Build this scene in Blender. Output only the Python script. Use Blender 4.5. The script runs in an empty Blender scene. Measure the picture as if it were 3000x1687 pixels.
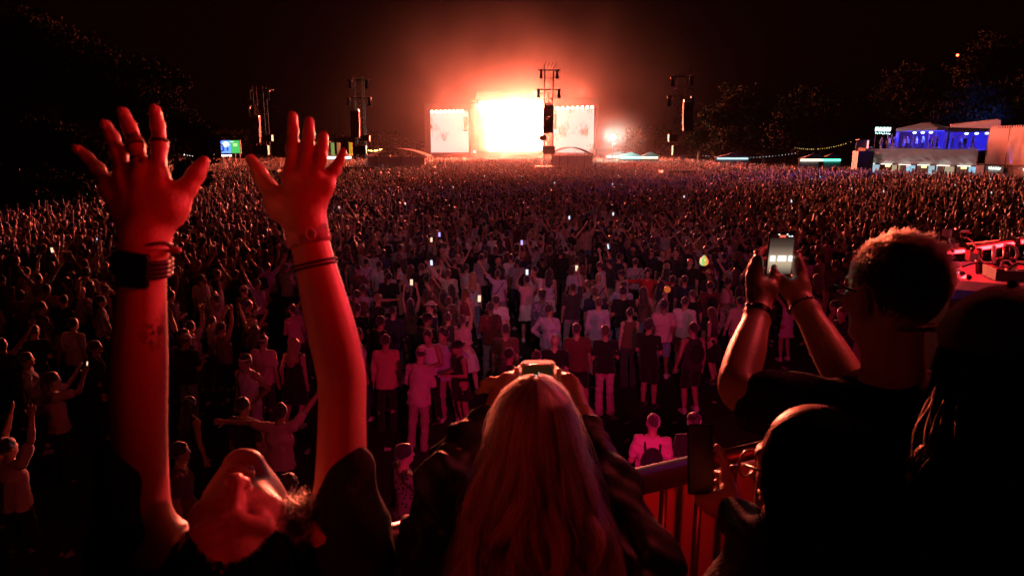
import bpy, math, random
import numpy as np
from mathutils import Vector, Matrix

# ------------------------------------------------------------------ camera, world, lights
SC = bpy.context.scene
COL = SC.collection
PITCH = math.radians(11.8)
CAMZ = 5.0
FPX = 2000.0                      # focal length in photograph pixels (24 mm on 36 mm, 3000 px wide)
F_AX = Vector((0, math.cos(PITCH), -math.sin(PITCH)))
U_AX = Vector((0, math.sin(PITCH), math.cos(PITCH)))

cam_d = bpy.data.cameras.new('camera')
cam_d.sensor_width = 36.0
cam_d.lens = 24.0
cam_d.clip_start = 0.05
cam_d.clip_end = 3000.0
cam_d.dof.use_dof = True
cam_d.dof.focus_distance = 14.0
cam_d.dof.aperture_fstop = 7.0
cam = bpy.data.objects.new('camera', cam_d)
COL.objects.link(cam)
cam.location = (0, 0, CAMZ)
cam.rotation_euler = (math.radians(90) - PITCH, 0, 0)
SC.camera = cam

world = bpy.data.worlds.new('World')
SC.world = world
world.use_nodes = True
wn = world.node_tree.nodes
wl = world.node_tree.links
bgn = wn['Background']
sky_tex = wn.new('ShaderNodeTexSky')
sky_tex.sky_type = 'NISHITA'
sky_tex.sun_disc = False
sky_tex.sun_elevation = math.radians(-8.0)      # long after sunset
sky_tex.sun_rotation = math.radians(200)
wl.new(sky_tex.outputs[0], bgn.inputs[0])
bgn.inputs[1].default_value = 0.01

SC.view_settings.view_transform = 'Standard'
SC.view_settings.look = 'None'
SC.view_settings.exposure = 0.0
SC.view_settings.gamma = 1.0
SC.view_settings.use_curve_mapping = False
SC.render.engine = 'CYCLES'
SC.cycles.use_denoising = True
SC.cycles.max_bounces = 5
SC.cycles.diffuse_bounces = 2
SC.cycles.glossy_bounces = 2
SC.cycles.transmission_bounces = 3
SC.cycles.volume_bounces = 0
SC.cycles.transparent_max_bounces = 6
SC.cycles.sample_clamp_indirect = 3.0
SC.cycles.caustics_reflective = False
SC.cycles.caustics_refractive = False
SC.cycles.use_light_tree = True
SC.cycles.volume_max_steps = 256

STAGE_EMIT = 1300.0                # centre screen
HAZE_DENSITY = 0.00002
SMOKE_DENSITY = 0.0034
CROWD_SMOKE = 0.0062


def at(px, py, depth):
    """World point seen at photograph pixel (px, py), depth metres along the view axis."""
    x = (px - 1500.0) / FPX * depth
    v = (843.5 - py) / FPX * depth
    p = F_AX * depth + U_AX * v
    return Vector((x, p.y, p.z + CAMZ))


def at_z(px, py, z):
    """World point at pixel (px, py) on the horizontal plane at height z."""
    d = F_AX + U_AX * ((843.5 - py) / FPX) + Vector(((px - 1500.0) / FPX, 0, 0))
    t = (z - CAMZ) / d.z
    return Vector((d.x * t, d.y * t, z))


def at_y(px, py, y):
    d = F_AX + U_AX * ((843.5 - py) / FPX) + Vector(((px - 1500.0) / FPX, 0, 0))
    t = y / d.y
    return Vector((d.x * t, y, CAMZ + d.z * t))


def pix(p):
    q = Vector(p) - Vector((0, 0, CAMZ))
    dep = q.dot(F_AX)
    return (1500 + q.x / dep * FPX, 843.5 - q.dot(U_AX) / dep * FPX, dep)


def spot_lamp(name, loc, target, color, energy, angle, blend=0.6, radius=0.15):
    l = bpy.data.lights.new(name, 'SPOT')
    l.color = color
    l.energy = energy
    l.spot_size = math.radians(angle)
    l.spot_blend = blend
    l.shadow_soft_size = radius
    o = bpy.data.objects.new(name, l)
    COL.objects.link(o)
    o.location = loc
    o.rotation_euler = (Vector(target) - Vector(loc)).to_track_quat('-Z', 'Y').to_euler()
    return o

# the festival's lamps, with unseen fill lamps added: LED washes on the outer face of the viewing platform, the booth's red LED
# light, the blue lamps of the guest terrace
spot_lamp('platform_wash_light', (1.4, 2.6, 3.3), (1.6, 13, 1.1), (1.0, 0.012, 0.17), 820, 84, 1.0, 0.2)
spot_lamp('roof_truss_light', (0.8, 1.6, 9.0), (1.0, 27, 0.8), (1.0, 0.31, 0.48), 1500, 46, 1.0, 0.2)
spot_lamp('booth_red_light', (2.4, 0.2, 5.5), (-0.37, 0.95, 5.16), (1.0, 0.004, 0.006), 92, 24, 0.9, 0.2)
spot_lamp('arms_red_fill_light', (1.5, -1.5, 5.6), (-0.42, 0.92, 5.15), (1.0, 0.002, 0.004), 24, 22, 0.9, 0.15)  # unseen red fill added behind the camera for the raised hands
spot_lamp('panel_red_fill_light', (0.62, 1.42, 4.22), (0.50, 2.05, 3.62), (1.0, 0.004, 0.006), 5.5, 95, 0.8, 0.03)  # unseen fill added to redden the fascia panel
spot_lamp('panel_red_fill_light', (-0.10, 1.20, 4.05), (-0.12, 1.70, 3.60), (1.0, 0.004, 0.006), 4, 90, 0.8, 0.03)  # second added fill, for the left part of the panel
spot_lamp('booth_rim_light', (2.6, 3.2, 5.6), (-0.36, 0.98, 4.92), (1.0, 0.035, 0.05), 480, 15, 0.7, 0.1)
spot_lamp('hair_red_fill_light', (-1.3, -1.3, 5.7), (0.06, 1.12, 4.30), (1.0, 0.012, 0.012), 42, 15, 0.9, 0.1)  # unseen spot added to redden the blonde hair
nl = bpy.data.lights.new('booth_red_fill_light', 'POINT')  # unseen point lamp added above the booth to strengthen its red
nl.color = (1.0, 0.06, 0.07)
nl.energy = 100
nl.shadow_soft_size = 0.25
nlo = bpy.data.objects.new('booth_red_fill_light', nl)
COL.objects.link(nlo)
nlo.location = (2.5, 3.1, 6.3)
for i, x in enumerate((-19.0, -7.0, 6.0, 19.0)):     # blinder rows on the stage roof, aimed over the crowd
    spot_lamp('stage_blinder_light', (x, 195.0, 19.5), (x * 0.3, 40, 1.0), (1.0, 0.16, 0.085), 50000, 110, 0.5, 0.8)

# ------------------------------------------------------------------ helpers
RNG = random.Random(7)
NR = np.random.default_rng(11)
MATS = {}


def principled(name):
    m = bpy.data.materials.new(name)
    m.use_nodes = True
    nt = m.node_tree
    return m, nt, nt.nodes['Principled BSDF']


def mat(name, color=(0.5, 0.5, 0.5), rough=0.6, metal=0.0, emit=None, emit_s=0.0, vary=0.0, scale=8.0, bump=0.0,
        bscale=None, coat=0.0, sheen=0.0, spec=None, sss=0.0):
    if name in MATS:
        return MATS[name]
    m, nt, b = principled(name)
    b.inputs['Base Color'].default_value = (*color, 1)
    b.inputs['Roughness'].default_value = rough
    b.inputs['Metallic'].default_value = metal
    if spec is not None:
        b.inputs['Specular IOR Level'].default_value = spec
    if coat:
        b.inputs['Coat Weight'].default_value = coat
    if sheen:
        b.inputs['Sheen Weight'].default_value = sheen
    if sss:
        b.inputs['Subsurface Weight'].default_value = sss
        b.inputs['Subsurface Radius'].default_value = (0.012, 0.004, 0.002)
        b.inputs['Subsurface Scale'].default_value = 1.0
    if emit is not None:
        b.inputs['Emission Color'].default_value = (*emit, 1)
        b.inputs['Emission Strength'].default_value = emit_s
    if vary or bump:
        tc = nt.nodes.new('ShaderNodeTexCoord')
        nz = nt.nodes.new('ShaderNodeTexNoise')
        nz.inputs['Scale'].default_value = scale
        nz.inputs['Detail'].default_value = 4
        nt.links.new(tc.outputs['Object'], nz.inputs['Vector'])
        if vary:
            mx = nt.nodes.new('ShaderNodeMix')
            mx.data_type = 'RGBA'
            mx.inputs['A'].default_value = (*[c * (1 - vary) for c in color], 1)
            mx.inputs['B'].default_value = (*[min(1, c * (1 + vary)) for c in color], 1)
            nt.links.new(nz.outputs['Fac'], mx.inputs['Factor'])
            nt.links.new(mx.outputs['Result'], b.inputs['Base Color'])
        if bump:
            src = nz
            if bscale:
                src = nt.nodes.new('ShaderNodeTexNoise')
                src.inputs['Scale'].default_value = bscale
                src.inputs['Detail'].default_value = 3
                nt.links.new(tc.outputs['Object'], src.inputs['Vector'])
            bp = nt.nodes.new('ShaderNodeBump')
            bp.inputs['Strength'].default_value = bump
            bp.inputs['Distance'].default_value = 0.01
            nt.links.new(src.outputs['Fac'], bp.inputs['Height'])
            nt.links.new(bp.outputs['Normal'], b.inputs['Normal'])
    MATS[name] = m
    return m


def glow(name, color, strength):
    return mat(name, (0.02, 0.02, 0.02), 0.5, emit=color, emit_s=strength)


def new_mesh(name, V, F):
    """V (n,3) array, F (m,k) array of k-gons, or a list of index tuples."""
    me = bpy.data.meshes.new(name)
    if isinstance(F, np.ndarray):
        V = np.asarray(V, dtype=np.float32)
        n, k = F.shape
        me.vertices.add(len(V))
        me.vertices.foreach_set('co', V.ravel())
        me.loops.add(n * k)
        me.loops.foreach_set('vertex_index', F.astype(np.int32).ravel())
        me.polygons.add(n)
        me.polygons.foreach_set('loop_start', np.arange(0, n * k, k, dtype=np.int32))
        me.update(calc_edges=True)
    else:
        me.from_pydata([tuple(v) for v in V], [], F)
        me.update()
    return me


def smooth(me, on=True):
    me.polygons.foreach_set('use_smooth', np.full(len(me.polygons), on))
    return me


def link(name, data, material=None, parent=None, loc=None, rotz=None):
    o = bpy.data.objects.new(name, data)
    COL.objects.link(o)
    if material is not None and data is not None:
        if len(data.materials) == 0:
            data.materials.append(material)
        if data.materials[0] is not material:
            o.material_slots[0].link = 'OBJECT'
            o.material_slots[0].material = material
    if parent is not None:
        o.parent = parent
    if loc is not None:
        o.location = loc
    if rotz is not None:
        o.rotation_euler = (0, 0, rotz)
    return o


def tag(o, label, cat, group=None, kind=None):
    if label:
        o['label'] = label
    if cat:
        o['category'] = cat
    if group:
        o['group'] = group
    if kind:
        o['kind'] = kind
    return o


def thing(name, label, cat, loc=(0, 0, 0), rotz=0.0, group=None):
    o = bpy.data.objects.new(name, None)
    o.empty_display_size = 0.1
    COL.objects.link(o)
    o.location = loc
    o.rotation_euler = (0, 0, rotz)
    return tag(o, label, cat, group)


class MB:
    """Collects boxes, bars and tubes into one mesh."""

    def __init__(self):
        self.V, self.F = [], []

    def add(self, vs, fs):
        o = len(self.V)
        self.V += [tuple(v) for v in vs]
        self.F += [tuple(i + o for i in f) for f in fs]
        return self

    def box(self, c, s, rz=0.0, M=None):
        x, y, z = s[0] / 2, s[1] / 2, s[2] / 2
        vs = [Vector((a * x, b * y, d * z)) for d in (-1, 1) for b in (-1, 1) for a in (-1, 1)]
        if M is not None:
            vs = [M @ v for v in vs]
        if rz:
            R = Matrix.Rotation(rz, 3, 'Z')
            vs = [R @ v for v in vs]
        c = Vector(c)
        vs = [v + c for v in vs]
        return self.add(vs, [(0, 2, 3, 1), (4, 5, 7, 6), (0, 1, 5, 4), (2, 6, 7, 3), (0, 4, 6, 2), (1, 3, 7, 5)])

    def tube(self, pts, r, n=8, caps=True):
        pts = [Vector(p) for p in pts]
        rs = r if isinstance(r, (list, tuple)) else [r] * len(pts)
        vs, fs = [], []
        up = Vector((0, 0, 1))
        t0 = (pts[1] - pts[0]).normalized()
        if abs(t0.dot(up)) > 0.9:
            up = Vector((1, 0, 0))
        a = t0.cross(up).normalized()
        for i, p in enumerate(pts):
            t = (pts[min(i + 1, len(pts) - 1)] - pts[max(i - 1, 0)])
            if t.length < 1e-9:
                t = t0
            t.normalize()
            a = (a - t * a.dot(t)).normalized()
            b = t.cross(a)
            for k in range(n):
                w = 2 * math.pi * k / n
                vs.append(p + (a * math.cos(w) + b * math.sin(w)) * rs[i])
        for i in range(len(pts) - 1):
            for k in range(n):
                fs.append((i * n + k, i * n + (k + 1) % n, (i + 1) * n + (k + 1) % n, (i + 1) * n + k))
        if caps:
            fs.append(tuple(range(n - 1, -1, -1)))
            fs.append(tuple((len(pts) - 1) * n + k for k in range(n)))
        return self.add(vs, fs)

    def ball(self, c, r, nu=12, nv=8):
        rx, ry, rz = r if isinstance(r, (tuple, list)) else (r, r, r)
        vs = [(c[0], c[1], c[2] - rz)]
        for j in range(1, nv):
            t = -math.pi / 2 + math.pi * j / nv
            for i in range(nu):
                a = 2 * math.pi * i / nu
                vs.append((c[0] + rx * math.cos(t) * math.cos(a), c[1] + ry * math.cos(t) * math.sin(a), c[2] + rz * math.sin(t)))
        vs.append((c[0], c[1], c[2] + rz))
        fs = [(0, 1 + (i + 1) % nu, 1 + i) for i in range(nu)]
        for j in range(nv - 2):
            for i in range(nu):
                fs.append((1 + j * nu + i, 1 + j * nu + (i + 1) % nu, 1 + (j + 1) * nu + (i + 1) % nu, 1 + (j + 1) * nu + i))
        e = len(vs) - 1
        fs += [(e, 1 + (nv - 2) * nu + i, 1 + (nv - 2) * nu + (i + 1) % nu) for i in range(nu)]
        return self.add(vs, fs)

    def quad(self, a, b, c, d):
        return self.add([a, b, c, d], [(0, 1, 2, 3)])

    def build(self, name, material, parent=None, sm=False, **kw):
        me = bpy.data.meshes.new(name)
        me.from_pydata(self.V, [], self.F)
        me.update()
        if sm:
            smooth(me)
        return link(name, me, material, parent, **kw)


# ------------------------------------------------------------------ signed-distance sculpting (one continuous surface per body)
class Sculpt:
    def __init__(self, lo, hi, vox):
        self.lo = np.array(lo, dtype=np.float64)
        self.vox = vox
        n = np.ceil((np.array(hi) - self.lo) / vox).astype(int) + 1
        self.ax = [(self.lo[i] + vox * np.arange(n[i])).astype(np.float32) for i in range(3)]
        self.D = np.full(n, 0.5, dtype=np.float32)

    def _sub(self, lo, hi):
        s = []
        for i in range(3):
            a = int(max(0, math.floor((lo[i] - self.lo[i]) / self.vox)))
            b = int(min(self.D.shape[i], math.ceil((hi[i] - self.lo[i]) / self.vox) + 1))
            if b <= a:
                return None
            s.append(slice(a, b))
        return tuple(s)

    def _grid(self, s):
        return (self.ax[0][s[0]][:, None, None], self.ax[1][s[1]][None, :, None], self.ax[2][s[2]][None, None, :])

    def _mix(self, s, d, k, op):
        A = self.D[s]
        if op == 'add':
            if k > 0:
                h = np.maximum(k - np.abs(A - d), 0) / k
                self.D[s] = np.minimum(A, d) - h * h * k * 0.25
            else:
                self.D[s] = np.minimum(A, d)
        elif op == 'cut':
            nd = -d
            if k > 0:
                h = np.maximum(k - np.abs(A - nd), 0) / k
                self.D[s] = np.maximum(A, nd) + h * h * k * 0.25
            else:
                self.D[s] = np.maximum(A, nd)

    def cap(self, a, b, ra, rb=None, k=0.02, op='add', flat=None):
        """Tapered capsule; flat=(axis vector, factor) squashes it along an axis."""
        rb = ra if rb is None else rb
        a = np.array(a, dtype=np.float32)
        b = np.array(b, dtype=np.float32)
        R = max(ra, rb)
        if flat is not None:
            R = R * max(1.0, 1.0 / flat[1]) if flat[1] < 1 else R
        pad = R + k + 2.5 * self.vox
        s = self._sub(np.minimum(a, b) - pad, np.maximum(a, b) + pad)
        if s is None:
            return self
        X, Y, Z = self._grid(s)
        ab = b - a
        L2 = float(ab @ ab) + 1e-12
        px, py, pz = X - a[0], Y - a[1], Z - a[2]
        t = np.clip((px * ab[0] + py * ab[1] + pz * ab[2]) / L2, 0, 1)
        qx, qy, qz = px - t * ab[0], py - t * ab[1], pz - t * ab[2]
        if flat is not None:
            n = np.array(flat[0], dtype=np.float32)
            n = n / np.linalg.norm(n)
            f = (1.0 / flat[1] - 1.0)
            w = qx * n[0] + qy * n[1] + qz * n[2]
            qx, qy, qz = qx + w * n[0] * f, qy + w * n[1] * f, qz + w * n[2] * f
            d = (np.sqrt(qx * qx + qy * qy + qz * qz) - (ra + (rb - ra) * t)) * min(1.0, flat[1] * 1.15)
        else:
            d = np.sqrt(qx * qx + qy * qy + qz * qz) - (ra + (rb - ra) * t)
        self._mix(s, d.astype(np.float32), k, op)
        return self

    def ell(self, c, r, k=0.02, op='add', R=None):
        """Ellipsoid; R 3x3 rotates local axes to world."""
        c = np.array(c, dtype=np.float32)
        r = np.array(r, dtype=np.float32)
        m = float(r.max()) + k + 2.5 * self.vox
        s = self._sub(c - m, c + m)
        if s is None:
            return self
        X, Y, Z = self._grid(s)
        x, y, z = X - c[0], Y - c[1], Z - c[2]
        if R is not None:
            R = np.array(R, dtype=np.float32)
            x, y, z = (x * R[0, 0] + y * R[1, 0] + z * R[2, 0], x * R[0, 1] + y * R[1, 1] + z * R[2, 1], x * R[0, 2] + y * R[1, 2] + z * R[2, 2])
        k0 = np.sqrt((x / r[0]) ** 2 + (y / r[1]) ** 2 + (z / r[2]) ** 2)
        k1 = np.sqrt((x / r[0] ** 2) ** 2 + (y / r[1] ** 2) ** 2 + (z / r[2] ** 2) ** 2) + 1e-9
        d = k0 * (k0 - 1.0) / k1
        self._mix(s, d.astype(np.float32), k, op)
        return self

    def loft(self, zs, cx, cy, rx, ry, k=0.02, p=2.3, op='add'):
        """Vertical body section: superellipse of changing size along z."""
        zs = np.array(zs, dtype=np.float32)
        m = max(max(rx), max(ry)) + k + 2.5 * self.vox
        e = k + 2.5 * self.vox
        s = self._sub((min(cx) - m, min(cy) - m, zs[0] - e), (max(cx) + m, max(cy) + m, zs[-1] + e))
        if s is None:
            return self
        X, Y, Z = self._grid(s)
        z1 = self.ax[2][s[2]]
        f = lambda a: np.interp(z1, zs, np.array(a, dtype=np.float32)).astype(np.float32)[None, None, :]
        RX, RY = f(rx), f(ry)
        x, y = np.abs(X - f(cx)) / RX, np.abs(Y - f(cy)) / RY
        q = (x ** p + y ** p) ** (1.0 / p)
        d = (q - 1.0) * np.minimum(RX, RY)
        dz = np.maximum(zs[0] - Z, Z - zs[-1])
        d = np.where(dz > 0, np.sqrt(np.maximum(d, 0) ** 2 + dz ** 2), np.maximum(d, dz))
        self._mix(s, d.astype(np.float32), k, op)
        return self

    def plane_cut(self, p, n, k=0.0):
        """Removes what lies on the side n points to."""
        s = tuple(slice(0, m) for m in self.D.shape)
        X, Y, Z = self._grid(s)
        d = (X - p[0]) * n[0] + (Y - p[1]) * n[1] + (Z - p[2]) * n[2]
        self._mix(s, -d.astype(np.float32), k, 'cut')
        return self

    def wrinkle(self, amp, freq, seed=0, stretch=(1, 1, 1)):
        """Cloth folds: a few warped sine waves added to the distance."""
        r = np.random.default_rng(seed)
        s = tuple(slice(0, m) for m in self.D.shape)
        X, Y, Z = self._grid(s)
        w = np.zeros(self.D.shape, dtype=np.float32)
        for i in range(4):
            v = r.normal(size=3) * np.array(stretch)
            v = v / np.linalg.norm(v) * freq * r.uniform(0.7, 1.6)
            u = r.normal(size=3)
            u = u / np.linalg.norm(u) * freq * 0.45
            ph = r.uniform(0, 6.28, 2)
            warp = np.sin(X * u[0] + Y * u[1] + Z * u[2] + ph[0]) * 1.6
            w += np.sin(X * v[0] + Y * v[1] + Z * v[2] + warp + ph[1]).astype(np.float32)
        self.D += (amp * 0.45) * w
        return self

    def mesh(self, name):
        V, F = surface_nets(self.D, self.lo, self.vox)
        return smooth(new_mesh(name, V, F)) if len(F) else new_mesh(name, np.zeros((3, 3)), [(0, 1, 2)])


def surface_nets(D, lo, vox):
    S = (D < 0)
    n = np.array(D.shape)
    c = S[:-1, :-1, :-1].astype(np.int8)
    cnt = c.copy()
    for dx, dy, dz in ((1, 0, 0), (0, 1, 0), (0, 0, 1), (1, 1, 0), (1, 0, 1), (0, 1, 1), (1, 1, 1)):
        cnt += S[dx:n[0] - 1 + dx, dy:n[1] - 1 + dy, dz:n[2] - 1 + dz]
    act = (cnt > 0) & (cnt < 8)
    I = np.argwhere(act)
    acc = np.zeros((len(I), 3), dtype=np.float32)
    num = np.zeros(len(I), dtype=np.float32)
    corners = [(a, b, d) for a in (0, 1) for b in (0, 1) for d in (0, 1)]
    dv = {q: D[I[:, 0] + q[0], I[:, 1] + q[1], I[:, 2] + q[2]] for q in corners}
    for q in corners:
        for ax in range(3):
            if q[ax] == 1:
                continue
            q2 = list(q)
            q2[ax] = 1
            q2 = tuple(q2)
            a, b = dv[q], dv[q2]
            m = (a < 0) != (b < 0)
            t = np.where(m, a / np.where(m, a - b, 1), 0)
            p = np.tile(np.array(q, dtype=np.float32), (len(I), 1))
            p[:, ax] = t
            acc += p * m[:, None]
            num += m
    V = (I + acc / num[:, None]) * vox + lo
    vid = np.full(act.shape, -1, dtype=np.int32)
    vid[I[:, 0], I[:, 1], I[:, 2]] = np.arange(len(I))
    quads = []
    for ax in range(3):
        o1, o2 = [i for i in range(3) if i != ax]
        sl_a = [slice(None)] * 3
        sl_b = [slice(None)] * 3
        sl_a[ax], sl_b[ax] = slice(0, -1), slice(1, None)
        A, B = S[tuple(sl_a)], S[tuple(sl_b)]
        E = np.argwhere(A != B)
        ok = (E[:, o1] > 0) & (E[:, o1] < n[o1] - 1) & (E[:, o2] > 0) & (E[:, o2] < n[o2] - 1)
        E = E[ok]
        fl = A[E[:, 0], E[:, 1], E[:, 2]]
        q = []
        for d1, d2 in ((1, 1), (0, 1), (0, 0), (1, 0)):
            J = E.copy()
            J[:, o1] -= d1
            J[:, o2] -= d2
            q.append(vid[J[:, 0], J[:, 1], J[:, 2]])
        Q = np.stack(q, axis=1)
        flip = fl if ax != 1 else ~fl
        Q[~flip] = Q[~flip][:, ::-1]
        quads.append(Q)
    F = np.concatenate(quads)
    F = F[(F >= 0).all(axis=1)]
    return V, F

# ------------------------------------------------------------------ ground, haze
def ground_material():
    m, nt, b = principled('trampled_ground')
    N, L = nt.nodes, nt.links
    tc = N.new('ShaderNodeTexCoord')
    n1 = N.new('ShaderNodeTexNoise')
    n1.inputs['Scale'].default_value = 0.35
    n1.inputs['Detail'].default_value = 6
    n2 = N.new('ShaderNodeTexNoise')
    n2.inputs['Scale'].default_value = 9.0
    n2.inputs['Detail'].default_value = 8
    L.new(tc.outputs['Object'], n1.inputs['Vector'])
    L.new(tc.outputs['Object'], n2.inputs['Vector'])
    r = N.new('ShaderNodeValToRGB')
    r.color_ramp.elements[0].color = (0.016, 0.015, 0.015, 1)
    r.color_ramp.elements[1].color = (0.050, 0.047, 0.045, 1)
    mx = N.new('ShaderNodeMath')
    mx.operation = 'ADD'
    sc = N.new('ShaderNodeMath')
    sc.operation = 'MULTIPLY'
    sc.inputs[1].default_value = 0.5
    L.new(n1.outputs['Fac'], mx.inputs[0])
    L.new(n2.outputs['Fac'], mx.inputs[1])
    L.new(mx.outputs[0], sc.inputs[0])
    L.new(sc.outputs[0], r.inputs['Fac'])
    L.new(r.outputs['Color'], b.inputs['Base Color'])
    b.inputs['Roughness'].default_value = 0.8
    bp = N.new('ShaderNodeBump')
    bp.inputs['Strength'].default_value = 0.5
    bp.inputs['Distance'].default_value = 0.02
    L.new(n2.outputs['Fac'], bp.inputs['Height'])
    L.new(bp.outputs['Normal'], b.inputs['Normal'])
    return m


g = MB()
g.quad((-900, -200, 0), (900, -200, 0), (900, 1200, 0), (-900, 1200, 0))
tag(g.build('ground', ground_material()), 'dark trodden festival ground under the crowd', 'ground', kind='structure')


def volume_box(name, lo, hi, density, color, aniso):
    c = [(a + b) / 2 for a, b in zip(lo, hi)]
    s = [b - a for a, b in zip(lo, hi)]
    m = bpy.data.materials.new(name)
    m.use_nodes = True
    nt = m.node_tree
    nt.nodes.remove(nt.nodes['Principled BSDF'])
    v = nt.nodes.new('ShaderNodeVolumePrincipled')
    v.inputs['Color'].default_value = (*color, 1)
    v.inputs['Density'].default_value = density
    v.inputs['Anisotropy'].default_value = aniso
    nt.links.new(v.outputs[0], nt.nodes['Material Output'].inputs['Volume'])
    return MB().box(c, s).build(name, m), m, v


hz, _, _ = volume_box('haze', (-170, -14, -1.0), (170, 264, 55), HAZE_DENSITY, (0.86, 0.80, 0.78), 0.0)
tag(hz, 'thin smoky night haze lying over the whole field', 'haze', kind='stuff')

# ------------------------------------------------------------------ shared materials
M_BLACK = mat('black_steel', (0.02, 0.02, 0.022), 0.55, 0.3, vary=0.3, scale=3)
M_ALU = mat('truss_aluminium', (0.20, 0.20, 0.21), 0.45, 0.8, vary=0.15, scale=5)
M_CABINET = mat('speaker_black', (0.03, 0.03, 0.032), 0.7, vary=0.2, scale=4)
M_CANVAS = mat('white_canvas', (0.74, 0.71, 0.68), 0.8, vary=0.08, scale=1.2, bump=0.3, bscale=3)
M_DARKCANVAS = mat('dark_canvas', (0.05, 0.05, 0.055), 0.8, vary=0.2, scale=1.2)
M_STALL = mat('stall_grey_canvas', (0.16, 0.16, 0.16), 0.85, vary=0.2, scale=1.5)
M_WOOD = mat('deck_wood', (0.20, 0.13, 0.08), 0.7, vary=0.3, scale=2)


def screen_material(name, strength, warm, seed):
    """An LED wall showing a pale abstract picture built from panels, strips and blocks."""
    m, nt, b = principled(name)
    N, L = nt.nodes, nt.links
    tc = N.new('ShaderNodeTexCoord')
    mp = N.new('ShaderNodeMapping')
    mp.inputs['Location'].default_value = (seed, seed * 0.7, 0)
    mp.inputs['Scale'].default_value = (1.5, 1.5, 0.32)
    L.new(tc.outputs['Object'], mp.inputs['Vector'])
    n = N.new('ShaderNodeTexNoise')
    n.inputs['Scale'].default_value = 1.7
    n.inputs['Detail'].default_value = 7
    n.inputs['Roughness'].default_value = 0.75
    L.new(mp.outputs[0], n.inputs['Vector'])
    n2 = N.new('ShaderNodeTexNoise')
    n2.inputs['Scale'].default_value = 0.22
    n2.inputs['Detail'].default_value = 2
    L.new(tc.outputs['Object'], n2.inputs['Vector'])
    mul = N.new('ShaderNodeMath')
    mul.operation = 'ADD'
    L.new(n.outputs['Fac'], mul.inputs[0])
    L.new(n2.outputs['Fac'], mul.inputs[1])
    r = N.new('ShaderNodeValToRGB')
    r.color_ramp.elements[0].position = 0.78
    r.color_ramp.elements[0].color = (*warm, 1)
    r.color_ramp.elements[1].position = 0.98
    r.color_ramp.elements[1].color = (1, 0.90, 0.80, 1)
    L.new(mul.outputs[0], r.inputs['Fac'])
    b.inputs['Base Color'].default_value = (0.02, 0.02, 0.02, 1)
    L.new(r.outputs['Color'], b.inputs['Emission Color'])
    b.inputs['Emission Strength'].default_value = strength
    return m


# ------------------------------------------------------------------ main stage, 200 m off
SY = 200.0


def sp(px, py, y=SY):
    return at_y(px, py, y)


def px_box(mb, x0, y0, x1, y1, ydist, thick, dy=0.0):
    a, b = sp(x0, y1, ydist), sp(x1, y0, ydist)
    mb.box(((a.x + b.x) / 2, ydist + thick / 2 + dy, (a.z + b.z) / 2), (b.x - a.x, thick, b.z - a.z))
    return mb


st = thing('main_stage', 'huge open-air main stage blazing with peach white light between two giant video walls', 'stage', (0, 0, 0))
px_box(MB(), 1240, 452, 1758, 476, SY, 16.0).build('stage_deck', M_BLACK, st)
wh_l = px_box(MB(), 1246, 301, 1392, 321, 199, 3.0).build('wing_header', M_BLACK, st)
wh_r = px_box(MB(), 1612, 287, 1754, 314, 197, 3.0).build('wing_header', M_BLACK, st)
for x0, x1, yt in ((1246, 1258, 303), (1380, 1394, 300), (1606, 1618, 296), (1744, 1754, 290)):
    px_box(MB(), x0, yt, x1, 455, 199.6, 2.0).build('wing_pillar', M_BLACK, st)
px_box(MB(), 1394, 270, 1606, 284, 200, 14.0).build('stage_roof', M_BLACK, st)
px_box(MB(), 1393, 284, 1607, 452, 194.85, 0.6).build('backing_panel', M_DARKCANVAS, st)  # added plate that blocks the centre screen's backward light
M_LWALL = screen_material('led_wall_picture', 0.75, (0.30, 0.085, 0.035), 3.0)
M_RWALL = screen_material('led_wall_picture_mirrored', 0.75, (0.30, 0.085, 0.035), 11.0)
px_box(MB(), 1263, 325, 1371, 447, 198.2, 0.4).build('video_wall', M_LWALL, st)['label'] = 'left giant video wall with pale streaked picture'
px_box(MB(), 1622, 317, 1741, 447, 196.4, 0.4).build('video_wall', M_RWALL, st)['label'] = 'right giant video wall with pale streaked picture'
M_CENTRE = glow('centre_wall_white_hot', (1.0, 0.135, 0.07), STAGE_EMIT)
px_box(MB(), 1430, 322, 1588, 440, 194.6, 0.2).build('centre_video_wall', M_CENTRE, st)
px_box(MB(), 1402, 304, 1592, 321, 194.3, 0.2).build('top_light_panel', M_CENTRE, st)
for x0 in range(1408, 1590, 15):
    px_box(MB(), x0, 300, x0 + 1.6, 324, 193.9, 0.2).build('roof_truss_bar', M_BLACK, st)
for x0, x1, y0, y1 in ((1394, 1606, 292, 294.5), (1394, 1606, 301, 303), (1399, 1402, 292, 452), (1595, 1598, 292, 452)):
    px_box(MB(), x0, y0, x1, y1, 193.5, 0.3).build('roof_truss_chord', M_BLACK, st)
px_box(MB(), 1388, 443, 1574, 447, 199.0, 0.2).build('floor_light_bar', glow('light_bar_hot', (1, 0.4, 0.2), 30), st)
M_BLINDER = glow('blinder_lamp_lens', (1.0, 0.30, 0.15), 90)
for i in range(8):
    p = sp(1266 + i * 12.6, 328 - i * 0.3, 197.4)
    MB().ball(p, 0.36, 10, 6).build('blinder_lamp', M_BLINDER, wh_l, sm=True)
    p = sp(1634 + i * 14.4, 318 - i * 0.5, 195.6)
    MB().ball(p, 0.36, 10, 6).build('blinder_lamp', M_BLINDER, wh_r, sm=True)
for x in (1404, 1430, 1456):
    MB().ball(sp(x, 326, 205), 0.55, 10, 6).build('stage_floodlight', M_BLINDER, st, sm=True)
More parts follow.
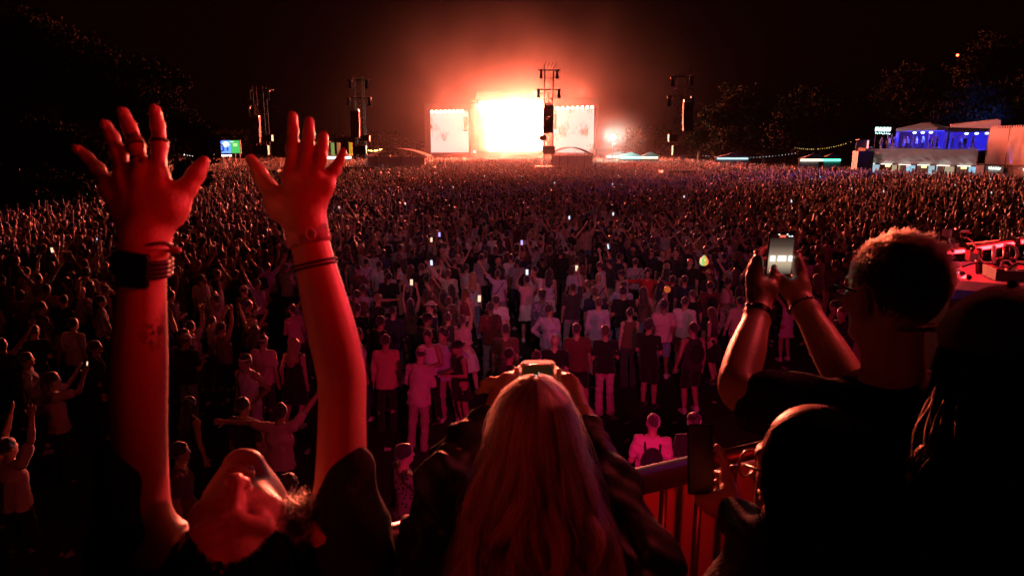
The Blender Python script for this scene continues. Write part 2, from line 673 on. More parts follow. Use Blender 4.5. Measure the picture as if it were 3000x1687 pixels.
for cx, y0, y1, yy in ((1364, 343, 385, 196), (1625, 335, 379, 194)):
    for k in range(9):
        a = y0 + (y1 - y0) * k / 9
        px_box(MB(), cx - 6, a, cx + 6, a + (y1 - y0) / 9 - 0.4, yy, 0.8).build('line_array_cabinet', M_CABINET, st)
# stage smoke: a rising bank of fog around the stage, thickest over the roof
def smoke_bank(name, radii, loc, size, dz, density, label, nscale=0.07, blobs=()):
    m = bpy.data.materials.new(name)
    m.use_nodes = True
    nt = m.node_tree
    N, L = nt.nodes, nt.links
    N.remove(N['Principled BSDF'])
    v = N.new('ShaderNodeVolumePrincipled')
    v.inputs['Color'].default_value = (0.9, 0.86, 0.84, 1)
    v.inputs['Anisotropy'].default_value = 0.2
    tc = N.new('ShaderNodeTexCoord')
    nz = N.new('ShaderNodeTexNoise')
    nz.inputs['Scale'].default_value = nscale
    nz.inputs['Detail'].default_value = 3
    L.new(tc.outputs['Object'], nz.inputs['Vector'])
    mp = N.new('ShaderNodeMapping')
    mp.inputs['Scale'].default_value = (1 / radii[0], 1 / radii[1], 1 / radii[2])
    L.new(tc.outputs['Object'], mp.inputs['Vector'])
    ln = N.new('ShaderNodeVectorMath')
    ln.operation = 'LENGTH'
    L.new(mp.outputs[0], ln.inputs[0])
    mr = N.new('ShaderNodeMapRange')
    mr.interpolation_type = 'SMOOTHSTEP'
    mr.inputs['From Min'].default_value = 1.0
    mr.inputs['From Max'].default_value = 0.0
    mr.inputs['To Min'].default_value = 0.0
    mr.inputs['To Max'].default_value = 1.0
    L.new(ln.outputs['Value'], mr.inputs['Value'])
    nr = N.new('ShaderNodeMapRange')
    nr.inputs['From Min'].default_value = 0.36
    nr.inputs['From Max'].default_value = 0.68
    nr.inputs['To Min'].default_value = 0.55
    nr.inputs['To Max'].default_value = 1.35
    L.new(nz.outputs['Fac'], nr.inputs['Value'])
    m1 = N.new('ShaderNodeMath')
    m1.operation = 'MULTIPLY'
    L.new(mr.outputs[0], m1.inputs[0])
    L.new(nr.outputs[0], m1.inputs[1])
    m2 = N.new('ShaderNodeMath')
    m2.operation = 'MULTIPLY'
    m2.inputs[1].default_value = density
    sq = N.new('ShaderNodeMath')
    sq.operation = 'MULTIPLY'
    L.new(m1.outputs[0], sq.inputs[0])
    L.new(mr.outputs[0], sq.inputs[1])
    L.new(sq.outputs[0], m2.inputs[0])
    out = m2.outputs[0]
    for bc, br, bd in blobs:                       # thicker puffs inside the bank
        mpb = N.new('ShaderNodeMapping')
        mpb.inputs['Location'].default_value = tuple(-c_ / r_ for c_, r_ in zip(bc, br))
        mpb.inputs['Scale'].default_value = tuple(1 / r_ for r_ in br)
        L.new(tc.outputs['Object'], mpb.inputs['Vector'])
        lb = N.new('ShaderNodeVectorMath')
        lb.operation = 'LENGTH'
        L.new(mpb.outputs[0], lb.inputs[0])
        rb = N.new('ShaderNodeMapRange')
        rb.interpolation_type = 'SMOOTHSTEP'
        rb.inputs['From Min'].default_value = 1.0
        rb.inputs['From Max'].default_value = 0.0
        rb.inputs['To Max'].default_value = bd
        L.new(lb.outputs['Value'], rb.inputs['Value'])
        s1 = N.new('ShaderNodeMath')
        s1.operation = 'MULTIPLY'
        L.new(rb.outputs[0], s1.inputs[0])
        L.new(nr.outputs[0], s1.inputs[1])
        ad = N.new('ShaderNodeMath')
        ad.operation = 'ADD'
        L.new(out, ad.inputs[0])
        L.new(s1.outputs[0], ad.inputs[1])
        out = ad.outputs[0]
    L.new(out, v.inputs['Density'])
    L.new(v.outputs[0], N['Material Output'].inputs['Volume'])
    m.cycles.volume_step_rate = 1.0
    o = MB().box((0, 0, dz), size).build('smoke', m)
    o.location = loc
    return tag(o, label, 'smoke', kind='stuff')


fl_ = at_y(1795, 403, 150)  # second blob below is mist added here for the floodlight's halo
smoke_bank('stage_smoke', (90.0, 60.0, 52.0), (-1.0, 200.0, 15.0), (180, 120, 52), 11.2, SMOKE_DENSITY, 'bank of glowing stage smoke rising over the stage roof',
           blobs=(((-1.5, -1.0, -4.0), (30.0, 26.0, 21.0), 0.010), ((fl_.x + 1.0, -50.0, fl_.z - 15.0), (10.0, 9.5, 7.5), 0.010)))
smoke_bank('crowd_smoke', (30.0, 59.0, 8.0), (4.0, 80.0, 0.8), (60, 118, 8.0), 3.25, CROWD_SMOKE, 'thin reddish smoke drifting over the middle of the crowd', 0.12)
# light flags and front barrier
px_box(MB(), 1260, 447, 1742, 450, 186, 0.4).build('front_barrier', M_ALU, st)


# ------------------------------------------------------------------ delay towers with hanging speakers
def lattice(mb, base, h, w, step=0.9, r=0.04, rd=0.02):
    x, y, z = base
    c = [(x - w / 2, y - w / 2), (x + w / 2, y - w / 2), (x + w / 2, y + w / 2), (x - w / 2, y + w / 2)]
    for q in c:
        mb.tube([(q[0], q[1], z), (q[0], q[1], z + h)], r, 5)
    n = int(h / step)
    for k in range(n):
        a, b = z + k * step, z + (k + 1) * step
        for i in range(4):
            p, q = c[i], c[(i + 1) % 4]
            if k % 2:
                p, q = q, p
            mb.tube([(p[0], p[1], a), (q[0], q[1], b)], rd, 4, False)
            if k % 3 == 0:
                mb.tube([(p[0], p[1], a), (q[0], q[1], a)], rd, 4, False)
    return mb


def delay_tower(px, dist, top_py, label, arr_px, arr_y0, arr_y1, arr_w, lamps):
    b = at_y(px, 470, dist)
    t = at_y(px, top_py, dist)
    H = t.z
    o = thing('delay_tower', label, 'speaker tower', (b.x, dist, 0), 0, 'speaker towers standing in the crowd')
    lattice(MB(), (0, 0, 0), H, 1.3, 1.0, 0.055, 0.028).build('mast', M_ALU, o)
    MB().box((0, 0, 0.9), (4.2, 3.4, 1.8)).build('ballast_base', M_BLACK, o)
    for k, f in enumerate((0.80, 0.97)):
        z = H * f
        mb = MB()
        for yy in (-0.35, 0.35):
            mb.tube([(-1.7, yy, z), (1.7, yy, z)], 0.04, 5)
        for j in range(6):
            mb.tube([(-1.6 + j * 0.55, -0.35, z), (-1.3 + j * 0.55, 0.35, z)], 0.02, 4)
        mb.build('cross_bar', M_BLACK, o)
        for sx in lamps[k]:
            mb = MB()
            mb.tube([(sx, -0.35, z - 0.15), (sx, -0.5, z - 0.85), (sx, -0.55, z - 1.25)], [0.16, 0.24, 0.30], 8)
            mb.box((sx, -0.35, z - 0.1), (0.5, 0.1, 0.35))
            mb.build('moving_head_lamp', M_ALU, o)
    for sx in (-0.8, -0.25, 0.3, 0.85):
        MB().tube([(sx, 0, H), (sx + 0.35, 0, H + 0.7)], 0.03, 4).build('wind_spike', M_BLACK, o)
    a, c = at_y(arr_px, arr_y0, dist), at_y(arr_px, arr_y1, dist)
    rig = MB().box((a.x - b.x, -0.4, a.z + 0.15), (arr_w * 0.9, 0.6, 0.2)).build('rigging_frame', M_ALU, o)
    n = 12
    dz = (a.z - c.z) / n
    for k in range(n):
        z = a.z - (k + 0.5) * dz
        tilt = 0.010 * k * k * 0.06
        mb = MB()
        mb.box((a.x - b.x, -0.5 - tilt * 6, z), (arr_w, 0.75, dz * 0.94), M=Matrix.Rotation(tilt * 3, 3, 'X'))
        mb.build('speaker_cabinet', M_CABINET, rig)
    MB().tube([(a.x - b.x, -0.2, a.z + 0.2), (a.x - b.x, -0.1, a.z + 1.6), (0, 0, a.z + 1.9)], 0.05, 5).build('hoist_arm', M_ALU, o)
    mb = MB()
    mb.box((0.9 if arr_px < px else -0.9, -0.6, at_y(px, 405, dist).z), (1.1, 0.7, 0.8))
    mb.box((0, -0.9, at_y(px, 440, dist).z), (1.9, 0.7, 1.2))
    mb.build('follow_lamp_housing', M_BLACK, o)
    return o


delay_tower(775, 92, 255, 'dim lattice speaker tower farthest left, half lost in the haze', 752, 345, 418, 1.1, ((-1.5,), (-1.2, 1.2)))
delay_tower(1060, 104, 226, 'lattice speaker tower with curved black speaker column beside striped tent', 1042, 328, 402, 1.25, ((-1.5, 1.6), (-1.1, 1.3)))
delay_tower(1606, 108, 196, 'lattice speaker tower standing in front of the stage glare', 1606, 309, 390, 1.45, ((-1.6, 1.5), (-1.2, 1.2)))
delay_tower(1985, 90, 216, 'lattice speaker tower right of the bright floodlight', 2013, 300, 384, 1.2, ((-1.5, 1.5), (-1.2, 1.2)))


# ------------------------------------------------------------------ arched tents of the sound desk
def arched_tent(px0, px1, py_roof, dist, label, stripes):
    a, b = at_y(px0, 470, dist), at_y(px1, 470, dist)
    W = b.x - a.x
    ztop = at_y(px0, py_roof, dist).z
    zw = ztop - 1.25
    D = 8.0
    o = thing('arched_tent', label, 'tent', ((a.x + b.x) / 2, dist, 0), 0, 'arched tents of the sound desk')
    n = 16
    strips = 9
    for s in range(strips):
        y0, y1 = -D / 2 + D * s / strips, -D / 2 + D * (s + 1) / strips
        V, F = [], []
        lift = 0.05 if s % 2 else 0.0
        for y in (y0, y1):
            for i in range(n + 1):
                u = -1 + 2 * i / n
                z = zw + (ztop - zw) * (1 - u * u) + lift
                V += [(u * W * 0.55, y, z), (u * W * 0.55, y, z - 0.06)]
        m = 2 * (n + 1)
        for i in range(n):
            k = 2 * i
            F += [(k, k + 2, m + k + 2, m + k), (k + 1, m + k + 1, m + k + 3, k + 3), (k, k + 1, k + 3, k + 2), (m + k, m + k + 2, m + k + 3, m + k + 1)]
        mb = MB()
        mb.add(V, F)
        mb.build('roof_panel', M_CANVAS if (s % 2 and stripes) else M_DARKCANVAS, o)
    for i in range(5):
        x0 = -W / 2 + W * i / 5 + 0.06
        MB().box((x0 + W / 10 - 0.06, -D / 2 + 0.25, zw / 2), (W / 5 - 0.14, 0.05, zw - 0.1)).build('side_curtain', M_CANVAS, o)
    for i in range(6):
        MB().tube([(-W / 2 + W * i / 5, -D / 2 + 0.15, 0), (-W / 2 + W * i / 5, -D / 2 + 0.15, zw + 0.4)], 0.07, 6).build('tent_pole', M_BLACK, o)
    return o


arched_tent(1088, 1252, 436, 118, 'arched tent with striped roof left of the stage', True)
arched_tent(1612, 1728, 432, 114, 'dark roofed arched tent under the right video wall', False)


# ------------------------------------------------------------------ left side: video screen, flags, stalls
def led_board():
    c = at_y(675, 430, 130)
    o = thing('led_board', 'blue and green lit advertising screen on legs beyond the left trees', 'screen', (c.x, 130, 0))
    a, b = at_y(648, 449, 130), at_y(701, 412, 130)
    w, h = b.x - a.x, b.z - a.z
    zc = (a.z + b.z) / 2
    MB().box((0, 0.2, zc), (w + 0.2, 0.3, h + 0.2)).build('screen_case', M_BLACK, o)
    MB().box((-w / 4, 0, zc), (w / 2 - 0.02, 0.06, h)).build('blue_picture', glow('led_blue', (0.10, 0.22, 1.0), 2.2), o)
    MB().box((w / 4, 0, zc), (w / 2 - 0.02, 0.06, h)).build('green_picture', glow('led_green', (0.08, 0.62, 0.14), 1.0), o)
    MB().ball((-w / 4 + 0.1, -0.05, zc + h * 0.2), (w * 0.19, 0.05, h * 0.22)).build('pale_cloud_shape', glow('led_pale', (0.75, 0.78, 1.0), 1.6), o)
    for sx, hh in ((-0.36, 0.5), (-0.15, 0.55)):
        mb = MB()
        mb.ball((sx * w, -0.1, zc - h * 0.18), (0.20, 0.05, 0.36))
        mb.ball((sx * w, -0.1, zc + h * 0.06), (0.10, 0.05, 0.12))
        mb.build('figure_shape', glow('led_deep_blue', (0.01, 0.10, 0.75), 0.9), o)
    MB().box((w * 0.26, -0.05, zc + h * 0.16), (w * 0.22, 0.05, h * 0.26)).build('pale_panel', glow('led_pale_green', (0.55, 0.95, 0.35), 1.1), o)
    MB().box((w * 0.10, -0.05, zc + h * 0.40), (w * 0.16, 0.05, h * 0.07)).build('pale_strip', glow('led_white', (0.8, 1, 0.9), 1.4), o)
    for sx in (-0.45, -0.1, 0.2, 0.45):
        MB().tube([(sx * w, 0.2, 0), (sx * w, 0.2, zc - h / 2)], 0.06, 5).build('support_leg', M_ALU, o)
    for k in range(7):
        MB().ball((-w * 0.45 + k * 0.28, -0.2, zc - h / 2 - 0.45), 0.10, 6, 4).build('warm_bulb', glow('bulb_warm', (1, 0.85, 0.6), 14), o)


led_board()
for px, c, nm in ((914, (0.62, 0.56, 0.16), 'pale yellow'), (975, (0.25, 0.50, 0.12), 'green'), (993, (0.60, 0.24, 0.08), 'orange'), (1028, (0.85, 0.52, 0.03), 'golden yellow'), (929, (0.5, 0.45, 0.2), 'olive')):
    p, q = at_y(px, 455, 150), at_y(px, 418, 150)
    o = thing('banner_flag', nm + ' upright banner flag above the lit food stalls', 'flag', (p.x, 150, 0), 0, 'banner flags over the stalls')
    MB().tube([(-0.36, 0, 0), (-0.36, 0, q.z + 0.3)], 0.035, 6).build('flag_pole', M_ALU, o)
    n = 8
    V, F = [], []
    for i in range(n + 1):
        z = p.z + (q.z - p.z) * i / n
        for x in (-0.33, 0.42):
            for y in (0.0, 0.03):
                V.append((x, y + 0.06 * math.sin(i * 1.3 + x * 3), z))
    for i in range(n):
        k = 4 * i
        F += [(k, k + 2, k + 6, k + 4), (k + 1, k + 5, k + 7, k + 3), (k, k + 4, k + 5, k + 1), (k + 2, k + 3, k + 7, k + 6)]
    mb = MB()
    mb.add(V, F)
    mb.build('flag_cloth', mat('flag_' + nm, c, 0.8, emit=c, emit_s=0.55), o)  # cloth glows by itself, light put into its colour


def food_stall(px, dist, w, label, color, strength, group):
    c = at_y(px, 455, dist)
    o = thing('food_stall', label, 'stall', (c.x, dist, 0), 0, group)
    MB().box((0, 1.0, 1.3), (w, 0.1, 2.6)).build('back_panel', M_STALL, o)
    MB().box((0, 0, 0.55), (w, 0.6, 1.1)).build('counter', M_STALL, o)
    mb = MB()
    zt = 3.1
    mb.add([(-w / 2 - 0.2, -1.0, 2.6), (w / 2 + 0.2, -1.0, 2.6), (w / 2 + 0.2, 1.2, 2.6), (-w / 2 - 0.2, 1.2, 2.6), (0, 0.1, zt + 0.5)],
           [(0, 1, 4), (1, 2, 4), (2, 3, 4), (3, 0, 4), (3, 2, 1, 0)])
    mb.build('roof', M_STALL, o)
    MB().box((0, 0.7, 2.35), (w * 0.9, 0.08, 0.35)).build('lit_sign', glow('stall_%s' % (px,), color, strength), o)
    return o


SG = 'lit food stalls along the far edge of the field'
for px, d, w, lab, c, s in (
        (905, 152, 2.6, 'white lit food stall under the pale yellow flag', (1, 0.95, 0.85), 8),
        (968, 151, 3.0, 'brightest white food stall between the raised fingers', (0.9, 1, 0.95), 12),
        (1010, 153, 2.6, 'white lit food stall right of the orange flag', (1, 0.9, 0.8), 7),
        (1812, 160, 6.0, 'white lit stall just below the bright floodlight', (0.85, 1, 0.95), 2.0),
        (1848, 150, 5.0, 'teal glowing stall right of the floodlight', (0.35, 1.0, 0.85), 4),
        (1905, 150, 4.0, 'dim warm lit stall left of the right speaker tower', (1, 0.85, 0.6), 3),
        (2150, 140, 7.0, 'pale round tent stall lit blue white on the right', (0.6, 0.9, 1.0), 1.2),
        (2385, 125, 4.5, 'warm lit stall under the festoon lights', (1, 0.82, 0.55), 4),
        (2440, 125, 4.0, 'small teal lit stall under the festoon lights', (0.1, 1.0, 0.6), 4),
        (40, 120, 5.0, 'pale tent stall at the far left edge under the trees', (0.7, 0.85, 1.0), 0.9)):
    food_stall(px, d, w, lab, c, s, SG)

# the street floodlight that burns a pale teal hole into the haze
p = at_y(1795, 403, 150)
o = thing('floodlight_mast', 'blinding pale teal floodlight on a tall mast right of the stage', 'floodlight', (p.x, 150, 0))
MB().tube([(0, 0, 0), (0, 0, p.z + 0.2)], [0.12, 0.07], 8).build('mast', M_ALU, o)
mb = MB()
mb.ball((0, -0.2, p.z), (0.55, 0.25, 0.40), 12, 8)
mb.build('lamp_head', glow('floodlight_lens', (0.30, 1.0, 0.85), 2400), o, sm=True)



def festoon(p0, p1, sag, n, color, strength, label, r=0.09):
    a, b = Vector(p0), Vector(p1)
    o = thing('string_of_bulbs', label, 'string lights', a, 0, 'festoon strings at the edges of the field')
    pts = []
    for i in range(n + 1):
        t = i / n
        q = a.lerp(b, t) - a
        q.z -= sag * 4 * t * (1 - t)
        pts.append(q)
    MB().tube(pts, 0.015, 4).build('cable', M_BLACK, o)
    for i, q in enumerate(pts):
        if RNG.random() < 0.85:
            MB().ball(q + Vector((0, 0, -0.1)), r * RNG.uniform(0.6, 1.3), 6, 4).build('bulb', glow('festoon_%.2f_%.2f' % (color[1], strength), color, strength), o)


festoon(at_y(2330, 432, 130), at_y(2500, 412, 118), 0.7, 26, (1, 0.66, 0.12), 0.7, 'sagging string of dim yellow bulbs left of the guest terrace')
festoon(at_y(100, 438, 105), at_y(330, 443, 118), 0.5, 34, (1, 0.80, 0.45), 9, 'string of warm bulbs behind the left trees', 0.10)
festoon(at_y(10, 456, 110), at_y(240, 462, 112), 0.4, 22, (1, 0.88, 0.7), 5, 'lower string of pale bulbs behind the left trees', 0.08)
festoon(at_y(540, 452, 120), at_y(640, 446, 126), 0.4, 14, (1, 0.9, 0.75), 8, 'short string of bulbs between left hand and blue screen', 0.08)
festoon(at_y(1080, 440, 160), at_y(1118, 436, 158), 0.2, 9, (1, 0.62, 0.15), 9, 'short string of golden bulbs above the striped tent', 0.16)
festoon(at_y(2060, 455, 140), at_y(2330, 448, 132), 0.6, 30, (0.9, 0.95, 1.0), 0.5, 'long string of pale bulbs along the right edge of the field', 0.08)

p = at_y(2805, 165, 170)
o = thing('beacon_mast', 'lone red beacon on a dark mast high above the right trees', 'beacon', (p.x, 170, 0))
MB().tube([(0, 0, 0), (0, 0, p.z)], [0.3, 0.1], 6).build('mast', M_BLACK, o)
MB().ball((0, 0, p.z + 0.2), 0.30, 8, 6).build('beacon_lamp', glow('beacon_red', (1, 0.08, 0.03), 12), o, sm=True)


# ------------------------------------------------------------------ guest terrace on the right
def drape(mb, p0, p1, z0, z1, nx, nz, amp, seed, thick=0.05):
    """A hanging cloth between two ground points, with diagonal folds and real thickness."""
    p0, p1 = Vector(p0), Vector(p1)
    d = (p1 - p0)
    nrm = Vector((d.y, -d.x, 0)).normalized()
    V, F = [], []
    r = random.Random(seed)
    ph = [r.uniform(0, 6.28) for _ in range(4)]
    for side in (0, 1):
        for j in range(nz + 1):
            for i in range(nx + 1):
                u, v = i / nx, j / nz
                f = math.sin(u * 40 + v * 6 * math.sin(u * 5 + ph[0]) + ph[1]) * 0.5 + math.sin(u * 17 - v * 9 + ph[2]) + 0.6 * math.sin(u * 71 + v * 14 + ph[3])
                q = p0 + d * u + nrm * (amp * f * (0.25 + 0.75 * math.sin(math.pi * min(1, v * 1.2)) ** 0.5) + side * thick)
                V.append((q.x, q.y, z0 + (z1 - z0) * v + 0.04 * math.sin(u * 9 + ph[0])))
    m = (nx + 1) * (nz + 1)
    for j in range(nz):
        for i in range(nx):
            a = j * (nx + 1) + i
            F.append((a, a + nx + 1, a + nx + 2, a + 1))
            F.append((m + a, m + a + 1, m + a + nx + 2, m + a + nx + 1))
    mb.add(V, F)
    return mb


TA, TB = Vector((50.0, 99, 0)), Vector((57.6, 86, 0))
TN = Vector(((TB - TA).y, -(TB - TA).x, 0)).normalized()
if TN.x > 0:
    TN = -TN
ter = thing('guest_terrace', 'raised guest terrace with pinkish canvas front above a lit bar', 'terrace', (0, 0, 0))
drape(MB(), TA, TB, 2.55, 4.55, 120, 12, 0.085, 5).build('canvas_front', M_CANVAS, ter, sm=True)
mid = (TA + TB) / 2 - TN * 4.3
ang = math.atan2((TB - TA).y, (TB - TA).x)
LEN = (TB - TA).length
MB().box((mid.x, mid.y, 4.25), (LEN, 8.0, 0.25), ang).build('deck', M_WOOD, ter)
MB().box((mid.x - TN.x * 3.9, mid.y - TN.y * 3.9, 1.3), (LEN, 0.2, 2.6), ang).build('bar_back_wall', mat('bar_wall', (0.5, 0.47, 0.42), 0.8, vary=0.2, scale=2), ter)
for i in range(7):
    q = TA + (TB - TA) * (i / 6) - TN * 0.25
    MB().tube([(q.x, q.y, 0), (q.x, q.y, 4.2)], 0.09, 6).build('terrace_post', M_BLACK, ter)
for i in range(6):
    q = TA + (TB - TA) * ((i + 0.5) / 6) + TN * 0.35
    MB().box((q.x, q.y, 2.44), (1.5, 0.25, 0.10), ang).build('bar_light', glow('bar_tube', (1.0, 0.93, 0.80), 1.8), ter)
    q = TA + (TB - TA) * ((i + 0.5) / 6) - TN * (1.2 + 0.8 * (i % 2))
    MB().box((q.x, q.y, 1.55), (0.75, 0.75, 1.5), ang).build('drinks_fridge', glow('fridge_glow_%d' % (i % 3), ((0.55, 0.85, 1.0), (1.0, 0.8, 0.5), (0.4, 0.75, 1.0))[i % 3], (0.6, 0.4, 0.8)[i % 3]), ter)
    MB().box((q.x + 1.2, q.y - 1.0, 2.15), (0.6, 0.2, 0.3), ang).build('bar_sign', glow('bar_sign_%d' % (i % 2), ((1.0, 0.65, 0.25), (1.0, 0.35, 0.2))[i % 2], 2.5), ter)
MB().box((mid.x + TN.x * 3.0, mid.y + TN.y * 3.0, 0.55), (LEN, 0.7, 1.1), ang).build('bar_counter', M_WOOD, ter)
MB().box((mid.x - TN.x * 3.0, mid.y - TN.y * 3.0, 5.8), (LEN, 0.08, 2.9), ang).build('blue_light_catcher', mat('backdrop_blue_light_tint', (0.07, 0.08, 0.20), 0.85, vary=0.3, scale=1.5), ter)  # added cloth catching the blue lamps, their light also put in its colour
for f in (0.05, 0.27, 0.66, 0.95):
    q = TA + (TB - TA) * f
    MB().box((q.x, q.y, 4.72), (0.75, 0.35, 0.14), ang).build('rail_ledge', M_CANVAS, ter)


def canopy(c, w, d, z0, z1, label, material, lamp_n, lamp_c, lamp_s):
    o = thing('canopy', label, 'canopy', c, ang, 'canopies on the guest terrace')
    mb = MB()
    hx, hy = w / 2, d / 2
    mb.add([(-hx, -hy, z1), (hx, -hy, z1), (hx, hy, z1), (-hx, hy, z1), (-hx, -hy, z1 - 0.35), (hx, -hy, z1 - 0.35), (hx, hy, z1 - 0.35), (-hx, hy, z1 - 0.35),
            (-0.5, 0, z1 + 0.75), (0.5, 0, z1 + 0.75)],
           [(0, 1, 9, 8), (1, 2, 9), (2, 3, 8, 9), (3, 0, 8), (0, 4, 5, 1), (1, 5, 6, 2), (2, 6, 7, 3), (3, 7, 4, 0)])
    mb.build('roof', material, o)
    for sx in (-1, 1):
        for sy in (-1, 1):
            lattice(MB(), (sx * (hx - 0.15), sy * (hy - 0.15), z0), z1 - z0 - 0.05, 0.22, 0.5, 0.03, 0.015).build('truss_post', M_ALU, o)
    for k in range(lamp_n):
        MB().ball((-hx * 0.6 + hx * 1.2 * (k + 0.5) / lamp_n, -hy * 0.2, z1 - 0.55), (0.24, 0.24, 0.12), 8, 6).build('lamp', glow('canopy_lamp_%.1f' % lamp_s, lamp_c, lamp_s), o)
    l = bpy.data.lights.new('canopy_blue_light', 'POINT')
    l.color = (0.008, 0.03, 1.0)
    l.energy = 2600
    l.shadow_soft_size = 0.5
    lo = bpy.data.objects.new('canopy_blue_light', l)
    COL.objects.link(lo)
    lo.parent = o
    lo.location = (0, -hy * 0.2, z1 - 0.9)
    return o


q = TA + (TB - TA) * 0.45 - TN * 2.6
canopy((q.x, q.y, 0), 5.4, 4.2, 4.4, 7.2, 'pale peaked canopy glowing blue inside on the terrace', M_CANVAS, 3, (0.45, 0.60, 1.0), 8)
q = TA + (TB - TA) * 0.88 - TN * 3.2
canopy((q.x, q.y, 0), 6.0, 4.5, 4.4, 7.0, 'dark flat canopy over blue lit guests near the marquee', M_DARKCANVAS, 3, (0.45, 0.60, 1.0), 7)

# lettering sign over the terrace: white dripping block letters, too blurred to spell
p = at_y(2587, 380, 97)
sg = thing('lit_sign', 'glowing pale teal lettering sign above the blue lit guests', 'sign', (p.x, 97, p.z))
for i in range(2):
    MB().tube([(-0.9 + 1.8 * i, 0.1, 4.3 - p.z), (-0.9 + 1.8 * i, 0.1, 0)], 0.05, 5).build('sign_post', M_BLACK, sg)
txt = bpy.data.curves.new('lettering', 'FONT')
txt.body = 'PUMMU'
txt.size = 0.72
txt.extrude = 0.05
txt.offset = 0.028
txt.align_x = 'CENTER'
txt.align_y = 'CENTER'
to = bpy.data.objects.new('lettering', txt)
COL.objects.link(to)
dg = bpy.context.evaluated_depsgraph_get()
tm = bpy.data.meshes.new_from_object(to.evaluated_get(dg))
bpy.data.objects.remove(to)
lt = link('lettering', tm, glow('sign_teal', (0.55, 1.0, 0.92), 4.0), sg)
lt.rotation_euler = (math.pi / 2, 0, 0.25)
mb = MB()
for i in range(9):
    mb.ball((-0.95 + i * 0.24, -0.05, -0.46 - 0.14 * RNG.random()), (0.05, 0.04, 0.10), 6, 4)
mb.build('drip_lamps', glow('sign_teal', (0.55, 1.0, 0.92), 4.0), sg)

# small glowing kiosk left of the terrace
p = at_y(2533, 412, 97)
ki = thing('lit_kiosk', 'small open kiosk with orange glow and pink light column', 'kiosk', (p.x, 97, 4.2))
MB().box((0, 0.5, 0.75), (1.8, 0.1, 1.5)).build('backing_panel', M_DARKCANVAS, ki)
MB().box((0, 0, 1.55), (2.0, 1.2, 0.08)).build('roof', M_BLACK, ki)
MB().box((0, 0, -2.1), (2.2, 1.6, 4.2)).build('podium', M_BLACK, ki)
MB().tube([(0.55, 0.1, 0.35), (0.55, 0.1, 1.45)], 0.11, 10).build('light_column', glow('pink_column', (1.0, 0.32, 0.28), 2.2), ki)
mb = MB()
mb.ball((-0.45, 0.0, 0.22), (0.38, 0.2, 0.28))
mb.ball((0.0, 0.0, 0.20), (0.30, 0.2, 0.22))
mb.build('glowing_counter', glow('orange_counter', (1.0, 0.16, 0.06), 0.7), ki)


def marquee():
    a, b = at_y(2888, 480, 83), at_y(3080, 480, 74)
    o = thing('marquee', 'tall canvas marquee wall with scalloped edge at the right border', 'marquee', (0, 0, 0))
    d = Vector((b.x - a.x, b.y - a.y, 0))
    an = math.atan2(d.y, d.x)
    L = d.length
    z1 = at_y(2888, 376, 83).z
    z0 = 2.75
    drape(MB(), (a.x, a.y, 0), (b.x, b.y, 0), z0, z1, 60, 8, 0.03, 9).build('canvas_wall', M_CANVAS, o, sm=True)
    n = 26
    for i in range(n):
        q = Vector((a.x, a.y, 0)) + d * ((i + 0.5) / n)
        MB().box((q.x, q.y - 0.06, z1 + 0.12), (L / n * 0.55, 0.05, 0.24), an).build('scallop', M_CANVAS, o)
        MB().box((q.x, q.y - 0.30, z0 - 0.25), (L / n * 0.60, 0.05, 0.26), an).build('scallop', M_CANVAS, o)
    m = Vector((a.x, a.y, 0)) + d * 0.5
    MB().box((m.x, m.y - 0.15, z0 - 0.04), (L, 0.5, 0.16), an).build('awning_beam', M_BLACK, o)
    MB().box((m.x, m.y + 1.6, 1.3), (L, 0.1, 2.6), an).build('inner_wall', M_CANVAS, o)
    for i in range(4):
        q = Vector((a.x, a.y, 0)) + d * (i / 3)
        MB().tube([(q.x, q.y + 0.1, 0), (q.x, q.y + 0.1, z1)], 0.08, 6).build('pole', M_BLACK, o)
    for f, c in ((0.25, (0.75, 1.0, 0.9)), (0.8, (0.8, 0.95, 1.0))):
        q = Vector((a.x, a.y, 0)) + d * f
        MB().box((q.x, q.y + 0.9, 2.35), (1.6, 0.12, 0.12), an).build('tube_lamp', glow('marquee_tube', c, 10), o)
    l = spot_lamp('marquee_uplight', (a.x + d.x * 0.32, a.y + d.y * 0.32 - 0.8, 2.9), (a.x + d.x * 0.33, a.y + d.y * 0.33, 6.5), (0.14, 0.14, 1.0), 160, 38, 0.9, 0.1)
    l.parent = o
    r = thing('flat_roof', 'pale wide flat roof behind the marquee and terrace', 'roof', (0, 0, 0))
    c0, c1 = at_y(2786, 368, 90), at_y(2932, 352, 84)
    c2, c3 = at_y(2932, 378, 84), at_y(2786, 374, 90)
    mb = MB()
    off = Vector((3.0, 5.0, 0.3))
    P = [c0, c1, c2, c3]
    mb.add([tuple(p) for p in P] + [tuple(p + off) for p in P], [(0, 3, 2, 1), (4, 5, 6, 7), (0, 1, 5, 4), (1, 2, 6, 5), (2, 3, 7, 6), (3, 0, 4, 7)])
    mb.build('roof_sheet', M_CANVAS, r)
    for p in (c2, c3):
        MB().tube([(p.x, p.y + 0.3, 0), (p.x, p.y + 0.3, p.z)], 0.12, 6).build('roof_post', M_BLACK, r)


marquee()
spot_lamp('terrace_fill_light', (23.5, 88, 15.5), (55, 91, 4.5), (1.0, 0.44, 0.42), 9000, 34, 0.8, 0.3)  # unseen fill added to warm the terrace front
spot_lamp('terrace_blue_light', (52, 93, 6.4), (36, 80, 1.5), (0.02, 0.06, 1.0), 26000, 30, 0.9, 0.3)


